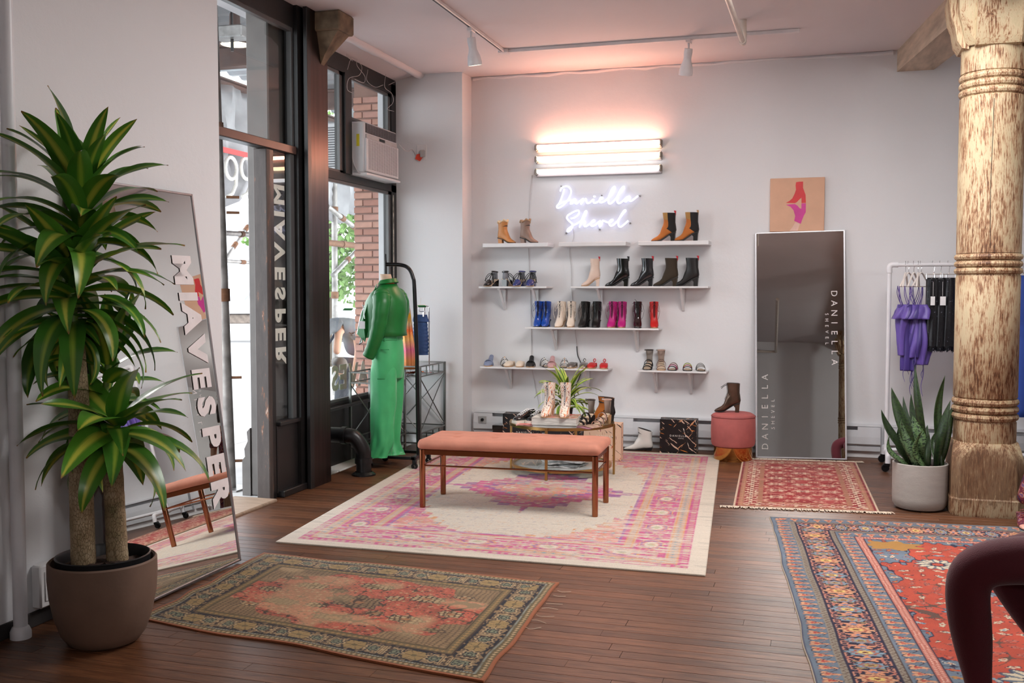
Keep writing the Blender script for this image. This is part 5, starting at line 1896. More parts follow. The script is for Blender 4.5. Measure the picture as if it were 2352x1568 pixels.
def boot_shape(sx=1.0, hz=1.0, lift=1.0, wide=1.0, shaft=1.0, upto=None, flat=0.7):
    """lift scales the heel, shaft scales the leg above the ankle"""
    st = []
    for (bx, bz), (tx, tz), w in BOOT_ST[:upto]:
        def f(x, z):
            base = 0.0
            if x < 0.175:
                base = 0.078 * min(1, (0.175 - x) / 0.14) ** 1.2
            z2 = z - base * (1 - lift)
            if z2 > 0.17 * lift + 0.03:
                z2 = 0.17 * lift + 0.03 + (z2 - (0.17 * lift + 0.03)) * shaft
            return (x * sx, max(0.003, z2) * hz)
        st.append((f(bx, bz), f(tx, tz), w * wide))
    return st


def boot(t, upper, sole=M_SOLE, heel=None, sx=1.0, hz=1.0, lift=1.0, wide=1.0, shaft=1.0, tab=None, back=None, cuff=None, top=None, heel_w=0.6, fur=None, lining=M_LININGD, platform=0.0):
    st = boot_shape(sx, hz, lift, wide, shaft)
    rings = [ringp2(b, a, w, flat=0.7) for b, a, w in st]
    if platform:
        rings = [[(x, y, z + platform) for x, y, z in r] for r in rings]
    last = rings[-1]
    ctr = Vector((sum(p[0] for p in last) / len(last), 0, sum(p[2] for p in last) / len(last)))
    inner = [tuple(ctr + (Vector(p) - ctr) * 0.90) for p in last]
    deep = [(x, y, z - 0.05) for x, y, z in inner]
    up = MB().loft(rings + [inner], cap=False)
    up.f.append(tuple(reversed(range(18))))
    o = up.build('upper', upper, t, ang=60)
    MB().loft([inner, deep], cap=False).add(deep, [tuple(reversed(range(18)))]).build('lining', lining, t, ang=60)
    # sole follows the underside
    sl = MB()
    rs = []
    for (b, a, w) in st[:9]:
        bx, bz = b
        w2 = w * 0.92
        z = bz + platform
        rs.append([(bx, -w2, z + 0.004), (bx, w2, z + 0.004), (bx, w2, z - 0.004 - 0), (bx, -w2, z - 0.004)])
    rs = [[(x, y, max(0, z)) for x, y, z in r] for r in rs]
    sl.loft(rs)
    if platform:
        rp = []
        for (b, a, w) in st[:6]:
            rp.append([(b[0], -w, max(0, b[1] - 0.004) + platform), (b[0], w, max(0, b[1] - 0.004) + platform), (b[0], w, 0), (b[0], -w, 0)])
        sl.loft(rp)
    sl.build('sole', sole, t, smooth=False)
    # heel block
    hm = heel or sole
    b6, b8 = st[6][0], st[8][0]
    zt = b8[1] + platform
    if zt > 0.012:
        x0, x1 = b8[0] + 0.002, b6[0]
        zt1 = b6[1] + platform
        w = 0.028 * wide
        k = heel_w
        hr = [[(x0 + 0.006, -w * 0.9, 0), (x0 + 0.006, w * 0.9, 0), (x0 + 0.006 + (x1 - x0) * k, w * 0.9, 0), (x0 + 0.006 + (x1 - x0) * k, -w * 0.9, 0)],
              [(x0 + 0.003, -w * 0.9, zt * 0.5), (x0 + 0.003, w * 0.9, zt * 0.5), (x0 + (x1 - x0) * (k + 0.1), w * 0.9, zt * 0.5), (x0 + (x1 - x0) * (k + 0.1), -w * 0.9, zt * 0.5)],
              [(x0 - 0.001, -w, zt + 0.012), (x0 - 0.001, w, zt + 0.012), (x1 + 0.002, w, zt1 + 0.006), (x1 + 0.002, -w, zt1 + 0.006)]]
        MB().loft(hr).build('heel', hm, t, smooth=True, ang=50)
    zt = st[-1][0][1] + platform
    if tab:
        bx = st[-1][0][0]
        MB().add([(bx - 0.002, -0.011, zt - 0.02), (bx - 0.002, 0.011, zt - 0.02), (bx - 0.004, 0.011, zt + 0.022), (bx - 0.004, -0.011, zt + 0.022), (bx + 0.003, -0.011, zt - 0.02), (bx + 0.003, 0.011, zt - 0.02), (bx + 0.016, 0.011, zt + 0.024), (bx + 0.016, -0.011, zt + 0.024)],
                 [(0, 3, 2, 1), (4, 5, 6, 7), (3, 7, 6, 2), (0, 4, 7, 3), (1, 2, 6, 5)]).build('pull_tab', tab, t, smooth=False)
    def band(name, i0, i1, m_, sel, grow=1.02):
        """a panel lying just over the upper"""
        vs, fs = [], []
        rr = [[tuple(Vector(c0) + (Vector(p) - Vector(c0)) * grow) for p in r] for r, c0 in ((r, (sum(q[0] for q in r) / 18, 0, sum(q[2] for q in r) / 18)) for r in rings[i0:i1])]
        mb = MB()
        for r in rr:
            vs += r
        for k in range(len(rr) - 1):
            for i in range(18):
                j = (i + 1) % 18
                if sel(i):
                    fs.append((k * 18 + i, k * 18 + j, (k + 1) * 18 + j, (k + 1) * 18 + i))
        mb.add(vs, fs)
        mb.build(name, m_, t, ang=60)
    if back is not None:
        band('back_panel', 7, 14, back, lambda i: i <= 4 or i >= 13, 1.03)
    if top is not None:
        band('top_panel', 11, 14, top, lambda i: 4 < i < 13, 1.035)
    if fur is not None:
        fb = MB()
        r = rings[-1]
        pts = [(p[0], p[1] * 1.06, p[2] + 0.006 + 0.01 * math.sin(i * 1.7)) for i, p in enumerate(r)]
        fb.tube(pts, [0.009 + 0.003 * math.sin(i * 2.3) for i in range(18)], 8, closed=True)
        fr = r[9]
        fb.tube([(fr[0], 0, fr[2]), (rings[-2][9][0] + 0.004, 0, rings[-2][9][2])], [0.009, 0.006], 8)
        fb.build('shearling_cuff', fur, t)
    return rings


def placed(name, label, cat, loc, heading, group=None):
    """heading: direction of the toe, degrees; 180 = pointing left, -90 = towards the camera"""
    return thing(name, label, cat, loc, R(heading), group)


def lace_up(t, upper, lace, dark, rings, placket=True, loose=True, seed=0, rows=9):
    r_ = random.Random(seed)
    front = [r[9] for r in rings]            # top/front line of each section
    line = front[3:14]
    pts = spline(line, 3)
    # dark tongue along the front
    vs, fs = [], []
    ks = list(range(5, len(pts)))
    for n_, k in enumerate(ks):
        p = pts[k]
        f_ = min(1, (n_ + 1) / 6)
        w = 0.0085 * f_
        nx = (pts[min(k + 1, len(pts) - 1)] - pts[max(k - 1, 0)]).normalized()
        nrm = Vector((nx.z, 0, -nx.x))
        if nrm.x < 0:
            nrm = -nrm
        q = p + nrm * 0.0022
        vs += [(q.x, -w, q.z), (q.x, w, q.z)]
        if n_:
            fs.append((2 * n_ - 2, 2 * n_ - 1, 2 * n_ + 1, 2 * n_))
    MB().add(vs, fs).build('tongue', dark, t, smooth=True)
    lb = MB()
    zz = []
    for i in range(rows + 1):
        k = 7 + (len(pts) - 9) * i / rows
        p = pts[int(k)]
        zz.append(p)
    for i in range(rows):
        a, b = zz[i], zz[i + 1]
        for s in (-1, 1):
            lb.tube([(a.x + 0.005, s * 0.012, a.z), (b.x + 0.006, -s * 0.012, b.z)], 0.0014, 5)
    if loose:
        a = zz[-1]
        for s in (-1, 1):
            w = r_.uniform(0.045, 0.06)
            lb.tube(spline([(a.x + 0.006, s * 0.004, a.z), (a.x + 0.014, s * (w * 0.7), a.z - 0.015), (a.x + 0.02, s * w, a.z - 0.08), (a.x + 0.03, s * (w * 0.8), a.z - 0.14), (a.x + 0.035, s * 0.035, a.z - 0.16)], 5), 0.0016, 5)
            lb.tube(spline([(a.x + 0.006, s * 0.004, a.z), (a.x + 0.02, s * 0.03, a.z - 0.03), (a.x + 0.022, s * 0.042, a.z - 0.09), (a.x + 0.016, s * 0.02, a.z - 0.05), (a.x + 0.008, 0, a.z - 0.005)], 5), 0.0016, 5)
    lb.build('laces', lace, t)


SZ1, SZ2, SZ3, SZ4 = 2.0085, 1.5825, 1.1825, 0.7825
def shx(px, py, Y=9.78):
    return oy(px, py, Y).x

# --- top row: toes point right for the fur boots (heel left), left for the tall ones
GF = None
furt = mat('shearling_cream', (226, 204, 168), 0.95, bump=0.8, bscale=120)
t = placed('ankle_boot', 'tan leather block-heeled ankle boot with cream shearling cuff', 'boot', (shx(1147, 557), 9.74, SZ1), -8)
boot(t, shoe_mats('tan', (196, 132, 74)), M_SOLE, shoe_mats('tan', (196, 132, 74)), sx=0.80, hz=0.82, lift=0.8, wide=0.95, fur=furt, heel_w=0.8)
t = placed('ankle_boot', 'taupe leather block-heeled ankle boot with shearling-lined top', 'boot', (shx(1198, 557), 9.74, SZ1), -8)
boot(t, shoe_mats('taupe', (138, 112, 98)), M_SOLE, shoe_mats('taupe', (138, 112, 98)), sx=0.80, hz=0.83, lift=0.8, wide=0.95, fur=mat('shearling_taupe', (170, 140, 112), 0.95, bump=0.8, bscale=120), heel_w=0.8)
su_o, su_t, su_b = shoe_mats('rust', (178, 104, 44), 'suede'), shoe_mats('camel', (164, 124, 68), 'suede'), shoe_mats('black', (24, 22, 22), 'suede')
for px, lb, tb_ in ((1554, 'left of the two rust, camel and black suede heeled boots, top right shelf', M_RED), (1606, 'right one of the rust, camel and black suede heeled boots, above dark boots', M_SOLET)):
    t = placed('heeled_boot', lb, 'boot', (shx(px, 550), 9.76, SZ1), 180)
    boot(t, su_o, M_SOLE, su_b, sx=1.0, hz=1.0, tab=tb_, back=su_b, top=su_t)
# --- second row right: five tall boots
for px, key, col, kind, lb, tabm, sx_, rot in (
        (1379, 'cream', (222, 196, 180), 'leather', 'cream heeled ankle boot with a red pull tab', M_RED, 0.78, 190),
        (1446, 'blackp', (14, 14, 16), 'patent', 'wet-look black patent boot right of the cream boot', M_SOLE, 1.0, 180),
        (1502, 'blackp2', (34, 33, 36), 'patent', 'glossy charcoal patent boot with a red tab, middle of five', M_RED, 0.95, 180),
        (1558, 'olive', (52, 40, 26), 'suede', 'olive-brown suede sock boot with a red pull tab', M_RED, 1.0, 180),
        (1606, 'blackl', (26, 23, 23), 'leather', 'matte black sock boot at right end of the five', M_RED, 1.0, 180)):
    t = placed('heeled_boot', lb, 'boot', (shx(px, 655, 9.76), 9.76, SZ2), rot)
    boot(t, shoe_mats(key, col, kind), M_SOLE if key != 'cream' else M_SOLET, shoe_mats(key, col, kind), sx=sx_, hz=0.99, tab=tabm)
# --- second row left: ribbon-laced platform heels
M_RIB = mat('black_ribbon', (16, 15, 18), 0.6)
def ribbon_heel(loc, heading, body, label, seed, strap=None):
    t = placed('ribbon_heel', label, 'shoe', loc, heading)
    st = boot_shape(0.72, 0.9, 0.9, 1.0, 0.5, upto=5)
    rings = [ringp2(b, a, w, flat=0.7) for b, a, w in st]
    MB().loft(rings, cap=True).build('toe_box', body, t, ang=60)
    # footbed and heel
    fb = MB()
    rs = []
    for (b, a, w) in boot_shape(0.72, 0.9, 0.9, 1.0, 0.5, upto=9)[3:]:
        rs.append([(b[0], -w * .9, b[1] + 0.006), (b[0], w * .9, b[1] + 0.006), (b[0], w * .9, b[1] - 0.003), (b[0], -w * .9, b[1] - 0.003)])
    fb.loft(rs).build('footbed', M_LINING, t, smooth=False)
    zt = 0.068
    MB().loft([[(0.002, -0.026, 0), (0.002, 0.026, 0), (0.040, 0.026, 0), (0.040, -0.026, 0)], [(0.0, -0.028, zt), (0.0, 0.028, zt), (0.05, 0.028, zt - 0.012), (0.05, -0.028, zt - 0.012)]]).build('heel', body, t)
    # heel counter with ankle collar
    vs, fs = [], []
    for k in range(13):
        a = R(90 + 15 * k)
        for z in (0.066, 0.10, 0.135, 0.150):
            rr = 0.029 if z < 0.12 else 0.027
            vs.append((0.030 + rr * math.cos(a), rr * math.sin(a), z * (1.0 if abs(k - 6) < 5 else 1.0)))
    for k in range(12):
        for j in range(3):
            fs.append((k * 4 + j, (k + 1) * 4 + j, (k + 1) * 4 + j + 1, k * 4 + j + 1))
    o = MB().add(vs, fs).build('heel_counter', mat('grey_mesh_lining', (130, 132, 138), 0.8), t)
    so_ = o.modifiers.new('thick', 'SOLIDIFY')
    so_.thickness = 0.002
    MB().tube([(0.030 + 0.031 * math.cos(a), 0.031 * math.sin(a), 0.146 + 0.004 * math.cos(a)) for a in (R(24 * k) for k in range(15))], 0.0065, 6, closed=True).build('ankle_band', body, t)
    r_ = random.Random(seed)
    rb = MB()
    for s in (-1, 1):
        rb.tube(spline([(0.064, 0, 0.135), (0.085, s * 0.028, 0.125), (0.10, s * 0.055, 0.09), (0.10, s * 0.058, 0.055), (0.09, s * 0.040, 0.035), (0.08, s * 0.022, 0.07), (0.066, 0, 0.13)], 5), 0.0032, 6)
        rb.tube(spline([(0.064, 0, 0.135), (0.09, s * 0.03, 0.10), (0.11, s * (0.06 + r_.uniform(0, 0.02)), 0.05 + r_.uniform(-.02, .01))], 5), 0.0035, 6)
        rb.tube([(0.060, s * 0.012, 0.13), (0.10, s * 0.02, 0.045)], 0.0022, 6)
    rb.ball((0.066, 0, 0.133), 0.008)
    rb.build('ribbon_ties', M_RIB, t)
    MB().loft([[(b[0], -w, 0.0), (b[0], w, 0.0), (b[0], w, max(b[1], 0.006)), (b[0], -w, max(b[1], 0.006))] for b, a, w in st[1:]]).build('sole', M_SOLET, t, smooth=False)
blkp, blup = shoe_mats('ribbon_black', (18, 17, 20), 'patent'), shoe_mats('ribbon_blue', (52, 62, 122), 'patent')
ribbon_heel((shx(1143, 655), 9.76, SZ2), -120, blkp, 'black patent heel with ribbon ties, far left of second shelf', 1)
ribbon_heel((shx(1166, 655), 9.66, SZ2), 80, blkp, 'black patent ribbon heel seen from behind, heel facing out', 2)
ribbon_heel((shx(1203, 655), 9.78, SZ2), -108, blup, 'blue-toed ribbon-tied heel, left one of the blue pair', 3)
ribbon_heel((shx(1226, 655), 9.78, SZ2), -92, blup, 'blue-toed ribbon-tied heel with two ribbon ends trailing right', 4)
# --- third row: lace-up boots facing out
LB = [(1234, (22, 74, 168), 'patent', (20, 24, 60), 'cobalt blue patent lace-up boot at left end of the shelf', -86),
      (1253, (22, 74, 168), 'patent', (20, 24, 60), 'cobalt blue patent lace-up boot beside the cream pair', -88),
      (1288, (226, 210, 194), 'leather', (228, 218, 206), 'cream lace-up boot, left one of the pair', -95),
      (1309, (226, 210, 194), 'leather', (228, 218, 206), 'cream lace-up boot, right one beside the black pair', -84),
      (1344, (22, 20, 20), 'leather', (18, 18, 18), 'black lace-up boot, left one of the pair', -97),
      (1368, (22, 20, 20), 'leather', (18, 18, 18), 'black lace-up boot beside the magenta pair', -86),
      (1407, (186, 36, 122), 'leather', (120, 20, 80), 'magenta lace-up boot, left one of the pair', -93),
      (1426, (186, 36, 122), 'leather', (120, 20, 80), 'magenta lace-up boot, right one of the pair', -84),
      (1460, (42, 22, 24), 'patent', (14, 12, 12), 'oxblood-black lace-up boot with laces sticking up', -80),
      (1497, (196, 36, 34), 'leather', (110, 16, 20), 'red lace-up boot at right end of the shelf', -78)]
for k, (px, col, kind, lc, lb, hd) in enumerate(LB):
    t = placed('lace_up_boot', lb, 'boot', (shx(px, 750, 9.76), 9.868, SZ3), hd)
    up = shoe_mats('lace_%d_%d_%d' % col, col, kind)
    rg = boot(t, up, M_SOLET if k in (2, 3, 6, 7, 9) else M_SOLE, up, sx=0.88, hz=0.93, lift=0.85, wide=1.0, shaft=1.05)
    lace_up(t, up, mat('lace_%d_%d_%d' % lc, lc, 0.6), mat('tongue_%d' % k, tuple(int(c * 0.35) for c in col), 0.7), rg, seed=k)
    if k == 8:
        MB().tube([(0.08, 0.0, 0.245), (0.07, -0.03, 0.275)], 0.002, 5).tube([(0.08, 0, 0.245), (0.08, -0.055, 0.235)], 0.002, 5).build('stray_lace', M_RIB, t)
# --- bottom row: flats
def flat_profile(Ls=1.0, hz=1.0):
    return [((0.235 * Ls, 0.006), (0.234 * Ls, 0.013 * hz), 0.010), ((0.228 * Ls, 0.004), (0.226 * Ls, 0.026 * hz), 0.024), ((0.205 * Ls, 0.004), (0.200 * Ls, 0.040 * hz), 0.037), ((0.17 * Ls, 0.004), (0.165 * Ls, 0.050 * hz), 0.042), ((0.135 * Ls, 0.004), (0.13 * Ls, 0.058 * hz), 0.041)]
def footbed(t, m_, Ls=1.0, rise=0.0, ms=None):
    pts = [(0.238, 0.008), (0.225, 0.028), (0.195, 0.039), (0.16, 0.042), (0.11, 0.035), (0.06, 0.030), (0.02, 0.026), (0.004, 0.014)]
    rs = []
    for x, w in pts:
        z = rise * max(0, min(1, (0.17 - x) / 0.14))
        rs.append([(x * Ls, -w, z), (x * Ls, w, z), (x * Ls, w, z + 0.009), (x * Ls, -w, z + 0.009)])
    rs2 = [[(a, b, c_ + 0.0095 if i in (2, 3) else c_ + 0.009) for i, (a, b, c_) in enumerate(r)] for r in rs]
    MB().loft(rs).build('sole', ms or M_SOLE, t, smooth=False)
    rs3 = [[(r[0][0], r[0][1] * 0.9, r[2][2]), (r[1][0], r[1][1] * 0.9, r[2][2]), (r[1][0], r[1][1] * 0.9, r[2][2] + 0.002), (r[0][0], r[0][1] * 0.9, r[2][2] + 0.002)] for r in rs]
    MB().loft(rs3).build('insole', m_, t, smooth=False)
    if rise > 0.02:
        MB().loft([[(0.004, -0.022, 0), (0.004, 0.022, 0), (0.04, 0.022, 0), (0.04, -0.022, 0)], [(0.002, -0.026, rise), (0.002, 0.026, rise), (0.055 * Ls, 0.026, rise), (0.055 * Ls, -0.026, rise)]]).build('heel', ms or M_SOLE, t)
def arch_strap(t, name, m_, x, hw, h, wid, z0=0.01, tilt=0.0, thick=0.003, skew=0.0):
    vs, fs = [], []
    n = 12
    for k in range(n + 1):
        a = math.pi * k / n
        y, z = hw * math.cos(a), z0 + h * math.sin(a) ** 0.8
        xx = x - tilt * math.sin(a) + skew * math.cos(a)
        for dx_ in (-wid / 2, wid / 2):
            for e in (0, thick):
                r = 1 + e / hw
                vs.append((xx + dx_, y * r, z0 + (z - z0) * (1 + e / h)))
    for k in range(n):
        a = k * 4
        fs += [(a, a + 4, a + 6, a + 2), (a + 1, a + 3, a + 7, a + 5), (a, a + 1, a + 5, a + 4), (a + 2, a + 6, a + 7, a + 3)]
    fs += [(0, 2, 3, 1), (n * 4, n * 4 + 1, n * 4 + 3, n * 4 + 2)]
    return MB().add(vs, fs).build(name, m_, t)
def mule(loc, hd, col, label, knot=False, kind='leather', backing=True, bow=False, cat='shoe'):
    t = placed('mule', label, cat, loc, hd)
    up = shoe_mats('mule_%d_%d_%d' % col, col, kind)
    footbed(t, shoe_mats('mule_in_%d' % col[0], col, 'suede') if knot else M_LINING, 0.95, 0.0, M_SOLET)
    rings = [ringp2(b, a, w, flat=0.7) for b, a, w in flat_profile(0.95, 1.0)]
    MB().loft(rings, cap=True).build('vamp', up, t, ang=60)
    if knot:
        arch_strap(t, 'ruffle', up, 0.135, 0.043, 0.058, 0.030, 0.004, 0.0, 0.006)
        MB().loft([[(0.06 - 0.03 * k, 0.027 * math.cos(a) * (1 - 0.08 * k), 0.045 + 0.022 * k + 0.018 * math.sin(a)) for a in (R(30 * j) for j in range(12))] for k in range(3)]).build('rolled_back', up, t)
    if backing:
        vs, fs = [], []
        for k in range(13):
            a = R(90 + 15 * k)
            for z in (0.008, 0.030, 0.045):
                vs.append((0.045 + 0.042 * math.cos(a), 0.034 * math.sin(a), z))
        for k in range(12):
            for j in range(2):
                fs.append((k * 3 + j, (k + 1) * 3 + j, (k + 1) * 3 + j + 1, k * 3 + j + 1))
        o = MB().add(vs, fs).build('quarter', up, t)
        s_ = o.modifiers.new('thick', 'SOLIDIFY')
        s_.thickness = 0.003
    if bow:
        b = MB()
        b.tube(spline([(0.01, 0.0, 0.05), (0.0, -0.012, 0.07), (-0.005, 0.0, 0.085), (0.0, 0.012, 0.07), (0.01, 0.0, 0.05)], 4), 0.004, 6)
        b.build('back_bow', up, t)
    return t
def y4(px):
    return shx(px, 840, 9.80)
mule((y4(1124), 9.872, SZ4), -84, (128, 138, 166), 'blue-grey knotted mule at far left of the lowest shelf', knot=True, backing=False, cat='mule')
def tstrap(loc, hd, label, beads, white=(226, 224, 218)):
    t = placed('sandal', label, 'sandal', loc, hd)
    footbed(t, M_LINING, 0.92, 0.0, M_SOLE)
    w = shoe_mats('tstrap_white', white)
    arch_strap(t, 'toe_strap', M_SOLE, 0.175, 0.042, 0.036, 0.016, 0.004, 0, 0.003)
    arch_strap(t, 'instep_strap', w, 0.10, 0.040, 0.060, 0.012, 0.004, 0, 0.003)
    arch_strap(t, 'instep_piping', M_SOLE, 0.090, 0.040, 0.063, 0.007, 0.004, 0, 0.006)
    arch_strap(t, 'ankle_strap', M_SOLE, 0.03, 0.034, 0.078, 0.012, 0.006, -0.015, 0.003)
    MB().loft([[(x, y, z) for y, z in ((-0.009, zz), (0.009, zz), (0.009, zz + 0.004), (-0.009, zz + 0.004))] for x, zz in ((0.19, 0.032), (0.14, 0.056), (0.09, 0.072), (0.05, 0.086))]).build('centre_strap', w, t)
    for k, c_ in enumerate(beads):
        f = k / max(1, len(beads) - 1)
        x, z = 0.185 - 0.125 * f, 0.040 + 0.048 * f ** 0.8
        MB().ball((x, 0, z), 0.0065, 0.0065, 0.004, 8, 6).build('stud', mat('stud_%d_%d_%d' % c_, c_, 0.3, 0.2), t)
tstrap((y4(1152), 9.872, SZ4), -64, 'white T-strap sandal with amber studs, second on the lowest shelf', [(200, 140, 60), (60, 30, 30), (210, 150, 60)])
mule((y4(1174), 9.872, SZ4), -91, (224, 208, 190), 'cream closed mule, left one of the cream pair', cat='shoe')
mule((y4(1194), 9.872, SZ4), -81, (224, 208, 190), 'cream closed mule, right one beside the black mule', cat='shoe')
mule((y4(1217), 9.872, SZ4), -79, (24, 23, 24), 'black knotted mule between cream shoes and studded sandal', knot=True, backing=False, cat='mule')
tstrap((y4(1242), 9.872, SZ4), -59, 'black and white studded T-strap sandal beside the pink mule', [(20, 20, 20), (220, 220, 220), (20, 20, 20), (20, 20, 20)])
mule((y4(1265), 9.872, SZ4), -79, (196, 152, 152), 'dusty pink knotted mule in middle of the lowest shelf', knot=True, backing=False, cat='mule')
tstrap((y4(1293), 9.872, SZ4), -77, 'white T-strap sandal with dark-red jewels left of the pewter pair', [(90, 40, 40), (200, 120, 50), (150, 40, 60), (60, 30, 30), (200, 130, 60)])
mule((y4(1318), 9.872, SZ4), -93, (140, 134, 130), 'pewter metallic flat, left one of the pair', kind='metallic')
mule((y4(1339), 9.872, SZ4), -81, (140, 134, 130), 'pewter metallic flat with a bow loop, right of its pair', kind='metallic', bow=True)
mule((y4(1362), 9.872, SZ4), -89, (192, 32, 34), 'bright red flat, left one of the red pair', bow=True)
mule((y4(1385), 9.872, SZ4), -81, (192, 32, 34), 'bright red flat at right end of the long low shelf', bow=True)
# --- sandals on the short shelf
def strappy(loc, hd, label, straps, rise=0.0, ankle=None, counter=None, sole=M_SOLE, ins=M_LINING, backw=True):
    t = placed('sandal', label, 'sandal', loc, hd)
    footbed(t, ins, 0.92, rise, sole)
    n = len(straps)
    for k, c_ in enumerate(straps):
        f = k / max(1, n - 1)
        x = 0.195 - 0.09 * f
        zz = rise * max(0, min(1, (0.17 - x) / 0.14))
        arch_strap(t, 'strap', mat('strap_%d_%d_%d' % c_, c_, 0.35), x, 0.040, 0.034 + 0.026 * f, 0.016, 0.004 + zz, 0.0, 0.003)
        arch_strap(t, 'strap_edge', M_SOLE, x - 0.011, 0.0408, 0.036 + 0.026 * f, 0.005, 0.004 + zz, 0.0, 0.005)
    if counter:
        vs, fs = [], []
        for k in range(11):
            a = R(105 + 15 * k)
            for z in (rise + 0.006, rise + 0.06, rise + 0.11, rise + 0.135):
                rr = 0.030 + (0.004 if z > rise + 0.1 else 0)
                vs.append((0.034 + rr * math.cos(a), rr * math.sin(a) * (1 if z < rise + .1 else 1.1), z))
        for k in range(10):
            for j in range(3):
                fs.append((k * 4 + j, (k + 1) * 4 + j, (k + 1) * 4 + j + 1, k * 4 + j + 1))
        o = MB().add(vs, fs).build('heel_counter', counter, t)
        s_ = o.modifiers.new('thick', 'SOLIDIFY')
        s_.thickness = 0.003
    if ankle:
        MB().tube([(0.034 + 0.036 * math.cos(a), 0.036 * math.sin(a), rise + 0.128) for a in (R(24 * k) for k in range(15))], 0.0075, 6, closed=True, flat=0.5).build('ankle_strap', ankle, t)
        MB().rbox(0.028, 0.046, -0.048, -0.036, rise + 0.120, rise + 0.137, 0.002).build('buckle', M_STEEL, t)
    return t
BK, NU = (20, 19, 20), (192, 156, 140)
M_BKL, M_NUL = shoe_mats('sandal_black', BK), shoe_mats('sandal_nude', NU, 'suede')
strappy((y4(1490), 9.872, SZ4), -89, 'black heeled sandal with ankle strap on the short shelf', [BK, BK, BK], 0.055, M_BKL, mat('grey_counter', (138, 128, 120), 0.8))
strappy((y4(1516), 9.872, SZ4), -81, 'nude suede heeled sandal on the short shelf', [NU, NU], 0.055, M_NUL, mat('nude_counter', (158, 138, 126), 0.8), M_SOLET)
strappy((y4(1548), 9.872, SZ4), -91, 'flat sandal with magenta and black straps', [BK, (198, 24, 110), (196, 150, 140)])
strappy((y4(1577), 9.872, SZ4), -83, 'flat sandal with neon yellow and red straps', [BK, (190, 40, 30), (206, 222, 40)])
strappy((y4(1605), 9.872, SZ4), -79, 'flat sandal with white striped straps at shelf end', [(226, 226, 224), (226, 226, 224), (226, 226, 224), (226, 226, 224)])

# --- on the glass table
GT = TZ + 0.0094 + 0.0025
M_WHITER = mat('sneaker_rubber', (226, 218, 204), 0.5)
def sneaker(loc, hd, label):
    t = placed('sneaker', label, 'sneaker', loc, hd)
    prof = [(0.262, 0.014), (0.252, 0.034), (0.225, 0.044), (0.185, 0.047), (0.13, 0.040), (0.07, 0.036), (0.02, 0.032), (0.0, 0.018)]
    rs = [[(x, -w, 0), (x, w, 0), (x, w, 0.026), (x, -w, 0.026)] for x, w in prof]
    MB().loft(rs).build('rubber_sole', M_WHITER, t, ang=30)
    st = [((0.255, 0.024), (0.254, 0.034), 0.010), ((0.246, 0.024), (0.243, 0.046), 0.028), ((0.22, 0.024), (0.215, 0.058), 0.040), ((0.18, 0.024), (0.17, 0.074), 0.043), ((0.14, 0.024), (0.125, 0.092), 0.039), ((0.10, 0.024), (0.095, 0.104), 0.036)]
    MB().loft([ringp2(b, a, w, flat=0.8) for b, a, w in st], cap=True).build('upper', shoe_mats('sneaker', (16, 15, 17), 'patent'), t, ang=60)
    vs, fs = [], []
    for k in range(17):
        a = R(60 + 15 * k)
        for z, g in ((0.024, 1.0), (0.06, 0.96), (0.092 + 0.012 * abs(math.cos(a)), 0.86)):
            vs.append((0.062 + 0.060 * math.cos(a) * g, 0.036 * math.sin(a) * g, z))
    for k in range(16):
        for j in range(2):
            fs.append((k * 3 + j, (k + 1) * 3 + j, (k + 1) * 3 + j + 1, k * 3 + j + 1))
    q = MB().add(vs, fs).build('heel_quarter', shoe_mats('sneaker', (16, 15, 17), 'patent'), t)
    m_ = q.modifiers.new('thick', 'SOLIDIFY')
    m_.thickness = 0.004
    MB().tube([vs[k * 3 + 2] for k in range(17)], 0.003, 6).build('piping', mat('lace_white', (230, 228, 226), 0.7), t)
    MB().loft([[(0.02, -0.024, 0.03), (0.02, 0.024, 0.03), (0.11, 0.024, 0.03), (0.11, -0.024, 0.03)], [(0.02, -0.024, 0.033), (0.02, 0.024, 0.033), (0.11, 0.024, 0.033), (0.11, -0.024, 0.033)]]).build('insole', M_LINING, t)
    lb = MB()
    for k in range(6):
        f = k / 5
        x, z = 0.20 - 0.10 * f, 0.068 + 0.038 * f
        for s in (-1, 1):
            lb.tube([(x, s * 0.022, z - 0.002), (x - 0.010, 0, z + 0.006), (x - 0.018, -s * 0.022, z + 0.004)], 0.0030, 5)
    lb.build('laces', mat('lace_white', (230, 228, 226), 0.7), t)
sneaker((-2.31, 8.34, GT), -118, 'black patent sneaker with white laces, left one on the glass table')
sneaker((-2.20, 8.36, GT), -118, 'black patent sneaker partly hidden behind the thick book')
def splat_boot_mat():
    return splat_mat('white_splatter_leather', (232, 216, 200), [((216, 110, 40), 40, 70, 0.61), ((110, 40, 46), -35, 76, 0.62), ((70, 50, 70), 80, 80, 0.65), ((206, 120, 60), 10, 90, 0.62)], 0.4)
MSB = splat_boot_mat()
TB = ZT + 0.0225 + 0.0600
for px, hd, lb, k in ((0, -95, 'white paint-splatter lace-up boot standing on books, left one', 1), (1, -84, 'white paint-splatter lace-up boot standing on books beside plant', 2)):
    t = placed('lace_up_boot', lb, 'boot', (-2.14 + 0.125 * k - 0.10, 8.155, TB), hd)
    rg = boot(t, MSB, M_SOLET, MSB, sx=0.92, hz=1.0, lift=0.85, wide=1.05, shaft=1.15, lining=mat('orange_lining', (214, 130, 40), 0.7))
    lace_up(t, MSB, mat('lace_cream', (232, 224, 214), 0.7), mat('tongue_grey', (96, 96, 104), 0.8), rg, seed=20 + k, rows=11)
strappy((-1.80, 8.30, GT), -112, 'black heeled sandal on the glass table right of the books', [BK, BK, BK], 0.075, M_BKL, mat('grey_counter', (138, 128, 120), 0.8))
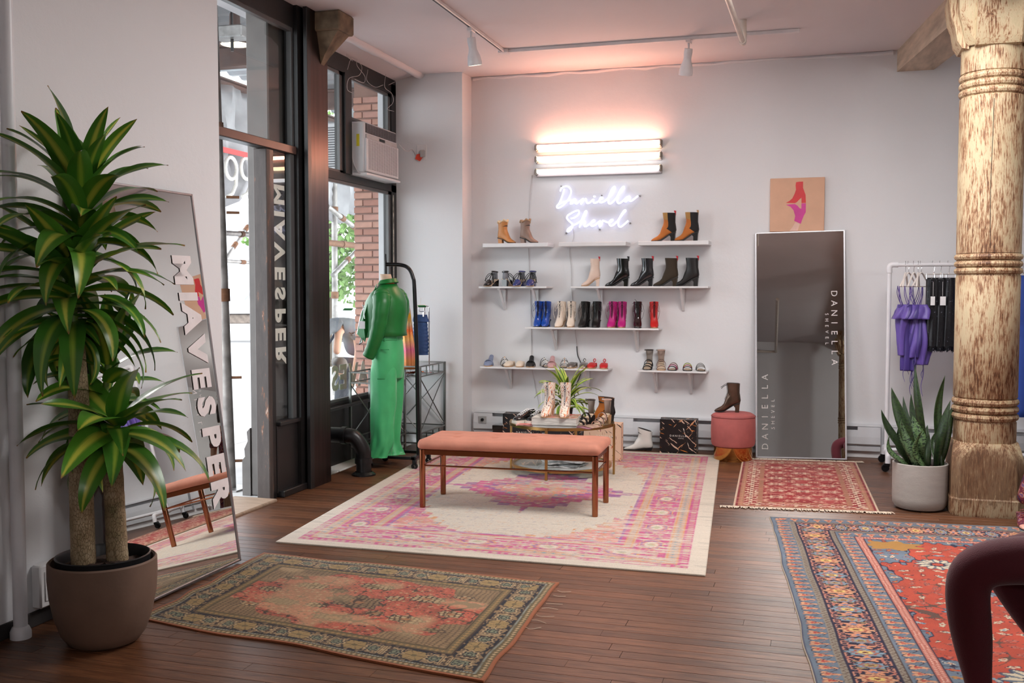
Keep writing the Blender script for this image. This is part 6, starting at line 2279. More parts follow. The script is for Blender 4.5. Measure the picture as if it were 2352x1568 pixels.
strappy((-1.675, 8.36, GT), -112, 'nude patent heeled sandal at right edge of the glass table', [NU, NU, NU], 0.075, M_NUL, mat('nude_counter', (158, 138, 126), 0.8), M_SOLET)
t = placed('heeled_boot', 'caramel suede boot with black back behind the nude sandal', 'boot', (-1.655, 8.53, GT), 188)
boot(t, shoe_mats('caramel', (182, 104, 34), 'suede'), M_SOLE, M_SOLE, sx=1.15, hz=0.82, lift=0.75, back=M_SOLE, shaft=0.9)
# --- white ankle boot on the floor, bronze boot on the stool
wb = fl(1497, 1035)
t = placed('ankle_boot', 'glossy white flat ankle boot on the floor in front of heater', 'boot', (wb.x + 0.01, wb.y + 0.02, 0.0), 184)
boot(t, mat('white_patent', (226, 222, 216), 0.15, var=0.03, coat=0.7), M_SOLE, M_SOLE, sx=1.18, hz=0.90, lift=0.25, wide=1.1, shaft=0.95)
t = placed('lace_up_boot', 'bronze metallic lace-up boot standing on the pink stool', 'boot', (-0.675, 9.44, 0.4365), 184)
brz = mat('bronze_leather', (96, 76, 64), 0.2, 0.6, var=0.3, scale=12)
rg = boot(t, brz, M_SOLE, brz, sx=0.98, hz=0.98, lift=1.0, wide=1.0)
lace_up(t, brz, M_RIB, M_LININGD, rg, loose=False, seed=3)
MB().tube(spline([(0.09, 0, 0.255), (0.13, 0.004, 0.245), (0.155, 0, 0.232), (0.175, 0.004, 0.212)], 4), 0.003, 6).tube(spline([(0.09, 0.01, 0.258), (0.135, 0.01, 0.255), (0.165, 0.012, 0.235), (0.18, 0.01, 0.225)], 4), 0.0025, 6).build('stray_laces', M_RIB, t)
# ================================================================ PLANTS
def leaf_mesh(L, Wd, droop, seed, curl=0.25, twist=0.0, fold=0.18, nl=12, wave=0.012, taper=1.0):
    """blade starting at origin along +x, arching down; uv.x across, uv.y along"""
    r_ = random.Random(seed)
    vs, fs, uvs = [], [], []
    x = z = 0.0
    ang = 0.0
    nw = 4
    for i in range(nl + 1):
        f = i / nl
        w = Wd * (math.sin(math.pi * min(1, (f * 0.93 + 0.07)) ** (0.75 * taper)) ** 0.8) * (1 if f < 0.98 else 0.2)
        w = max(w, 0.0015)
        a = -droop * f ** 1.4
        tw = twist * f
        for j in range(nw + 1):
            s = -1 + 2 * j / nw
            yy = s * w / 2
            zz = fold * abs(s) * w / 2 + wave * math.sin(f * 9 + s * 1.5 + seed) * abs(s)
            # rotate the cross-section by the local pitch and twist
            y2, z2 = yy * math.cos(tw) - zz * math.sin(tw), yy * math.sin(tw) + zz * math.cos(tw)
            vs.append((x - z2 * math.sin(a), y2, z + z2 * math.cos(a)))
            uvs.append((j / nw, f))
        if i < nl:
            a2 = -droop * ((i + 0.5) / nl) ** 1.4
            x += L / nl * math.cos(a2)
            z += L / nl * math.sin(a2)
    for i in range(nl):
        for j in range(nw):
            a = i * (nw + 1) + j
            fs.append((a, a + nw + 1, a + nw + 2, a + 1))
    me = bpy.data.meshes.new('leaf')
    me.from_pydata(vs, [], fs)
    uvl = me.uv_layers.new(name='UVMap')
    for p in me.polygons:
        for li in p.loop_indices:
            uvl.data[li].uv = uvs[me.loops[li].vertex_index]
    me.shade_smooth()
    return me


def leaf_mat(name, edge, mid, w0=0.12, w1=0.30, rough=0.35, tip=(150, 110, 60), bands=False, var=0.25):
    m = bpy.data.materials.new(name)
    t = NT(m)
    uv = t.n('UVMap')
    sp = t.n('SeparateXYZ')
    t.l(uv.outputs[0], sp.inputs[0])
    ab = t.n('Math', operation='SUBTRACT')
    t.l(sp.outputs['X'], ab.inputs[0])
    ab.inputs[1].default_value = 0.5
    a2 = t.n('Math', operation='ABSOLUTE')
    t.l(ab.outputs[0], a2.inputs[0])
    mpn = t.n('Mapping')
    mpn.inputs['Scale'].default_value = (26, 2.0, 1)
    t.l(uv.outputs[0], mpn.inputs[0])
    oi = t.n('ObjectInfo')
    va = t.n('VectorMath', operation='ADD')
    cb = t.n('CombineXYZ')
    ml = t.n('Math', operation='MULTIPLY')
    ml.inputs[1].default_value = 31.0
    t.l(oi.outputs['Random'], ml.inputs[0])
    t.l(ml.outputs[0], cb.inputs[0])
    t.l(mpn.outputs[0], va.inputs[0])
    t.l(cb.outputs[0], va.inputs[1])
    n = t.noise(1.0, 3, 0.5, va.outputs[0])
    if bands:
        mpn.inputs['Scale'].default_value = (3.0, 22.0, 1)
        r = t.ramp(n.outputs['Fac'], [(0.38, srgb(*edge)), (0.50, srgb(*mid)), (0.60, srgb(*edge))])
    else:
        ad = t.n('Math', operation='MULTIPLY_ADD')
        t.l(n.outputs['Fac'], ad.inputs[0])
        ad.inputs[1].default_value = 0.14
        t.l(a2.outputs[0], ad.inputs[2])
        s2 = t.n('Math', operation='SUBTRACT')
        t.l(ad.outputs[0], s2.inputs[0])
        s2.inputs[1].default_value = 0.07
        r = t.ramp(s2.outputs[0], [(w0, srgb(*mid)), (w1, srgb(*edge))])
    tone = t.ramp(oi.outputs['Random'], [(0.0, (1 - var, 1 - var, 1 - var, 1)), (1.0, (1 + var, 1 + var, 1, 1))])
    mx = t.mix(1.0, r.outputs[0], tone.outputs[0], 'MULTIPLY')
    tipr = t.ramp(sp.outputs['Y'], [(0.955, (0, 0, 0, 1)), (0.99, (1, 1, 1, 1))])
    m3 = t.mix(tipr.outputs[0], mx.outputs[0], srgb(*tip))
    t.l(m3.outputs[0], t.b.inputs['Base Color'])
    t.b.inputs['Roughness'].default_value = rough
    t.b.inputs['Specular IOR Level'].default_value = 0.45
    bp = t.noise(1.0, 2, 0.5, va.outputs[0])
    t.bump(bp.outputs['Fac'], 0.15, 0.002)
    return m


# ---- tall dracaena
PX, PY = -3.005, 3.72
dr = thing('potted_dracaena', 'tall striped-leaf dracaena with two cane trunks in a brown clay pot', 'plant', (PX, PY, 0))
M_POT = mat('brown_clay', (112, 88, 74), 0.75, var=0.16, scale=4, bump=0.2, bscale=40)
M_INNER = mat('black_nursery_pot', (24, 24, 27), 0.4)
M_SOIL = mat('potting_soil', (58, 40, 32), 0.95, var=0.4, scale=50, bump=0.9, bscale=70)
MB().lathe([(0.0, 0.0), (0.125, 0.0), (0.15, 0.012), (0.178, 0.05), (0.205, 0.13), (0.222, 0.22), (0.228, 0.30), (0.227, 0.365), (0.220, 0.372), (0.212, 0.366), (0.208, 0.33), (0.205, 0.28), (0.0, 0.27)], 64).build('clay_pot', M_POT, dr)
MB().lathe([(0.20, 0.30), (0.197, 0.375), (0.200, 0.385), (0.193, 0.388), (0.187, 0.375), (0.18, 0.29)], 56, (-0.005, 0.01, 0)).build('nursery_pot', M_INNER, dr)
sl = MB()
rsl = random.Random(2)
rings = []
for r_, z in ((0.001, 0.345), (0.06, 0.348), (0.12, 0.342), (0.187, 0.335)):
    rings.append([(r_ * math.cos(2 * math.pi * k / 36), r_ * math.sin(2 * math.pi * k / 36) + 0.01, z + rsl.uniform(-.006, .006)) for k in range(36)])
sl.loft(rings, cap=False)
sl.build('soil', M_SOIL, dr)

def bark_mat():
    m = bpy.data.materials.new('cane_bark')
    t = NT(m)
    v = t.n('TexVoronoi')
    v.feature = 'DISTANCE_TO_EDGE'
    v.inputs['Scale'].default_value = 1.0
    tc = t.n('TexCoord')
    mp = t.n('Mapping')
    mp.inputs['Scale'].default_value = (105, 105, 46)
    t.l(tc.outputs['Object'], mp.inputs[0])
    t.l(mp.outputs[0], v.inputs['Vector'])
    n = t.noise(9, 5, 0.6)
    r = t.ramp(n.outputs['Fac'], [(0.3, srgb(118, 108, 72)), (0.5, srgb(158, 136, 104)), (0.72, srgb(196, 176, 146))])
    e = t.ramp(v.outputs['Distance'], [(0.0, (0.45, 0.4, 0.32, 1)), (0.10, (1, 1, 1, 1))])
    mx = t.mix(1.0, r.outputs[0], e.outputs[0], 'MULTIPLY')
    t.l(mx.outputs[0], t.b.inputs['Base Color'])
    t.b.inputs['Roughness'].default_value = 0.7
    t.bump(e.outputs[0], 0.7, 0.004)
    return m
M_CANE = bark_mat()
def loc_of(x, y, depthY):
    p = oy(x, y, depthY)
    return Vector((p.x - PX, p.y - PY, p.z))
def trunk(pts, radii, name='cane_trunk'):
    P = spline(pts, 8)
    n = len(P)
    rr = []
    for i in range(n):
        f = i / (n - 1) * (len(radii) - 1)
        k = min(int(f), len(radii) - 2)
        r_ = radii[k] + (radii[k + 1] - radii[k]) * (f - k)
        rr.append(r_ * (1 + 0.018 * math.sin(i * 2.1)))
    return MB().tube(P, rr, 22).build(name, M_CANE, dr)
T1 = [loc_of(192, 1298, 3.70), loc_of(186, 1100, 3.70), loc_of(182, 940, 3.70), loc_of(172, 770, 3.70)]
T2 = [loc_of(270, 1285, 3.80), loc_of(264, 1170, 3.80), loc_of(258, 1055, 3.80)]
T1[0].z, T2[0].z = 0.34, 0.34
trunk(T1, [0.052, 0.050, 0.044, 0.038])
trunk(T2, [0.047, 0.044, 0.043])
for T, rr in ((T1, .03), (T2, .03)):
    top = T[-1]
    MB().lathe([(0.0, 0.0), (0.036, 0.0), (0.034, 0.03), (0.024, 0.045), (0.0, 0.05)], 16, tuple(top)).build('cut_top', mat('cut_cane', (146, 124, 96), 0.8, bump=0.4), dr)
# green leafy stems
M_STEM = mat('green_stem', (104, 128, 56), 0.5)
def stem(pts, r0, r1):
    P = spline(pts, 6)
    MB().tube(P, [r0 + (r1 - r0) * i / (len(P) - 1) for i in range(len(P))], 12).build('leafy_stem', M_STEM, dr)
    return P
SA = stem([T1[-1] + Vector((0, 0, -.02)), loc_of(166, 690, 3.69), loc_of(172, 600, 3.70), loc_of(186, 500, 3.72), loc_of(190, 420, 3.74)], 0.022, 0.010)
SB = stem([T2[-1] + Vector((0, 0, -.02)), loc_of(262, 1000, 3.78), loc_of(266, 960, 3.74)], 0.020, 0.010)
SD = stem([T2[-1] + Vector((-0.005, 0.01, -.03)), loc_of(240, 960, 3.86), loc_of(245, 860, 3.88), loc_of(250, 800, 3.88)], 0.018, 0.010)
M_DLEAF = leaf_mat('dracaena_leaf', (74, 126, 42), (176, 180, 76), 0.06, 0.19, rough=0.3)
M_DLEAF2 = leaf_mat('dracaena_leaf_dark', (62, 114, 42), (132, 160, 62), 0.03, 0.16, rough=0.28)
LM = []
for k in range(14):
    me = leaf_mesh(1.0, 0.245 + 0.03 * math.sin(k * 1.9), 0.20 + 0.13 * k, k, twist=0.5 * math.sin(k * 2.3), fold=0.22, nl=14, wave=0.008)
    me.materials.append(M_DLEAF if k % 3 else M_DLEAF2)
    LM.append(me)
def blades(parent, P, n, f0, f1, lmin, lmax, elev0, elev1, seed, meshes=LM, dr_lo=2, dr_hi=13, wscale=1.0, az0=0.0, minr=0.012, keep=None):
    r_ = random.Random(seed)
    for i in range(n):
        f = i / max(1, n - 1)
        g = f0 + (f1 - f0) * f
        q = g * (len(P) - 1)
        k = min(int(q), len(P) - 2)
        p = P[k].lerp(P[k + 1], q - k)
        az = az0 + i * 2.39996 + r_.uniform(-0.25, 0.25)
        el = elev0 + (elev1 - elev0) * f + r_.uniform(-0.14, 0.14)
        L = r_.uniform(lmin, lmax)
        mi = int(dr_hi + (dr_lo - dr_hi) * f + r_.uniform(-1.5, 1.5))
        mi = max(0, min(len(meshes) - 1, mi))
        if keep and not keep(az, el):
            continue
        M = Matrix.Translation(p + Vector((math.cos(az) * minr, math.sin(az) * minr, 0))) @ Matrix.Rotation(az, 4, 'Z') @ Matrix.Rotation(-el, 4, 'Y') @ Matrix.Rotation(r_.uniform(-.3, .3), 4, 'X') @ Matrix.Diagonal((L, L * wscale, L, 1))
        inst('leaf', meshes[mi], parent, M)
# leaves shorter towards the wall behind (they bend away from it)
def blades_dr(P, n, f0, f1, lmin, lmax, e0, e1, seed, **kw):
    blades(dr, P, n, f0, f1, lmin, lmax, e0, e1, seed, **kw)
wallx = LEFTX - PX
def wall_ok(az, el):
    return True
blades_dr(SA, 48, 0.50, 1.0, 0.34, 0.46, R(6), R(76), 5, wscale=1.05)
blades_dr(SA, 46, 0.10, 0.52, 0.38, 0.52, R(-14), R(50), 6, wscale=1.0, az0=0.7)
blades_dr(SA, 10, 0.02, 0.12, 0.22, 0.34, R(-30), R(0), 7, wscale=0.8, az0=1.7)
blades_dr(SB, 32, 0.2, 1.0, 0.34, 0.50, R(-12), R(40), 8, wscale=1.15, az0=0.2)
blades_dr(SD, 24, 0.15, 1.0, 0.26, 0.42, R(0), R(70), 9, wscale=1.1, az0=2.2)
# leaves that would reach into the wall or the leaning mirror turn aside along it
for o in [c for c in COL.objects if c.parent == dr and c.name.split('.')[0] == 'leaf']:
    co = np.array([v.co[:] for v in o.data.vertices])
    base = o.matrix_basis.translation.copy()
    done = False
    for deg in (0, 15, -15, 30, -30, 45, -45, 60, -60, 80, -80, 100, -100, 125, -125, 150, -150, 180):
        M = Matrix.Translation(base) @ Matrix.Rotation(R(deg), 4, 'Z') @ Matrix.Translation(-base) @ o.matrix_basis
        A = np.array(M)
        w = co @ A[:3, :3].T + A[:3, 3] + np.array([PX, PY, 0])
        lim = np.where((w[:, 1] > 4.0) & (w[:, 2] < 2.13), -3.135 - 0.136 * w[:, 2] + 0.02, LEFTX + 0.01)
        pipe = np.hypot(w[:, 0] + 3.39, w[:, 1] - 3.648) < 0.035
        if (w[:, 0] > lim).all() and not pipe.any():
            o.matrix_basis = M
            done = True
            break
    if not done:
        bpy.data.objects.remove(o)
# dead brown leaf scraps and small twig
db = MB()
for k in range(7):
    a = k * 1.1
    b0 = T1[-1] + Vector((0.03 * math.cos(a), 0.03 * math.sin(a), 0.02))
    db.tube(spline([b0, b0 + Vector((0.05 * math.cos(a), 0.05 * math.sin(a), 0.02)), b0 + Vector((0.08 * math.cos(a), 0.08 * math.sin(a), -0.05))], 4), [0.006] * 8 + [0.002], 6, flat=0.3)
db.build('dried_leaf_bases', mat('dry_leaf', (116, 92, 58), 0.9), dr)

# ---- snake plant in grey pot
sp_ = thing('potted_snake_plant', 'snake plant with banded upright leaves in a pale grey cylinder pot', 'plant', (0.70, 7.71, 0))
M_GPOT = mat('grey_concrete_pot', (168, 162, 156), 0.8, var=0.05, scale=14, bump=0.25, bscale=90, stretch=(1, 1, 3))
MB().lathe([(0.0, 0.0), (0.13, 0.0), (0.165, 0.012), (0.182, 0.04), (0.186, 0.08), (0.186, 0.325), (0.182, 0.330), (0.174, 0.328), (0.172, 0.27), (0.0, 0.265)], 64).build('pot', M_GPOT, sp_)
MB().lathe([(0.0, 0.295), (0.08, 0.30), (0.173, 0.29)], 40).build('soil', M_SOIL, sp_)
M_SL = leaf_mat('snake_leaf', (30, 46, 32), (96, 124, 86), bands=True, rough=0.4, tip=(40, 60, 30), var=0.2)
M_SL2 = leaf_mat('snake_leaf_dark', (26, 42, 26), (44, 66, 34), bands=True, rough=0.4, tip=(40, 60, 30), var=0.2)
snake = [  # base dx, dy, tip px, tip py, width, mat, bend
    (-0.05, -0.06, 2052, 890, 0.085, 1), (-0.10, -0.02, 2030, 940, 0.060, 1), (0.02, 0.03, 2105, 838, 0.085, 1), (0.03, -0.04, 2100, 955, 0.095, 0),
    (-0.04, -0.10, 2075, 965, 0.085, 0), (-0.11, -0.07, 2046, 1000, 0.060, 0), (-0.01, 0.06, 2076, 910, 0.050, 1), (0.0, 0.08, 2096, 905, 0.050, 1),
    (0.09, 0.02, 2172, 862, 0.060, 1), (0.08, -0.05, 2181, 920, 0.085, 1), (0.11, 0.0, 2196, 925, 0.060, 1), (0.12, -0.02, 2168, 970, 0.050, 1),
    (0.02, -0.11, 2115, 985, 0.075, 0), (0.06, 0.09, 2130, 975, 0.06, 1), (0.10, 0.08, 2150, 990, 0.05, 0), (-0.07, 0.06, 2058, 985, 0.05, 1), (0.05, -0.10, 2128, 1000, 0.05, 1)]
for k, (dx_, dy_, tx, ty, wd, mk) in enumerate(snake):
    bz = 0.29
    tp = oy(tx, ty, 7.71 + dy_ * 1.6)
    tip = Vector((tp.x - 0.70, dy_ * 1.6, tp.z))
    b0 = Vector((dx_, dy_, bz))
    d = tip - b0
    L = d.length
    me = bpy.data.meshes.new('leaf')
    vs, fs, uvs = [], [], []
    nl, nw = 16, 4
    side = Vector((math.cos(k * 0.9), math.sin(k * 0.9) * 0.35, 0)).normalized()
    side = (side - d.normalized() * side.dot(d.normalized())).normalized()
    nrm = side.cross(d.normalized())
    for i in range(nl + 1):
        f = i / nl
        w = wd * (0.55 + 0.45 * math.sin(min(1, f * 1.6) * math.pi / 2)) * (1 - max(0, (f - 0.55) / 0.45) ** 1.8) + 0.002
        c_ = b0 + d * f + nrm * (0.035 * math.sin(f * math.pi * 1.3 + k)) + side * (0.012 * math.sin(f * 5 + k))
        for j in range(nw + 1):
            s = -1 + 2 * j / nw
            vs.append(tuple(c_ + side * (s * w / 2) + nrm * (0.22 * w * (s * s))))
            uvs.append((j / nw, f * 0.95))
    for i in range(nl):
        for j in range(nw):
            a = i * (nw + 1) + j
            fs.append((a, a + nw + 1, a + nw + 2, a + 1))
    me.from_pydata(vs, [], fs)
    uvl = me.uv_layers.new(name='UVMap')
    for p in me.polygons:
        for li in p.loop_indices:
            uvl.data[li].uv = uvs[me.loops[li].vertex_index]
    me.shade_smooth()
    me.materials.append(M_SL2 if mk else M_SL)
    o = bpy.data.objects.new('leaf', me)
    COL.objects.link(o)
    o.parent = sp_
    s_ = o.modifiers.new('thick', 'SOLIDIFY')
    s_.thickness = 0.003

# ---- small dracaena on the glass table
sd = thing('small_potted_plant', 'small striped-leaf plant in a black plastic pot on the glass table', 'plant', (-2.07, 8.49, GT))
MB().lathe([(0.0, 0.0), (0.040, 0.0), (0.052, 0.095), (0.055, 0.097), (0.056, 0.108), (0.050, 0.108), (0.047, 0.09), (0.0, 0.085)], 32).build('pot', M_INNER, sd)
MB().lathe([(0.0, 0.095), (0.048, 0.09)], 24).build('soil', M_SOIL, sd)
M_LL = leaf_mat('lime_edge_leaf', (168, 190, 82), (50, 96, 36), 0.10, 0.26, rough=0.35, tip=(120, 120, 50))
LM2 = []
for k in range(8):
    me = leaf_mesh(1.0, 0.125, 0.8 + 0.22 * k, 30 + k, twist=0.3 * math.sin(k * 2.3), fold=0.3, nl=10, wave=0.006)
    me.materials.append(M_LL)
    LM2.append(me)
Ps = [Vector((0, 0, 0.09)), Vector((0, 0, 0.14)), Vector((0, 0.0, 0.20))]
MB().tube(Ps, [0.012, 0.010, 0.006], 8).build('stem', M_STEM, sd)
blades(sd, Ps, 44, 0.1, 1.0, 0.27, 0.40, R(18), R(78), 15, meshes=LM2, dr_lo=0, dr_hi=7, wscale=0.95, minr=0.006)
# ================================================================ TIMBER COLUMN, BEAM, CORBEL
def old_paint():
    m = bpy.data.materials.new('stripped_painted_pine')
    t = NT(m)
    tc = t.n('TexCoord')
    w = t.noise(2.2, 3, 0.5, tc.outputs['Object'], (1, 1, 0.28))
    sc = t.n('VectorMath', operation='SCALE')
    t.l(w.outputs['Color'], sc.inputs[0])
    sc.inputs['Scale'].default_value = 0.16
    va = t.n('VectorMath', operation='ADD')
    t.l(tc.outputs['Object'], va.inputs[0])
    t.l(sc.outputs[0], va.inputs[1])
    g = t.noise(120, 4, 0.65, va.outputs[0], (1, 1, 0.10))
    g2 = t.noise(17, 6, 0.75, tc.outputs['Object'], (1, 1, 0.35))
    ad = t.n('MixRGB')
    ad.inputs[0].default_value = 0.45
    t.l(g.outputs['Fac'], ad.inputs[1])
    t.l(g2.outputs['Fac'], ad.inputs[2])
    pt_ = t.noise(3.2, 3, 0.6, tc.outputs['Object'], (1, 1, 0.45))
    a3 = t.n('Math', operation='MULTIPLY_ADD')
    t.l(pt_.outputs['Fac'], a3.inputs[0])
    a3.inputs[1].default_value = 0.36
    t.l(ad.outputs[0], a3.inputs[2])
    a4 = t.n('Math', operation='SUBTRACT')
    t.l(a3.outputs[0], a4.inputs[0])
    a4.inputs[1].default_value = 0.18
    r = t.ramp(a4.outputs[0], [(0.38, srgb(92, 62, 42)), (0.44, srgb(140, 98, 68)), (0.48, srgb(176, 144, 112)), (0.53, srgb(198, 180, 148)), (0.68, srgb(186, 172, 138))])
    big = t.noise(1.6, 3, 0.5, tc.outputs['Object'])
    br = t.ramp(big.outputs['Fac'], [(0.35, (0.80, 0.76, 0.70, 1)), (0.65, (1.0, 1.0, 1.0, 1))])
    mx = t.mix(1.0, r.outputs[0], br.outputs[0], 'MULTIPLY')
    # raw brown wood near the foot, where the paint has been kicked off
    sp = t.n('SeparateXYZ')
    t.l(tc.outputs['Object'], sp.inputs[0])
    ft = t.n('Math', operation='MULTIPLY_ADD')
    t.l(g2.outputs['Fac'], ft.inputs[0])
    ft.inputs[1].default_value = 0.5
    t.l(sp.outputs['Z'], ft.inputs[2])
    fr_ = t.ramp(ft.outputs[0], [(0.34, (0.35,) * 3 + (1,)), (0.38, (0.9,) * 3 + (1,)), (0.66, (0.85,) * 3 + (1,)), (0.76, (0, 0, 0, 1))])
    brn = t.ramp(g.outputs['Fac'], [(0.3, srgb(84, 60, 42)), (0.62, srgb(116, 82, 54)), (0.74, srgb(186, 166, 132))])
    m4 = t.mix(fr_.outputs[0], mx.outputs[0], brn.outputs[0])
    t.l(m4.outputs[0], t.b.inputs['Base Color'])
    t.b.inputs['Roughness'].default_value = 0.6
    t.bump(ad.outputs[0], 0.8, 0.006)
    return m
M_OLD = old_paint()
M_BEAMW = mat('worn_cream_beam', (186, 168, 148), 0.75, var=0.28, scale=5, bump=0.5, bscale=16, stretch=(3, 0.5, 3), detail=6)


def column(x, y, label=None, name='trim_8', rz=0.0):
    o0 = bpy.data.objects.new(name, None)
    COL.objects.link(o0)
    o0.location = (x, y, 0)
    o0.rotation_euler.z = rz
    o0['kind'] = 'structure'
    if label:
        o0['label'] = label
    # base block with chamfered corners, leaning inwards to a round neck
    b = MB()
    def sq(h, c, z):
        return [(h - c, -h, z), (h, -h + c, z), (h, h - c, z), (h - c, h, z), (-h + c, h, z), (-h, h - c, z), (-h, -h + c, z), (-h + c, -h, z)]
    b.loft([sq(0.232, 0.05, 0.0), sq(0.236, 0.05, 0.02), sq(0.236, 0.05, 0.115), sq(0.230, 0.05, 0.125), sq(0.228, 0.05, 0.30), sq(0.226, 0.06, 0.40), sq(0.216, 0.10, 0.46), sq(0.205, 0.13, 0.50)])
    b.build('base_block', M_OLD, o0, ang=30)
    prof = [(0.0, 0.49), (0.200, 0.49), (0.203, 0.50), (0.203, 0.635), (0.198, 0.64)]
    def rings(z0, n, r, h):
        out = []
        for k in range(n):
            z = z0 + k * h
            out += [(r - 0.010, z), (r + 0.004, z + h * 0.18), (r + 0.010, z + h * 0.5), (r + 0.004, z + h * 0.82), (r - 0.010, z + h)]
        return out
    prof += rings(0.645, 3, 0.207, 0.052) + [(0.204, 0.805), (0.207, 0.81), (0.207, 1.64)]
    prof += rings(1.655, 3, 0.210, 0.048) + [(0.207, 1.80), (0.207, 2.86)]
    prof += rings(2.87, 3, 0.206, 0.052) + [(0.204, 3.03), (0.203, 3.24), (0.0, 3.24)]
    MB().lathe(prof, 56).build('shaft', M_OLD, o0, ang=35)
    cr = [(0.2065 * math.cos(R(264) + .02 * math.sin(z * 5)), 0.2065 * math.sin(R(264) + .02 * math.sin(z * 5)), z) for z in (1.83 + .05 * k for k in range(21))]
    MB().tube(cr, .0022, 5).build('drying_crack', M_DARK, o0)
    # capital: square block with four rounded corbels
    c = MB()
    c.loft([sq(0.195, 0.07, 3.20), sq(0.205, 0.04, 3.26), sq(0.235, 0.03, 3.38), sq(0.245, 0.02, 3.42), sq(0.245, 0.02, 3.70)])
    c.build('capital', M_OLD, o0, ang=30)
    for sx_, sy_ in ((-1, 0), (1, 0), (0, 1), (0, -1)):
        prof2 = [(0.17, 3.18), (0.215, 3.19), (0.245, 3.24), (0.262, 3.34), (0.285, 3.40), (0.30, 3.50), (0.30, 3.55), (0.17, 3.55)]
        a = math.atan2(sy_, sx_)
        MB().loft([[(r_, w, z) for r_, z in prof2] for w in (-0.14, 0.14)], M=Matrix.Rotation(a, 4, 'Z')).build('corbel', M_OLD, o0, ang=30)
    return o0


column(1.115, 7.74, 'carved round timber column with peeling cream paint, right side', 'trim_8')
column(1.18, 2.0, 'second timber column, beside the camera', 'trim_9')
column(1.22, -4.2, 'third timber column near the rear wall', 'trim_10')
bm = MB()
for (xa, ya, xb, yb) in ((0.79, 9.9, 1.06, 7.95), (1.11, 7.5, 1.18, 2.25), (1.18, 1.75, 1.22, -3.95), (1.22, -4.45, 1.24, -5.6)):
    bm.add([(xa - .155, ya, 3.51), (xa + .155, ya, 3.51), (xa + .155, ya, 3.72), (xa - .155, ya, 3.72), (xb - .155, yb, 3.47), (xb + .155, yb, 3.47), (xb + .155, yb, 3.72), (xb - .155, yb, 3.72)],
           [(0, 1, 2, 3), (7, 6, 5, 4), (0, 4, 5, 1), (1, 5, 6, 2), (2, 6, 7, 3), (3, 7, 4, 0)])
struct('trim_12', bm, M_BEAMW)
COL.objects['trim_12']['label'] = 'worn cream timber ceiling beam above the columns'
# rough corbel where the bronze column meets the ceiling
cbk = MB()
cbk.rbox(-0.13, 0.13, -0.12, 0.14, -0.15, 0.0, 0.012)
cbk.loft([[(x, y, -0.15) for x, y in ((-0.12, -0.09), (0.10, -0.09), (0.10, 0.11), (-0.12, 0.11))], [(x, y, -0.32) for x, y in ((-0.12, -0.04), (-0.04, -0.04), (-0.04, 0.05), (-0.12, 0.05))], [(x, y, -0.42) for x, y in ((-0.12, -0.02), (-0.10, -0.02), (-0.10, 0.02), (-0.12, 0.02))]])
cp = ox(742, 45, -3.74)
t = thing('timber_corbel', 'rough brown and cream timber corbel at top of the bronze column', 'corbel', (-3.69, 7.33, CEIL - 0.001), R(0))
cbk.build('bracket_block', mat('rough_old_timber', (112, 94, 74), 0.8, var=0.5, scale=9, bump=0.7, bscale=18), t, smooth=False)

# pipes on the rear wall (seen only in the mirror)
t = thing('rear_pipe', 'cream sprinkler pipe on the far rear wall, seen in the mirror', 'pipe', (0, 0, 0))
MB().tube([(-2.6, -5.2, 3.4), (-0.35, -5.2, 3.4)], 0.03, 10).tube([(-0.35, -5.2, 3.4), (-0.35, 0.5, 3.45)], 0.03, 10).build('tube', M_CREAMP, t)
# ================================================================ DISPLAY: MANNEQUIN, TABLES, RAILS
M_GREENL = mat('green_leather', (26, 112, 48), 0.38, var=0.12, bump=0.25, bscale=14)
M_GREENS = mat('green_satin', (70, 178, 112), 0.42, var=0.10, bump=0.25, bscale=6, sheen=0.3)
M_CORAL = mat('coral_satin', (236, 108, 72), 0.4, var=0.1)
M_SKINM = mat('mannequin_skin', (214, 184, 158), 0.5)
M_TAG = mat('white_card_tag', (236, 236, 238), 0.5)
MX, MY = -3.615, 8.20
mq = thing('dressed_mannequin', 'headless mannequin in green leather jacket and pale green satin trousers', 'mannequin', (MX, MY, 0))


def wavy_loft(levels, n=40, seed=0, m=None, name='cloth', parent=None, cap=False, thick=0.0):
    """levels: (cx, cy, z, rx, ry, fold amplitude, fold count, phase)"""
    rings = []
    for cx, cy, z, rx, ry, am, fc, ph in levels:
        rg = []
        for k in range(n):
            a = 2 * math.pi * k / n
            q = 1 + am * math.sin(fc * a + ph) + am * 0.5 * math.sin((fc * 2 - 1) * a + ph * 1.7)
            rg.append((cx + rx * q * math.cos(a), cy + ry * q * math.sin(a), z))
        rings.append(rg)
    # densify with smooth interpolation between levels
    out = []
    for i in range(len(rings) - 1):
        for s in range(4):
            t_ = s / 4
            a, b, c_, d = rings[max(i - 1, 0)], rings[i], rings[i + 1], rings[min(i + 2, len(rings) - 1)]
            rg = []
            for k in range(n):
                v = [0.5 * (2 * b[k][j] + (c_[k][j] - a[k][j]) * t_ + (2 * a[k][j] - 5 * b[k][j] + 4 * c_[k][j] - d[k][j]) * t_ * t_ + (3 * b[k][j] - a[k][j] - 3 * c_[k][j] + d[k][j]) * t_ ** 3) for j in range(3)]
                rg.append(tuple(v))
            out.append(rg)
    out.append(rings[-1])
    o = MB().loft(out, cap=cap).build(name, m, parent, ang=180)
    if thick:
        s_ = o.modifiers.new('thick', 'SOLIDIFY')
        s_.thickness = thick
    return o


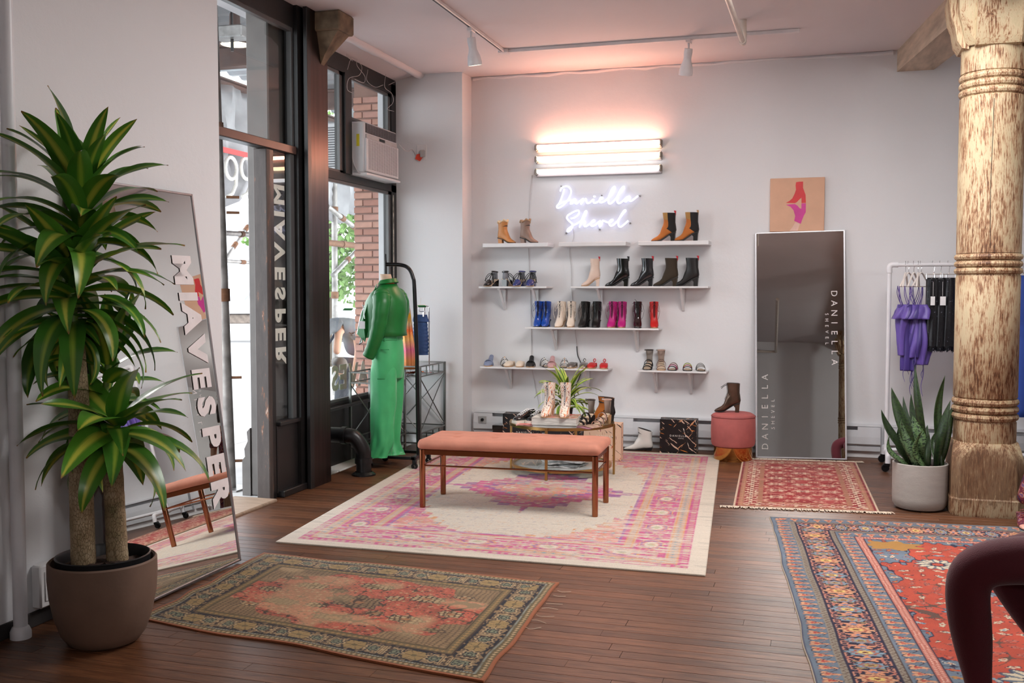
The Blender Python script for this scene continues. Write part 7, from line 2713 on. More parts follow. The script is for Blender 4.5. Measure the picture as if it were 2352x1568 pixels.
# torso form (front towards -x)
wavy_loft([(0, 0, 1.06, .10, .14, 0, 1, 0), (0, 0, 1.16, .095, .13, 0, 1, 0), (0, 0, 1.28, .10, .145, 0, 1, 0), (-.01, 0, 1.40, .115, .165, 0, 1, 0), (0.0, 0, 1.50, .10, .175, 0, 1, 0), (.01, 0, 1.56, .07, .12, 0, 1, 0), (0.005, 0, 1.60, .052, .056, 0, 1, 0), (-.01, 0, 1.665, .050, .052, 0, 1, 0), (-.015, 0, 1.685, .048, .05, 0, 1, 0)], m=M_SKINM, name='torso_form', parent=mq, cap=True)
wavy_loft([(0, 0, 1.10, .118, .155, .02, 3, 0), (0, 0, 1.18, .112, .15, .03, 4, 1), (0, 0, 1.30, .115, .155, .01, 3, 0), (-.01, 0, 1.42, .125, .17, 0, 1, 0), (0.0, 0, 1.52, .10, .165, 0, 1, 0), (.01, 0, 1.575, .066, .085, 0, 1, 0), (0.004, 0, 1.625, .054, .06, 0, 1, 0)], m=M_CORAL, name='coral_top', parent=mq)
# trousers
tro = wavy_loft([(0.0, 0, 1.155, .122, .158, .0, 1, 0), (0.0, 0, 1.12, .124, .160, .01, 5, 0), (0.005, 0, 1.02, .130, .170, .015, 6, 0), (0.008, 0, .92, .130, .174, .02, 6, .4), (.005, 0, .84, .126, .170, .02, 4, 1), (.002, 0, .78, .120, .165, .02, 4, 1)], m=M_GREENS, name='trouser_hips', parent=mq, thick=0.003)
for s in (-1, 1):
    wavy_loft([(0.005, s * .08, .92, .105, .078, .0, 4, s), (0.0, s * .08, .84, .116, .082, .01, 4, s), (0.0, s * .082, .72, .114, .084, .03, 5, s * 2), (-.004, s * .085, .56, .108, .082, .05, 4, s + 1), (-.01, s * .086, .38, .100, .080, .07, 5, s * 3), (-.018, s * .088, .22, .096, .078, .10, 5, 2 + s), (-.03 + .02 * s, s * .09, .125, .104, .082, .12, 6, s), (-.03 + .03 * s, s * .09, .095, .116, .088, .12, 6, 1 + s)], m=M_GREENS, name='trouser_leg', parent=mq, thick=0.003)
wavy_loft([(0, 0, 1.165, .125, .161, 0, 1, 0), (0, 0, 1.115, .129, .165, 0, 1, 0)], m=M_GREENS, name='waistband', parent=mq, thick=0.003)
for a in (200, 250, 290, 335):
    x, y = .131 * math.cos(R(a)), .167 * math.sin(R(a))
    MB().rbox(x - .006, x + .006, y - .006, y + .006, 1.11, 1.17, 0.002).build('belt_loop', M_GREENS, mq)
MB().rbox(0.02, 0.10, -.183, -.176, 1.035, 1.045, 0.002).build('pocket_welt', M_GREENS, mq)
# jacket: body shell open at the front (-x)
vs, fs = [], []
NA = 34
lv = [(0.01, 1.150, .160, .190, .0), (0.01, 1.19, .152, .182, .0), (0.012, 1.27, .155, .186, .0), (0.01, 1.36, .165, .200, 0), (0.008, 1.45, .158, .205, 0), (.010, 1.52, .125, .190, 0), (.012, 1.565, .088, .130, 0), (.012, 1.60, .072, .088, 0)]
for cx, z, rx, ry, _ in lv:
    for k in range(NA + 1):
        a = R(-150) + R(300) * k / NA
        fl_ = max(0, abs(a) - R(110)) / R(40)
        q = 1 + 0.018 * math.sin(5 * a + z * 20)
        drop = -0.03 * fl_ if z < 1.2 else 0
        vs.append((cx + rx * q * math.cos(a) - 0.075 * fl_ * (1.62 - z) * 2.2, ry * q * math.sin(a) * (1 + .12 * fl_ * (1.6 - z)), z + drop))
for i in range(len(lv) - 1):
    for k in range(NA):
        a = i * (NA + 1) + k
        fs.append((a, a + 1, a + NA + 2, a + NA + 1))
jk = MB().add(vs, fs).build('jacket_body', M_GREENL, mq, ang=180)
s_ = jk.modifiers.new('thick', 'SOLIDIFY')
s_.thickness = 0.005
for s in (-1, 1):
    # lapel flaps hanging open, and collar
    fv = [(-.145, s * .150, 1.10), (-.235, s * .115, 1.165), (-.200, s * .080, 1.36), (-.120, s * .060, 1.50), (-.060, s * .085, 1.60), (-.05, s * .115, 1.585), (-.115, s * .14, 1.46), (-.155, s * .168, 1.30)]
    pv = fv + [(x + .008, y + s * .006, z) for x, y, z in fv]
    n = len(fv)
    MB().add(pv, [tuple(range(n)), tuple(reversed(range(n, 2 * n)))] + [(i, i + n, (i + 1) % n + n, (i + 1) % n) for i in range(n)]).build('lapel', M_GREENL, jk, smooth=False)
    MB().tube(spline([(-.236, s * .112, 1.165), (-.202, s * .078, 1.36), (-.122, s * .058, 1.50)], 4), 0.004, 6).build('zip', M_CHROME, jk)
    # sleeve
    P = spline([(.03, s * .175, 1.50), (.045, s * .215, 1.42), (.03, s * .225, 1.28), (-.005, s * .222, 1.15), (-.055, s * .215, 1.03), (-.085, s * .21, 0.975)], 5)
    rr = [0.074, 0.080, 0.079, 0.078, 0.076, 0.075, 0.073, 0.072, 0.07, 0.069, 0.068, 0.066, 0.064, 0.063, 0.062, 0.060, 0.059, 0.058, 0.056, 0.055, 0.055, 0.054, 0.053, 0.053, 0.052, 0.052]
    rr = [rr[min(i, len(rr) - 1)] * (1 + 0.03 * math.sin(i * 1.9)) for i in range(len(P))]
    MB().tube(P, rr, 20, flat=0.85).ball((.028, s * .170, 1.505), .072, .066, .062, 16, 10).build('sleeve', M_GREENL, jk, ang=180)
    MB().rbox(-0.03, 0.05, s * .155 - .017, s * .155 + .017, 1.560, 1.568, 0.003, M=Matrix.Rotation(s * R(-24), 4, 'X') @ Matrix.Translation((0, -s * .0, 0.03))).build('epaulette', M_GREENL, jk)
MB().loft([[(.012 + r_ * math.cos(a), r_ * 1.12 * math.sin(a), z + .012 * math.cos(a)) for a in (R(-140 + 20 * k) for k in range(15))] for r_, z in ((.062, 1.60), (.072, 1.638), (.092, 1.605), (.088, 1.60))], cap=False, closed=False).build('collar', M_GREENL, jk)
MB().tube([(-.135, -.196, 1.41), (-.120, -.20, 1.30)], 0.0035, 6).ball((-.136, -.197, 1.415), .008).build('pocket_zip', M_CHROME, jk)
MB().rbox(-.165, -.110, -.218, -.215, 1.215, 1.28, 0.001).build('price_tag', M_TAG, jk, smooth=False)
MB().tube([(-.15, -.19, 1.10), (-.19, -.16, 1.08), (-.175, -.15, 1.13)], 0.006, 6, closed=True).build('buckle', M_CHROME, jk)

# wheeled hanging stand of the mannequin
st = thing('mannequin_stand', 'black wheeled gallows stand carrying the green-dressed mannequin', 'stand', (0, 0, 0))
M_STAND = mat('stand_black', (16, 16, 18), 0.28, 0.3)
px_, py_ = -3.335, 8.22
MB().tube([(px_, py_, 0.10)] + spline([(px_ - .01, py_, 1.0), (px_ - .03, py_, 1.55), (px_ - .045, py_, 1.66), (px_ - .085, py_, 1.735), (px_ - .16, py_, 1.765), (MX - .01, MY, 1.77)], 6), 0.017, 14).build('pole', M_STAND, st)
MB().tube([(MX - .01, MY, 1.68), (MX - .01, MY, 1.80)], 0.010, 10).tube([(MX - .01, MY, 1.80), (MX - .012, MY, 1.86)], 0.008, 8).build('hook_rod', M_STAND, st)
MB().rbox(MX - 0.15, px_ + .03, py_ - .13, py_ - .10, .085, .11, .004).rbox(MX - 0.15, px_ + .03, py_ + .20, py_ + .23, .085, .11, .004).rbox(px_ - .02, px_ + .02, py_ - .13, py_ + .23, .085, .115, .004).rbox(MX - .15, MX - .12, py_ - .13, py_ + .23, .085, .11, .004).build('base_frame', M_STAND, st, smooth=False)
for x in (MX - .13, px_ + .01):
    for y in (py_ - .115, py_ + .215):
        MB().lathe([(0.012, -.011), (.027, -.011), (.030, 0), (.027, .011), (.012, .011)], 20, M=Matrix.Translation((x, y, .030)) @ Matrix.Rotation(R(90), 4, 'X')).rbox(x - .018, x + .018, y - .016, y + .016, .050, .086, .004).tube([(x, y - .018, .03), (x, y + .018, .03)], .006, 8).build('caster', M_STAND, st)

# ---- black soil pipe elbow by the bay
dp = fl(832, 1092)
t = thing('drain_pipe', 'black cast-iron drain pipe elbow rising from the floor by the window', 'pipe', (0, 0, 0))
M_CASTI = mat('black_cast_iron', (24, 23, 24), 0.35, 0.2, var=0.2, bump=0.3, bscale=20)
dx_, dy_ = dp.x - 0.0, dp.y + 0.03
MB().tube(spline([(dx_, dy_, 0.0), (dx_, dy_, .14), (dx_ - .005, dy_ - .01, .22), (dx_ - .06, dy_ - .035, .315), (dx_ - .14, dy_ - .05, .335), (dx_ - .40, dy_ - .05, .335)], 6), 0.063, 22).build('elbow', M_CASTI, t)
MB().tube([(dx_, dy_, .10), (dx_, dy_, .145)], .073, 22).build('hub', M_CASTI, t)
MB().tube([(dx_ - .13, dy_ - .05, .335), (dx_ - .17, dy_ - .05, .335)], .073, 22).build('hub', M_CASTI, t)
MB().lathe([(0.07, 0.0), (0.10, 0.0), (0.10, 0.012), (0.07, 0.03)], 24, (dx_, dy_, 0)).build('floor_flange', M_CASTI, t)

# ---- two grey steel display tables
def display_table(x0, x1, y0, y1, h, label, xb=True):
    t = thing('display_table', label, 'table', ((x0 + x1) / 2, (y0 + y1) / 2, 0))
    a, b = (x1 - x0) / 2, (y1 - y0) / 2
    r_ = 0.011
    for sx_ in (-1, 1):
        for sy_ in (-1, 1):
            MB().rbox(sx_ * a - r_, sx_ * a + r_, sy_ * b - r_, sy_ * b + r_, 0, h, .002).build('leg', M_GREYSTEEL, t, smooth=False)
    for z in (h - .006, h - .10, .19, 0.10):
        MB().box(-a, a, -b - .007, -b + .007, z - .006, z + .006).box(-a, a, b - .007, b + .007, z - .006, z + .006).box(-a - .007, -a + .007, -b, b, z - .006, z + .006).box(a - .007, a + .007, -b, b, z - .006, z + .006).build('rail', M_GREYSTEEL, t, smooth=False)
    g_ = MB()
    for k in range(1, 4):
        y = -b + 2 * b * k / 4
        g_.box(a - .005, a + .005, y - .004, y + .004, h - .10, h)
        g_.box(a - .005, a + .005, y - .004, y + .004, .10, .19)
    g_.build('gallery_bar', M_GREYSTEEL, t, smooth=False)
    MB().box(-a + .01, a - .01, -b + .01, b - .01, h - .104, h - .098).build('glass_top', M_TGLASS, t, smooth=False)
    MB().box(-a + .01, a - .01, -b + .01, b - .01, .186, .192).build('glass_shelf', M_TGLASS, t, smooth=False)
    zz0, zz1 = .20, h - .11
    br = MB()
    for (p, q) in (((a, -b, zz0), (a, b, zz1)), ((a, b, zz0), (a, -b, zz1)), ((-a, -b, zz0), (a, -b, zz1)), ((a, -b, zz0), (-a, -b, zz1)), ((-a, b, zz0), (a, b, zz1)), ((a, b, zz0), (-a, b, zz1))):
        br.tube([p, q], .0055, 6)
    br.build('cross_brace', M_GREYSTEEL, t)
    return t
display_table(-4.08, -3.60, 8.92, 9.58, 0.83, 'grey steel and glass display table in the window corner')
display_table(-4.10, -3.74, 8.46, 8.88, 0.80, 'smaller grey steel display table behind the mannequin')
def t_stand(x, y, z0, h, label):
    t = thing('display_stand', label, 'stand', (x, y, z0))
    MB().tube([(0, 0, 0), (0, 0, h)], .006, 8).tube(spline([(0, 0, h), (-.01, 0, h + .012), (-.05, 0, h + .012), (-.055, 0, h - .035), (-.10, 0, h - .035), (-.105, 0, h)], 3), .004, 6).build('upright', M_CHROME, t)
    MB().tube([(-.10, 0, .004), (.05, 0, .004)], .004, 6).tube([(0, -.08, .004), (0, .08, .004)], .004, 6).build('foot', M_CHROME, t)
p = oy(990, 845, 9.30)
t_stand(-3.655, 9.30, .735, 0.64, 'chrome hook stand holding the denim-blue skirt')
t_stand(-3.80, 9.15, .735, 0.66, 'chrome hook stand behind the mannequin holding a gold dress')
# blue pencil skirt on a clip hanger
sk = thing('blue_skirt', 'blue ribbed pencil skirt clipped on a small white hanger', 'skirt', (-3.745, 9.30, 0))
M_DENIM = mat('denim_blue', (44, 74, 124), 0.7, var=0.2, scale=14, bump=0.4, bscale=60)
lvv = []
for k in range(22):
    z = 1.30 - k * 0.0185
    f = k / 21
    lvv.append((0.0, 0, z, 0.062 + 0.018 * math.sin(f * 2.2) + (0.003 if k % 2 else -0.002), 0.030 + .02 * f, .01, 3, 0))
wavy_loft(lvv, m=M_DENIM, name='body', parent=sk, cap=True)
wavy_loft([(0, 0, 1.305, .064, .034, 0, 1, 0), (0, 0, 1.255, .076, .038, .04, 2, 1), (0.01, 0, 1.235, .080, .040, .05, 2, 1)], m=M_DENIM, name='folded_waist', parent=sk, thick=.003)
M_HANG = mat('white_hanger', (222, 214, 208), 0.4)
MB().rbox(-.058, .058, -.006, .006, 1.375, 1.405, .004).tube([(0, 0, 1.40), (0, 0, 1.435), (.004, 0, 1.47)], .0025, 6).build('hanger_bar', M_HANG, sk)
for s in (-1, 1):
    MB().rbox(s * .045 - .009, s * .045 + .009, -.04, .0, 1.285, 1.335, .003).tube([(s * .045, 0, 1.33), (s * .045, 0, 1.38)], .003, 6).build('clip', M_CHROME, sk)
# gold sequin dress
gd = thing('gold_dress', 'gold and orange sequinned dress hanging between mannequin and blue skirt', 'dress', (-3.885, 9.15, 0))
def stripes_mat():
    m = bpy.data.materials.new('gold_sequin')
    t = NT(m)
    tc = t.n('TexCoord')
    sp = t.n('SeparateXYZ')
    t.l(tc.outputs['Object'], sp.inputs[0])
    n = t.noise(90, 2, 0.5)
    ma = t.n('Math', operation='MULTIPLY_ADD')
    t.l(n.outputs['Fac'], ma.inputs[0])
    ma.inputs[1].default_value = 0.05
    t.l(sp.outputs['Z'], ma.inputs[2])
    mr = t.n('MapRange')
    mr.inputs['From Min'].default_value = 0.75
    mr.inputs['From Max'].default_value = 1.45
    t.l(ma.outputs[0], mr.inputs[0])
    r = t.ramp(mr.outputs[0], [(0.0, srgb(150, 100, 60)), (0.2, srgb(196, 120, 70)), (0.35, srgb(190, 90, 120)), (0.5, srgb(216, 160, 90)), (0.62, srgb(206, 90, 40)), (0.7, srgb(190, 160, 120)), (0.82, srgb(232, 180, 40)), (0.9, srgb(200, 150, 90)), (1.0, srgb(214, 90, 40))])
    t.l(r.outputs[0], t.b.inputs['Base Color'])
    t.b.inputs['Metallic'].default_value = 0.5
    t.b.inputs['Roughness'].default_value = 0.3
    t.bump(n.outputs['Fac'], 0.6, 0.003)
    return m
M_SEQG = stripes_mat()
wavy_loft([(0.02, 0, 1.42, .06, .03, .05, 3, 0), (0.02, 0, 1.30, .075, .04, .06, 4, 0), (0.03, 0, 1.12, .085, .05, .08, 5, 1), (0.04, 0, .95, .10, .055, .10, 6, 2), (0.05, 0, .78, .115, .06, .12, 6, 3)], m=M_SEQG, name='dress_body', parent=gd, cap=True)
MB().tube(spline([(0.0, 0, 1.42), (.01, 0, 1.44), (0.02, 0, 1.455), (.05, 0, 1.44), (.07, 0, 1.41)], 3), .004, 6).build('strap', M_SEQG, gd)
t = thing('necklace', 'heap of rose-gold jewellery on the corner table top', 'jewellery', (-3.78, 9.15, 0.735))
nb = MB()
rj = random.Random(3)
for k in range(5):
    nb.tube([(0.05 * math.cos(R(30 * i)) + rj.uniform(-.04, .04) * 0 + .03 * k - .06, 0.03 * math.sin(R(30 * i)) + .01 * k, .004 + .004 * k) for i in range(12)], .0035, 5, closed=True)
nb.build('rings', M_COPPER, t)

# ---- white pipe clothes rail with casters
RX0, RX1, RY, RZ = 0.575, 2.35, 9.42, 1.765
rk = thing('clothes_rail', 'white pipe clothes rail on black casters behind the timber column', 'clothes rail', (0, 0, 0))
MB().tube([(RX0 + .03, RY, RZ), (RX1 - .03, RY, RZ)], .017, 14).build('top_bar', M_PIPEW, rk)
for x in (RX0, RX1):
    MB().tube([(x, RY, .15), (x, RY, RZ - .03)], .018, 14).build('post', M_PIPEW, rk)
    sgn = 1 if x == RX0 else -1
    MB().tube(spline([(x, RY, RZ - .07), (x, RY, RZ - .02), (x + sgn * .02, RY, RZ), (x + sgn * .07, RY, RZ)], 4), .024, 14).build('elbow', M_PIPEW, rk)
    MB().tube([(x, RY - .24, .145), (x, RY + .24, .145)], .018, 14).tube([(x, RY - .03, .145), (x, RY + .03, .145)], .025, 14).tube([(x, RY, .14), (x, RY, .19)], .024, 14).build('foot_pipe', M_PIPEW, rk)
    for s in (-1, 1):
        MB().tube(spline([(x, RY + s * .21, .145), (x, RY + s * .245, .14), (x, RY + s * .25, .10), (x, RY + s * .25, .075)], 4), .023, 12).build('foot_elbow', M_PIPEW, rk)
        cs = MB().lathe([(0.010, -.013), (.030, -.013), (.034, 0), (.030, .013), (.010, .013)], 22, M=Matrix.Translation((x - .02, RY + s * .25, .034)) @ Matrix.Rotation(R(90), 4, 'X'))
        cs.rbox(x - .035, x + .015, RY + s * .25 - .017, RY + s * .25 + .017, .045, .075, .004).tube([(x - .02, RY + s * .25 - .017, .034), (x - .02, RY + s * .25 + .017, .034)], .010, 8).build('caster', M_STAND, rk)
MB().tube([(RX0, RY, .155), (RX1, RY, .155)], .016, 12).build('bottom_bar', M_PIPEW, rk)
M_LILAC = mat('lilac_silk', (104, 82, 168), 0.45, var=0.2, scale=5, bump=0.3, bscale=8, sheen=0.2)
M_LILACD = mat('violet_silk', (72, 56, 132), 0.45, var=0.2, scale=5, sheen=0.2)
def hanger(t, w, ang, drop=0.12, clip=False):
    c_, s_ = math.cos(ang), math.sin(ang)
    pl = lambda u, z: (u * c_, u * s_, z)
    MB().tube(spline([pl(-.012, .030), pl(-.018, .006), pl(0, -.020), pl(.012, -.005), pl(.004, -.04), pl(0, -.075)], 4), .0022, 6).build('hook', M_CHROME, t)
    if clip:
        MB().tube([pl(-w, -.085), pl(w, -.085)], .007, 6, flat=.5).tube([pl(0, -.07), pl(0, -.09)], .006, 6).build('bar', M_HANG, t)
        for u in (-w * .8, w * .8):
            MB().tube([pl(u, -.08), pl(u, -.125)], .006, 6).build('clip', M_CHROME, t)
    else:
        MB().tube([pl(-w, -.07 - drop), pl(-.03, -.085), pl(0, -.07), pl(.03, -.085), pl(w, -.07 - drop)], .0085, 8, flat=.6).tube([pl(-w, -.07 - drop), pl(w, -.07 - drop)], .005, 6).build('shoulder', M_HANG, t)
def tinted(name, px, ang, label, kind, seed, col, ztop, zbot, group, w=.10):
    X = oy(px, 620, RY).x
    t = thing(name, label, kind, (X, RY, RZ + .002), group=group)
    a = R(ang)
    r_ = random.Random(seed)
    return t, a, r_
# lilac tops (edge-on, rotated a little)
LIL = [(2080, 62, 'lilac ruffled silk top, leftmost on the white rail', 1, M_LILAC), (2087, 40, 'violet strappy silk top, second on the white rail', 2, M_LILACD), (2099, 50, 'lilac silk top with long pointed hem, third on the rail', 3, M_LILAC), (2109, 66, 'violet silk top with hanging ties, fourth on the rail', 4, M_LILACD), (2116, 38, 'lilac silk top with a forked tail, beside the black sequins', 5, M_LILAC)]
for k, (px, ang, lb, sd, m_) in enumerate(LIL):
    t, a, r_ = tinted('silk_top', px, ang, lb, 'top', sd, None, 0, 0, 'lilac silk tops on the rail')
    hanger(t, .13, a + R(15), .12)
    c_, s_ = math.cos(a), math.sin(a)
    stp = MB()
    for s in (-1, 1):
        for q in (0.0, .02):
            stp.tube(spline([(s * .12 * c_, s * .12 * s_, -.185), (s * (.10 + q) * c_, s * .10 * s_, -.26), (s * (.05 + q) * c_, s * .05 * s_, -.36)], 4), .0028, 5)
    stp.build('strap', m_, t)
    L = r_.uniform(.42, .58)
    lv_ = []
    for j in range(9):
        f = j / 8
        z = -.345 - L * f
        w_ = (.060 + .022 * math.sin(f * 5 + sd) + .02 * f) * (1 - .35 * max(0, f - .7) / .3)
        lv_.append((.012 * math.sin(f * 4 + sd * 2), .01 * math.cos(f * 3 + sd), z, w_ * (.6 + .4 * c_), w_ * (.4 + .4 * s_), .16 + .12 * f, 3 + sd % 3, sd + f * 3))
    wavy_loft(lv_, n=36, m=m_, name='body', parent=t, thick=.002)
    # trailing points / ties
    tp_ = MB()
    for q in range(2):
        x0, y0 = r_.uniform(-.05, .05), r_.uniform(-.05, .05)
        z0 = -.33 - L
        Lq = r_.uniform(.14, .30)
        pts = [(x0, y0, z0 + .08), (x0 + .012, y0, z0 - Lq * .3), (x0 - .006, y0, z0 - Lq * .7), (x0 + .010, y0, z0 - Lq)]
        P = spline(pts, 5)
        tp_.tube(P, [.022 - .016 * i / len(P) for i in range(len(P))], 8, flat=.25)
    tp_.build('tie', m_, t)
    # ruffle
    wavy_loft([(0.01, 0, -.345, .05, .045, .12, 4, sd), (0.005, -.01, -.40, .075, .065, .16, 5, sd), (-.01, -.015, -.47, .092, .075, .20, 5, sd + 1)], n=36, m=m_, name='ruffle', parent=t, thick=.002)
def sequin_mat():
    m = bpy.data.materials.new('black_sequin')
    t = NT(m)
    v = t.n('TexVoronoi')
    v.inputs['Scale'].default_value = 140
    tc = t.n('TexCoord')
    t.l(tc.outputs['Object'], v.inputs['Vector'])
    r = t.ramp(v.outputs['Color'], [(0.0, srgb(8, 8, 12)), (0.9, srgb(26, 25, 32)), (0.97, srgb(120, 120, 140))])
    t.l(r.outputs[0], t.b.inputs['Base Color'])
    t.b.inputs['Roughness'].default_value = 0.3
    t.b.inputs['Metallic'].default_value = 0.2
    t.bump(v.outputs['Color'], 0.8, 0.004)
    return m
M_SEQB = sequin_mat()
for k, (px, ang, lb) in enumerate(((2145, 30, 'black sequinned mini skirt with small tag, left of three'), (2161, 42, 'black sequinned mini skirt with white tag, middle of three'), (2180, 35, 'black sequinned mini skirt touching the timber column'))):
    t, a, r_ = tinted('sequin_skirt', px, ang, lb, 'skirt', k, None, 0, 0, 'black sequin skirts on the rail')
    hanger(t, .085, a, clip=True)
    lv_ = []
    for j in range(9):
        f = j / 8
        lv_.append((0, 0, -.115 - .60 * f, .058 + .008 * f, .055 + .012 * f, .05, 5, f * 3 + k))
    wavy_loft(lv_, n=32, m=M_SEQB, name='body', parent=t, cap=True)
    fr_ = MB()
    for q in range(40):
        a2 = 2 * math.pi * q / 40
        x, y = .066 * math.cos(a2), .066 * math.sin(a2)
        fr_.tube([(x, y, -.70), (x * 1.05, y * 1.05, -.73 - r_.uniform(0, .025))], [.005, .002], 4)
    fr_.build('beaded_hem', M_SEQB, t)
    if k < 2:
        tg = MB().tube([(-.01 + .02 * k, -.075, -.15), (-.01 + .02 * k, -.082, -.27)], .0012, 5)
        tg.rbox(-.03 + .02 * k, .005 + .03 * k, -.088, -.086, -.35, -.275, .0005)
        tg.build('price_tag', M_TAG, t, smooth=False)
# blue dress right of the column, and two more dark garments
for k, (X, m_, lb, w_, zb) in enumerate(((1.62, mat('royal_blue_crepe', (44, 78, 168), 0.6, var=0.12, bump=0.2, bscale=9), 'long royal blue dress hanging right of the timber column', .13, -1.28), (1.80, mat('navy_crepe', (26, 34, 74), 0.6), 'navy dress on the rail behind the royal blue one', .12, -1.1))):
    t = thing('long_dress', lb, 'dress', (X, RY, RZ + .002))
    hanger(t, .16, R(30), .06)
    wavy_loft([(0, 0, -.10, .03, .03, 0, 1, 0), (0, 0, -.14, .11, .06, .03, 3, 0), (0, 0, -.30, w_, .07, .05, 4, 1), (0, 0, -.60, w_ * .85, .065, .06, 5, 2), (0, 0, -.90, w_, .08, .08, 5, 3), (0, 0, zb, w_ * 1.15, .09, .10, 6, 4)], n=40, m=m_, name='body', parent=t, thick=.003)
# heeled sandals and a mule on the floor under the rail (seen in the leaning mirror)
strappy((1.42, 9.0, 0.0), -100, 'cream heeled sandal on the floor under the rail', [(214, 206, 190)] * 3, 0.075, None, mat('cream_counter', (206, 198, 184), 0.6), M_LINING)
strappy((1.55, 9.0, 0.0), -98, 'cream heeled sandal beside its mate under the rail', [(214, 206, 190)] * 3, 0.075, None, mat('cream_counter', (206, 198, 184), 0.6), M_LINING)
# ================================================================ PEOPLE
M_SKIN = mat('skin', (206, 158, 130), 0.5, var=0.06)
M_BURG = mat('burgundy_knit', (82, 18, 32), 0.85, var=0.12, scale=6, bump=0.35, bscale=240, sheen=0.25)
M_BURGD = mat('burgundy_sweater', (84, 20, 34), 0.85, var=0.1, bump=0.3, bscale=150)
M_HAIR = mat('dark_brown_hair', (52, 36, 28), 0.5, var=0.3, scale=30, stretch=(6, 6, 0.5), bump=0.4)


def head(parent, c, yaw, tilt=0.0, hair=M_HAIR, skin_m=M_SKIN, r=0.105):
    """head facing local -y, built as its own shaped surface with face features"""
    M = Matrix.Translation(c) @ Matrix.Rotation(yaw, 4, 'Z') @ Matrix.Rotation(tilt, 4, 'X')
    rings = []
    prof = [(-.118, .018, .020, -.045), (-.112, .040, .040, -.040), (-.090, .052, .062, -.022), (-.060, .062, .078, -.008), (-.020, .070, .088, 0), (.020, .073, .092, .002), (.060, .070, .088, .006), (.090, .056, .070, .010), (.112, .034, .044, .012), (.120, .010, .012, .012)]
    for z, rx, ry, cy in prof:
        rg = []
        for k in range(24):
            a = 2 * math.pi * k / 24
            x, y = rx * math.cos(a), cy + ry * math.sin(a)
            if math.sin(a) < -0.9 and -.07 < z < .06:
                y -= 0.004
            rg.append((x, y, z))
        rings.append(rg)
    mb = MB().loft(rings, M=M)
    mb.loft([[(-.009, -.082, .02), (.009, -.082, .02), (.007, -.09, .022), (-.007, -.09, .022)], [(-.014, -.084, -.025), (.014, -.084, -.025), (.009, -.112, -.020), (-.009, -.112, -.020)], [(-.012, -.080, -.032), (.012, -.080, -.032), (.006, -.095, -.032), (-.006, -.095, -.032)]], M=M)
    for s in (-1, 1):
        mb.ball((s * .074, .006, -.005), .010, .018, .030, 10, 8, M=M)
    h = mb.build('face', skin_m, parent, ang=80)
    for s in (-1, 1):
        MB().ball((s * .029, -.079, .008), .012, .008, .008, 12, 8, M=M).build('eye', M_WHITER, h)
        MB().ball((s * .029, -.0855, .008), .0055, .003, .0055, 10, 6, M=M).build('iris', M_HAIR, h)
        MB().tube([(s * .014, -.092, .026), (s * .030, -.091, .031), (s * .046, -.080, .026)], .0035, 6, M=M).build('eyebrow', hair, h)
    MB().tube([(-.022, -.082, -.055), (-.008, -.090, -.052), (0, -.090, -.054), (.008, -.090, -.052), (.022, -.082, -.055)], [.002, .005, .0045, .005, .002], 6, flat=.8, M=M).build('mouth', mat('lips', (168, 92, 84), 0.5), h)
    rh = []
    for z, rx, ry, cy in ((-.16, .060, .045, .070), (-.10, .074, .060, .052), (-.04, .082, .078, .030), (.02, .084, .090, .022), (.06, .082, .096, .014), (.10, .066, .082, .012), (.128, .038, .05, .012), (.136, .008, .01, .012)):
        rg = []
        for k in range(28):
            a = 2 * math.pi * k / 28
            w = 1 + .02 * math.sin(9 * a + z * 30)
            y = cy + ry * w * math.sin(a)
            if z < .055 and math.sin(a) < -.2:
                y = max(y, -.02)
            rg.append((rx * w * math.cos(a), y, z))
        rh.append(rg)
    MB().loft(rh, M=M).build('hair', hair, parent, ang=80)


def hand(parent, wrist, direc, palm_n, m_=M_SKIN, curl=0.35, sc=1.0, name='hand'):
    d = Vector(direc).normalized()
    n = Vector(palm_n)
    n = (n - d * n.dot(d)).normalized()
    s = d.cross(n)
    w = Vector(wrist)
    P = lambda a, b, c_: w + d * (a * sc) + s * (b * sc) + n * (c_ * sc)
    mb = MB()
    rings = []
    for a, hw, ht in ((-.01, .022, .018), (.02, .030, .016), (.05, .038, .015), (.085, .038, .013), (.093, .034, .010)):
        rings.append([tuple(P(a, hw * math.cos(t_), ht * math.sin(t_))) for t_ in (2 * math.pi * k / 14 for k in range(14))])
    mb.loft(rings)
    for off, L in ((-.029, .070), (-.010, .080), (.010, .076), (.028, .060)):
        pts = []
        a, c_, ang = .082, 0.0, 0.15
        pts.append(P(a, off, c_))
        for seg, q in ((L * .45, .9), (L * .30, 1.0), (L * .25, .8)):
            a += seg * math.cos(ang)
            c_ += seg * math.sin(ang)
            pts.append(P(a, off * 1.04, c_))
            ang += curl * q
        mb.tube(pts, [.0095, .009, .0082, .006], 8)
    mb.tube([P(.015, -.026, .004), P(.04, -.048, .012), P(.065, -.055, .020), P(.085, -.052, .026)], [.013, .012, .010, .007], 8)
    return mb.build(name, m_, parent, ang=80)


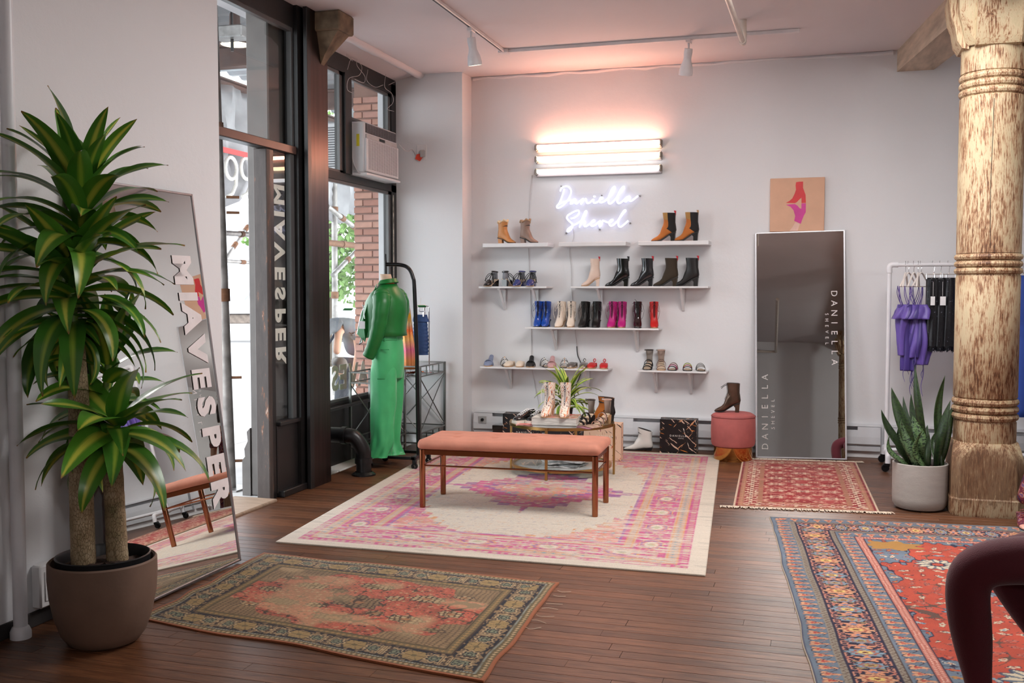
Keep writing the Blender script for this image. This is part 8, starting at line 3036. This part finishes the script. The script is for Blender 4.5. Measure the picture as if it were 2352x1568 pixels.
# ---- seated person in burgundy, right foreground
sp0 = thing('person', 'seated person in burgundy leggings, one knee forward, at right edge foreground', 'person', (0, 0, 0))
K1 = (0.515, 3.78, 0.625)
J = [(1.00, 3.92, .66, .13, .12), (1.00, 3.92, .86, .12, .10), (1.02, 3.92, 1.06, .135, .10), (1.03, 3.92, 1.20, .10, .085), (1.01, 3.92, 1.30, .048, .048), (1.00, 3.92, 1.36, .045, .045),
     (1.00, 3.74, 1.17, .055, .055), (1.08, 3.70, .93, .042, .042), (.93, 3.74, .78, .03, .028),
     (1.00, 4.10, 1.17, .055, .055), (1.09, 4.15, .93, .042, .042), (.94, 4.10, .78, .03, .028)]
E_ = [(0, 1), (1, 2), (2, 3), (3, 4), (4, 5), (3, 6), (6, 7), (7, 8), (3, 9), (9, 10), (10, 11)]
skin('body', J, E_, M_SKIN, sp0)
LJ = [(1.00, 3.92, .66, .15, .14), (.94, 3.82, .64, .105, .105), (.74, 3.79, .635, .092, .090), (.575, 3.775, .622, .086, .088), (.51, 3.78, .575, .086, .088), (.500, 3.785, .50, .080, .082), (.520, 3.79, .36, .074, .076), (.545, 3.80, .20, .048, .050), (.56, 3.80, .095, .040, .042),
      (.95, 4.02, .63, .105, .105), (.78, 4.03, .61, .090, .088), (.64, 4.02, .585, .080, .082), (.655, 4.02, .52, .076, .076), (.76, 4.03, .36, .066, .068), (.87, 4.04, .20, .050, .050), (.93, 4.05, .105, .042, .042), (1.00, 3.92, .76, .14, .12)]
LE = [(0, 1), (1, 2), (2, 3), (3, 4), (4, 5), (5, 6), (6, 7), (7, 8), (0, 9), (9, 10), (10, 11), (11, 12), (12, 13), (13, 14), (14, 15), (0, 16)]
skin('leggings', LJ, LE, M_BURG, sp0)
TJ = [(1.00, 3.92, .74, .155, .135), (1.00, 3.92, .90, .135, .115), (1.02, 3.92, 1.06, .150, .115), (1.03, 3.92, 1.19, .12, .10), (1.015, 3.92, 1.25, .065, .065),
      (1.00, 3.74, 1.16, .070, .070), (1.08, 3.70, .93, .055, .055), (.97, 3.73, .82, .042, .040),
      (1.00, 4.10, 1.16, .070, .070), (1.09, 4.15, .93, .055, .055), (.98, 4.11, .82, .042, .040)]
TE = [(0, 1), (1, 2), (2, 3), (3, 4), (3, 5), (5, 6), (6, 7), (3, 8), (8, 9), (9, 10)]
skin('sweater', TJ, TE, M_BURGD, sp0)
head(sp0, (0.985, 3.92, 1.47), R(-90))
hand(sp0, (.93, 3.74, .78), (-.8, .1, -.35), (-.3, 0, -1), sc=.9)
hand(sp0, (.94, 4.10, .78), (-.8, -.1, -.35), (-.3, 0, -1), sc=.9)
M_SHOEB = mat('black_ankle_shoe', (20, 18, 20), 0.35)
for (x, y, hd) in ((.56, 3.80, 180), (.93, 4.05, 190)):
    ca, sa = math.cos(R(hd)), math.sin(R(hd))
    st_ = boot_shape(1.08, 0.9, 0.3, 1.05, 0.1, upto=12)
    rgs = [[(x + ca * (px2 - .06) - sa * py2, y + sa * (px2 - .06) + ca * py2, pz2 + .008) for px2, py2, pz2 in ringp2(b, a, w, flat=.7)] for b, a, w in st_]
    MB().loft(rgs).build('shoe', M_SHOEB, sp0, ang=60)
os_ = thing('upholstered_cube', 'dark upholstered cube seat under the person in burgundy', 'stool', (1.01, 3.95, .007))
MB().rbox(-.20, .22, -.22, .24, 0.03, .52, .02).build('cushion', mat('charcoal_fabric', (54, 50, 52), 0.9), os_)
MB().rbox(-.19, .21, -.21, .23, 0.0, .03, .004).build('plinth', M_BLACKMET, os_)

# ---- standing person beside the column in patterned clothes
def pattern_mat():
    m = bpy.data.materials.new('patterned_fabric')
    t = NT(m)
    n = t.noise(24, 3, 0.6)
    r = t.ramp(n.outputs['Fac'], [(0.34, srgb(32, 26, 58)), (0.42, srgb(110, 28, 46)), (0.50, srgb(84, 26, 50)), (0.55, srgb(190, 120, 80)), (0.60, srgb(60, 70, 120)), (0.68, srgb(130, 40, 50))])
    t.l(r.outputs[0], t.b.inputs['Base Color'])
    t.b.inputs['Roughness'].default_value = 0.8
    return m
M_PAT = pattern_mat()
pt = thing('person', 'standing person in dark red patterned trousers and lace-up shoes beside the timber column', 'person', (0, 0, 0))
cx, cy = 1.62, 7.32
J = [(cx, cy, .95, .14, .11), (cx, cy, 1.10, .12, .095), (cx, cy, 1.28, .14, .10), (cx, cy, 1.42, .11, .085), (cx, cy, 1.50, .05, .05), (cx, cy, 1.58, .045, .045),
     (cx - .19, cy, 1.38, .055, .055), (cx - .235, cy + .01, 1.10, .042, .042), (cx - .235, cy - .02, .86, .028, .026),
     (cx + .19, cy, 1.38, .055, .055), (cx + .24, cy + .01, 1.10, .042, .042), (cx + .25, cy - .02, .86, .028, .026)]
skin('body', J, E_, M_SKIN, pt)
skin('shirt', [(cx, cy, .98, .16, .13), (cx, cy, 1.12, .14, .11), (cx, cy, 1.28, .155, .115), (cx, cy, 1.40, .125, .10), (cx, cy, 1.47, .07, .07), (cx - .19, cy, 1.37, .07, .07), (cx - .225, cy + .01, 1.20, .06, .06), (cx + .19, cy, 1.37, .07, .07), (cx + .23, cy + .01, 1.20, .06, .06)],
     [(0, 1), (1, 2), (2, 3), (3, 4), (3, 5), (5, 6), (3, 7), (7, 8)], M_PAT, pt)
skin('trousers', [(cx, cy, .96, .165, .13), (cx - .10, cy, .82, .10, .105), (cx - .13, cy - .01, .62, .085, .09), (cx - .20, cy - .01, .48, .075, .08), (cx - .26, cy, .30, .075, .078), (cx - .31, cy, .13, .068, .07),
                  (cx + .10, cy, .82, .10, .105), (cx + .13, cy - .01, .62, .085, .09), (cx + .14, cy - .01, .48, .075, .08), (cx + .15, cy, .30, .075, .078), (cx + .16, cy, .13, .068, .07), (cx, cy, 1.04, .15, .12)],
     [(0, 1), (1, 2), (2, 3), (3, 4), (4, 5), (0, 6), (6, 7), (7, 8), (8, 9), (9, 10), (0, 11)], M_PAT, pt)
head(pt, (cx, cy - .01, 1.70), R(0))
hand(pt, (cx - .235, cy - .02, .86), (.02, -.05, -1), (1, 0, 0), sc=.92)
hand(pt, (cx + .25, cy - .02, .86), (.0, -.05, -1), (-1, 0, 0), sc=.92)
M_TOE = mat('rubber_toe_pink', (206, 150, 132), 0.4)
for dx2 in (-.32, .165):
    hd = -95
    ca, sa = math.cos(R(hd)), math.sin(R(hd))
    x, y = cx + dx2, cy
    st_ = boot_shape(1.06, 0.9, 0.28, 1.08, 0.1, upto=12)
    tf = lambda rg_: [(x + ca * (a_ - .07) - sa * b_, y + sa * (a_ - .07) + ca * b_, c_ + .008) for a_, b_, c_ in rg_]
    s1 = MB().loft([tf(ringp2(b, a, w, flat=.7)) for b, a, w in st_]).build('shoe', M_PAT, pt, ang=60)
    MB().loft([tf([(px2 * 1.02, py2 * 1.06, pz2) for px2, py2, pz2 in ringp2(b, a, w, flat=.7)]) for b, a, w in st_[:3]]).build('toe_cap', M_TOE, s1, ang=60)
    lc = MB()
    for q in range(4):
        p0_, p1_ = st_[4 + q % 3][1], None
        xx, zz_ = st_[4][1][0] - q * .016, st_[4][1][1] + q * .012
        lc.tube(tf([(xx, -.022, zz_), (xx, 0, zz_ + .008), (xx, .022, zz_)]), .003, 5)
    lc.build('laces', mat('maroon_lace', (120, 40, 44), 0.7), s1)

# ---- passer-by bending over outside the bay window
ob = thing('person', 'passer-by in grey T-shirt bending over with a navy bag outside the window', 'person', (0, 0, 0))
bp = lambda px, py: tuple(ox(px, py, -5.4))
B0 = Vector(bp(826, 812))
def q_(px, py, dy=0.0):
    p = ox(px, py, -5.4)
    return (p.x + dy * .55, p.y + dy * .8, p.z)
pel, mid_, sho, nk = q_(824, 806), q_(812, 752), q_(792, 738), q_(778, 762)
J = [pel + (.15, .13), mid_ + (.15, .13), sho + (.14, .12), nk + (.05, .05), q_(773, 815) + (.045, .05),
     q_(779, 752, -.17) + (.05, .05), q_(768, 800, -.2) + (.038, .038), q_(764, 850, -.2) + (.03, .03),
     q_(789, 752, .17) + (.06, .06), q_(790, 806, .2) + (.042, .042), q_(780, 860, .2) + (.034, .034)]
skin('body', J, [(0, 1), (1, 2), (2, 3), (3, 4), (2, 5), (5, 6), (6, 7), (2, 8), (8, 9), (9, 10)], M_SKIN, ob)
M_GTEE = mat('grey_tshirt', (104, 107, 110), 0.85, var=0.1, bump=0.4, bscale=7)
skin('tshirt', [q_(826, 815) + (.18, .16), mid_ + (.175, .155), sho + (.165, .145), q_(782, 755) + (.10, .10), q_(779, 752, -.17) + (.085, .085), q_(770, 782, -.19) + (.072, .072), q_(789, 752, .17) + (.085, .085), q_(790, 784, .19) + (.072, .072)],
     [(0, 1), (1, 2), (2, 3), (2, 4), (4, 5), (2, 6), (6, 7)], M_GTEE, ob)
pz = Vector(q_(824, 815))
skin('trousers', [tuple(pz) + (.18, .16), q_(812, 868, -.12) + (.12, .12), q_(806, 930, -.14) + (.09, .09), (q_(800, 985, -.14)[0], q_(800, 985, -.14)[1], .04, .07, .07), q_(826, 868, .12) + (.12, .12), q_(832, 930, .14) + (.09, .09), (q_(836, 985, .14)[0], q_(836, 985, .14)[1], .04, .07, .07)],
     [(0, 1), (1, 2), (2, 3), (0, 4), (4, 5), (5, 6)], mat('charcoal_trousers', (70, 72, 78), 0.9), ob)
hc = Vector(q_(772, 842, .05))
head(ob, tuple(hc), R(40), R(85), mat('grey_brown_hair', (96, 84, 74), 0.6))
hand(ob, q_(764, 850, -.2), (0, 0, -1), (1, 0, 0))
hand(ob, q_(780, 860, .2), (0, 0, -1), (-1, 0, 0))
for q in (-.14, .14):
    f_ = q_(800 if q < 0 else 836, 985, q)
    MB().rbox(f_[0] - .06, f_[0] + .06, f_[1] - .17, f_[1] + .08, -.02, .07, .03).build('shoe', M_SHOEB, ob)
bg_ = thing('shoulder_bag', 'navy bag carried by the bending passer-by', 'bag', (0, 0, 0))
c_ = Vector(q_(778, 832, -.30))
MB().rbox(-.17, .17, -.06, .06, -.22, .16, .02, M=Matrix.Translation(c_) @ Matrix.Rotation(R(-35), 4, 'Z')).build('body', mat('navy_canvas', (36, 58, 96), 0.8, var=0.15, bump=0.3), bg_)
MB().tube(spline([tuple(c_ + Vector((.10, .0, .15))), q_(800, 775, -.22), q_(806, 730, -.10)], 5), .018, 6, flat=.3).build('strap', mat('navy_strap', (24, 34, 58), 0.8), bg_)
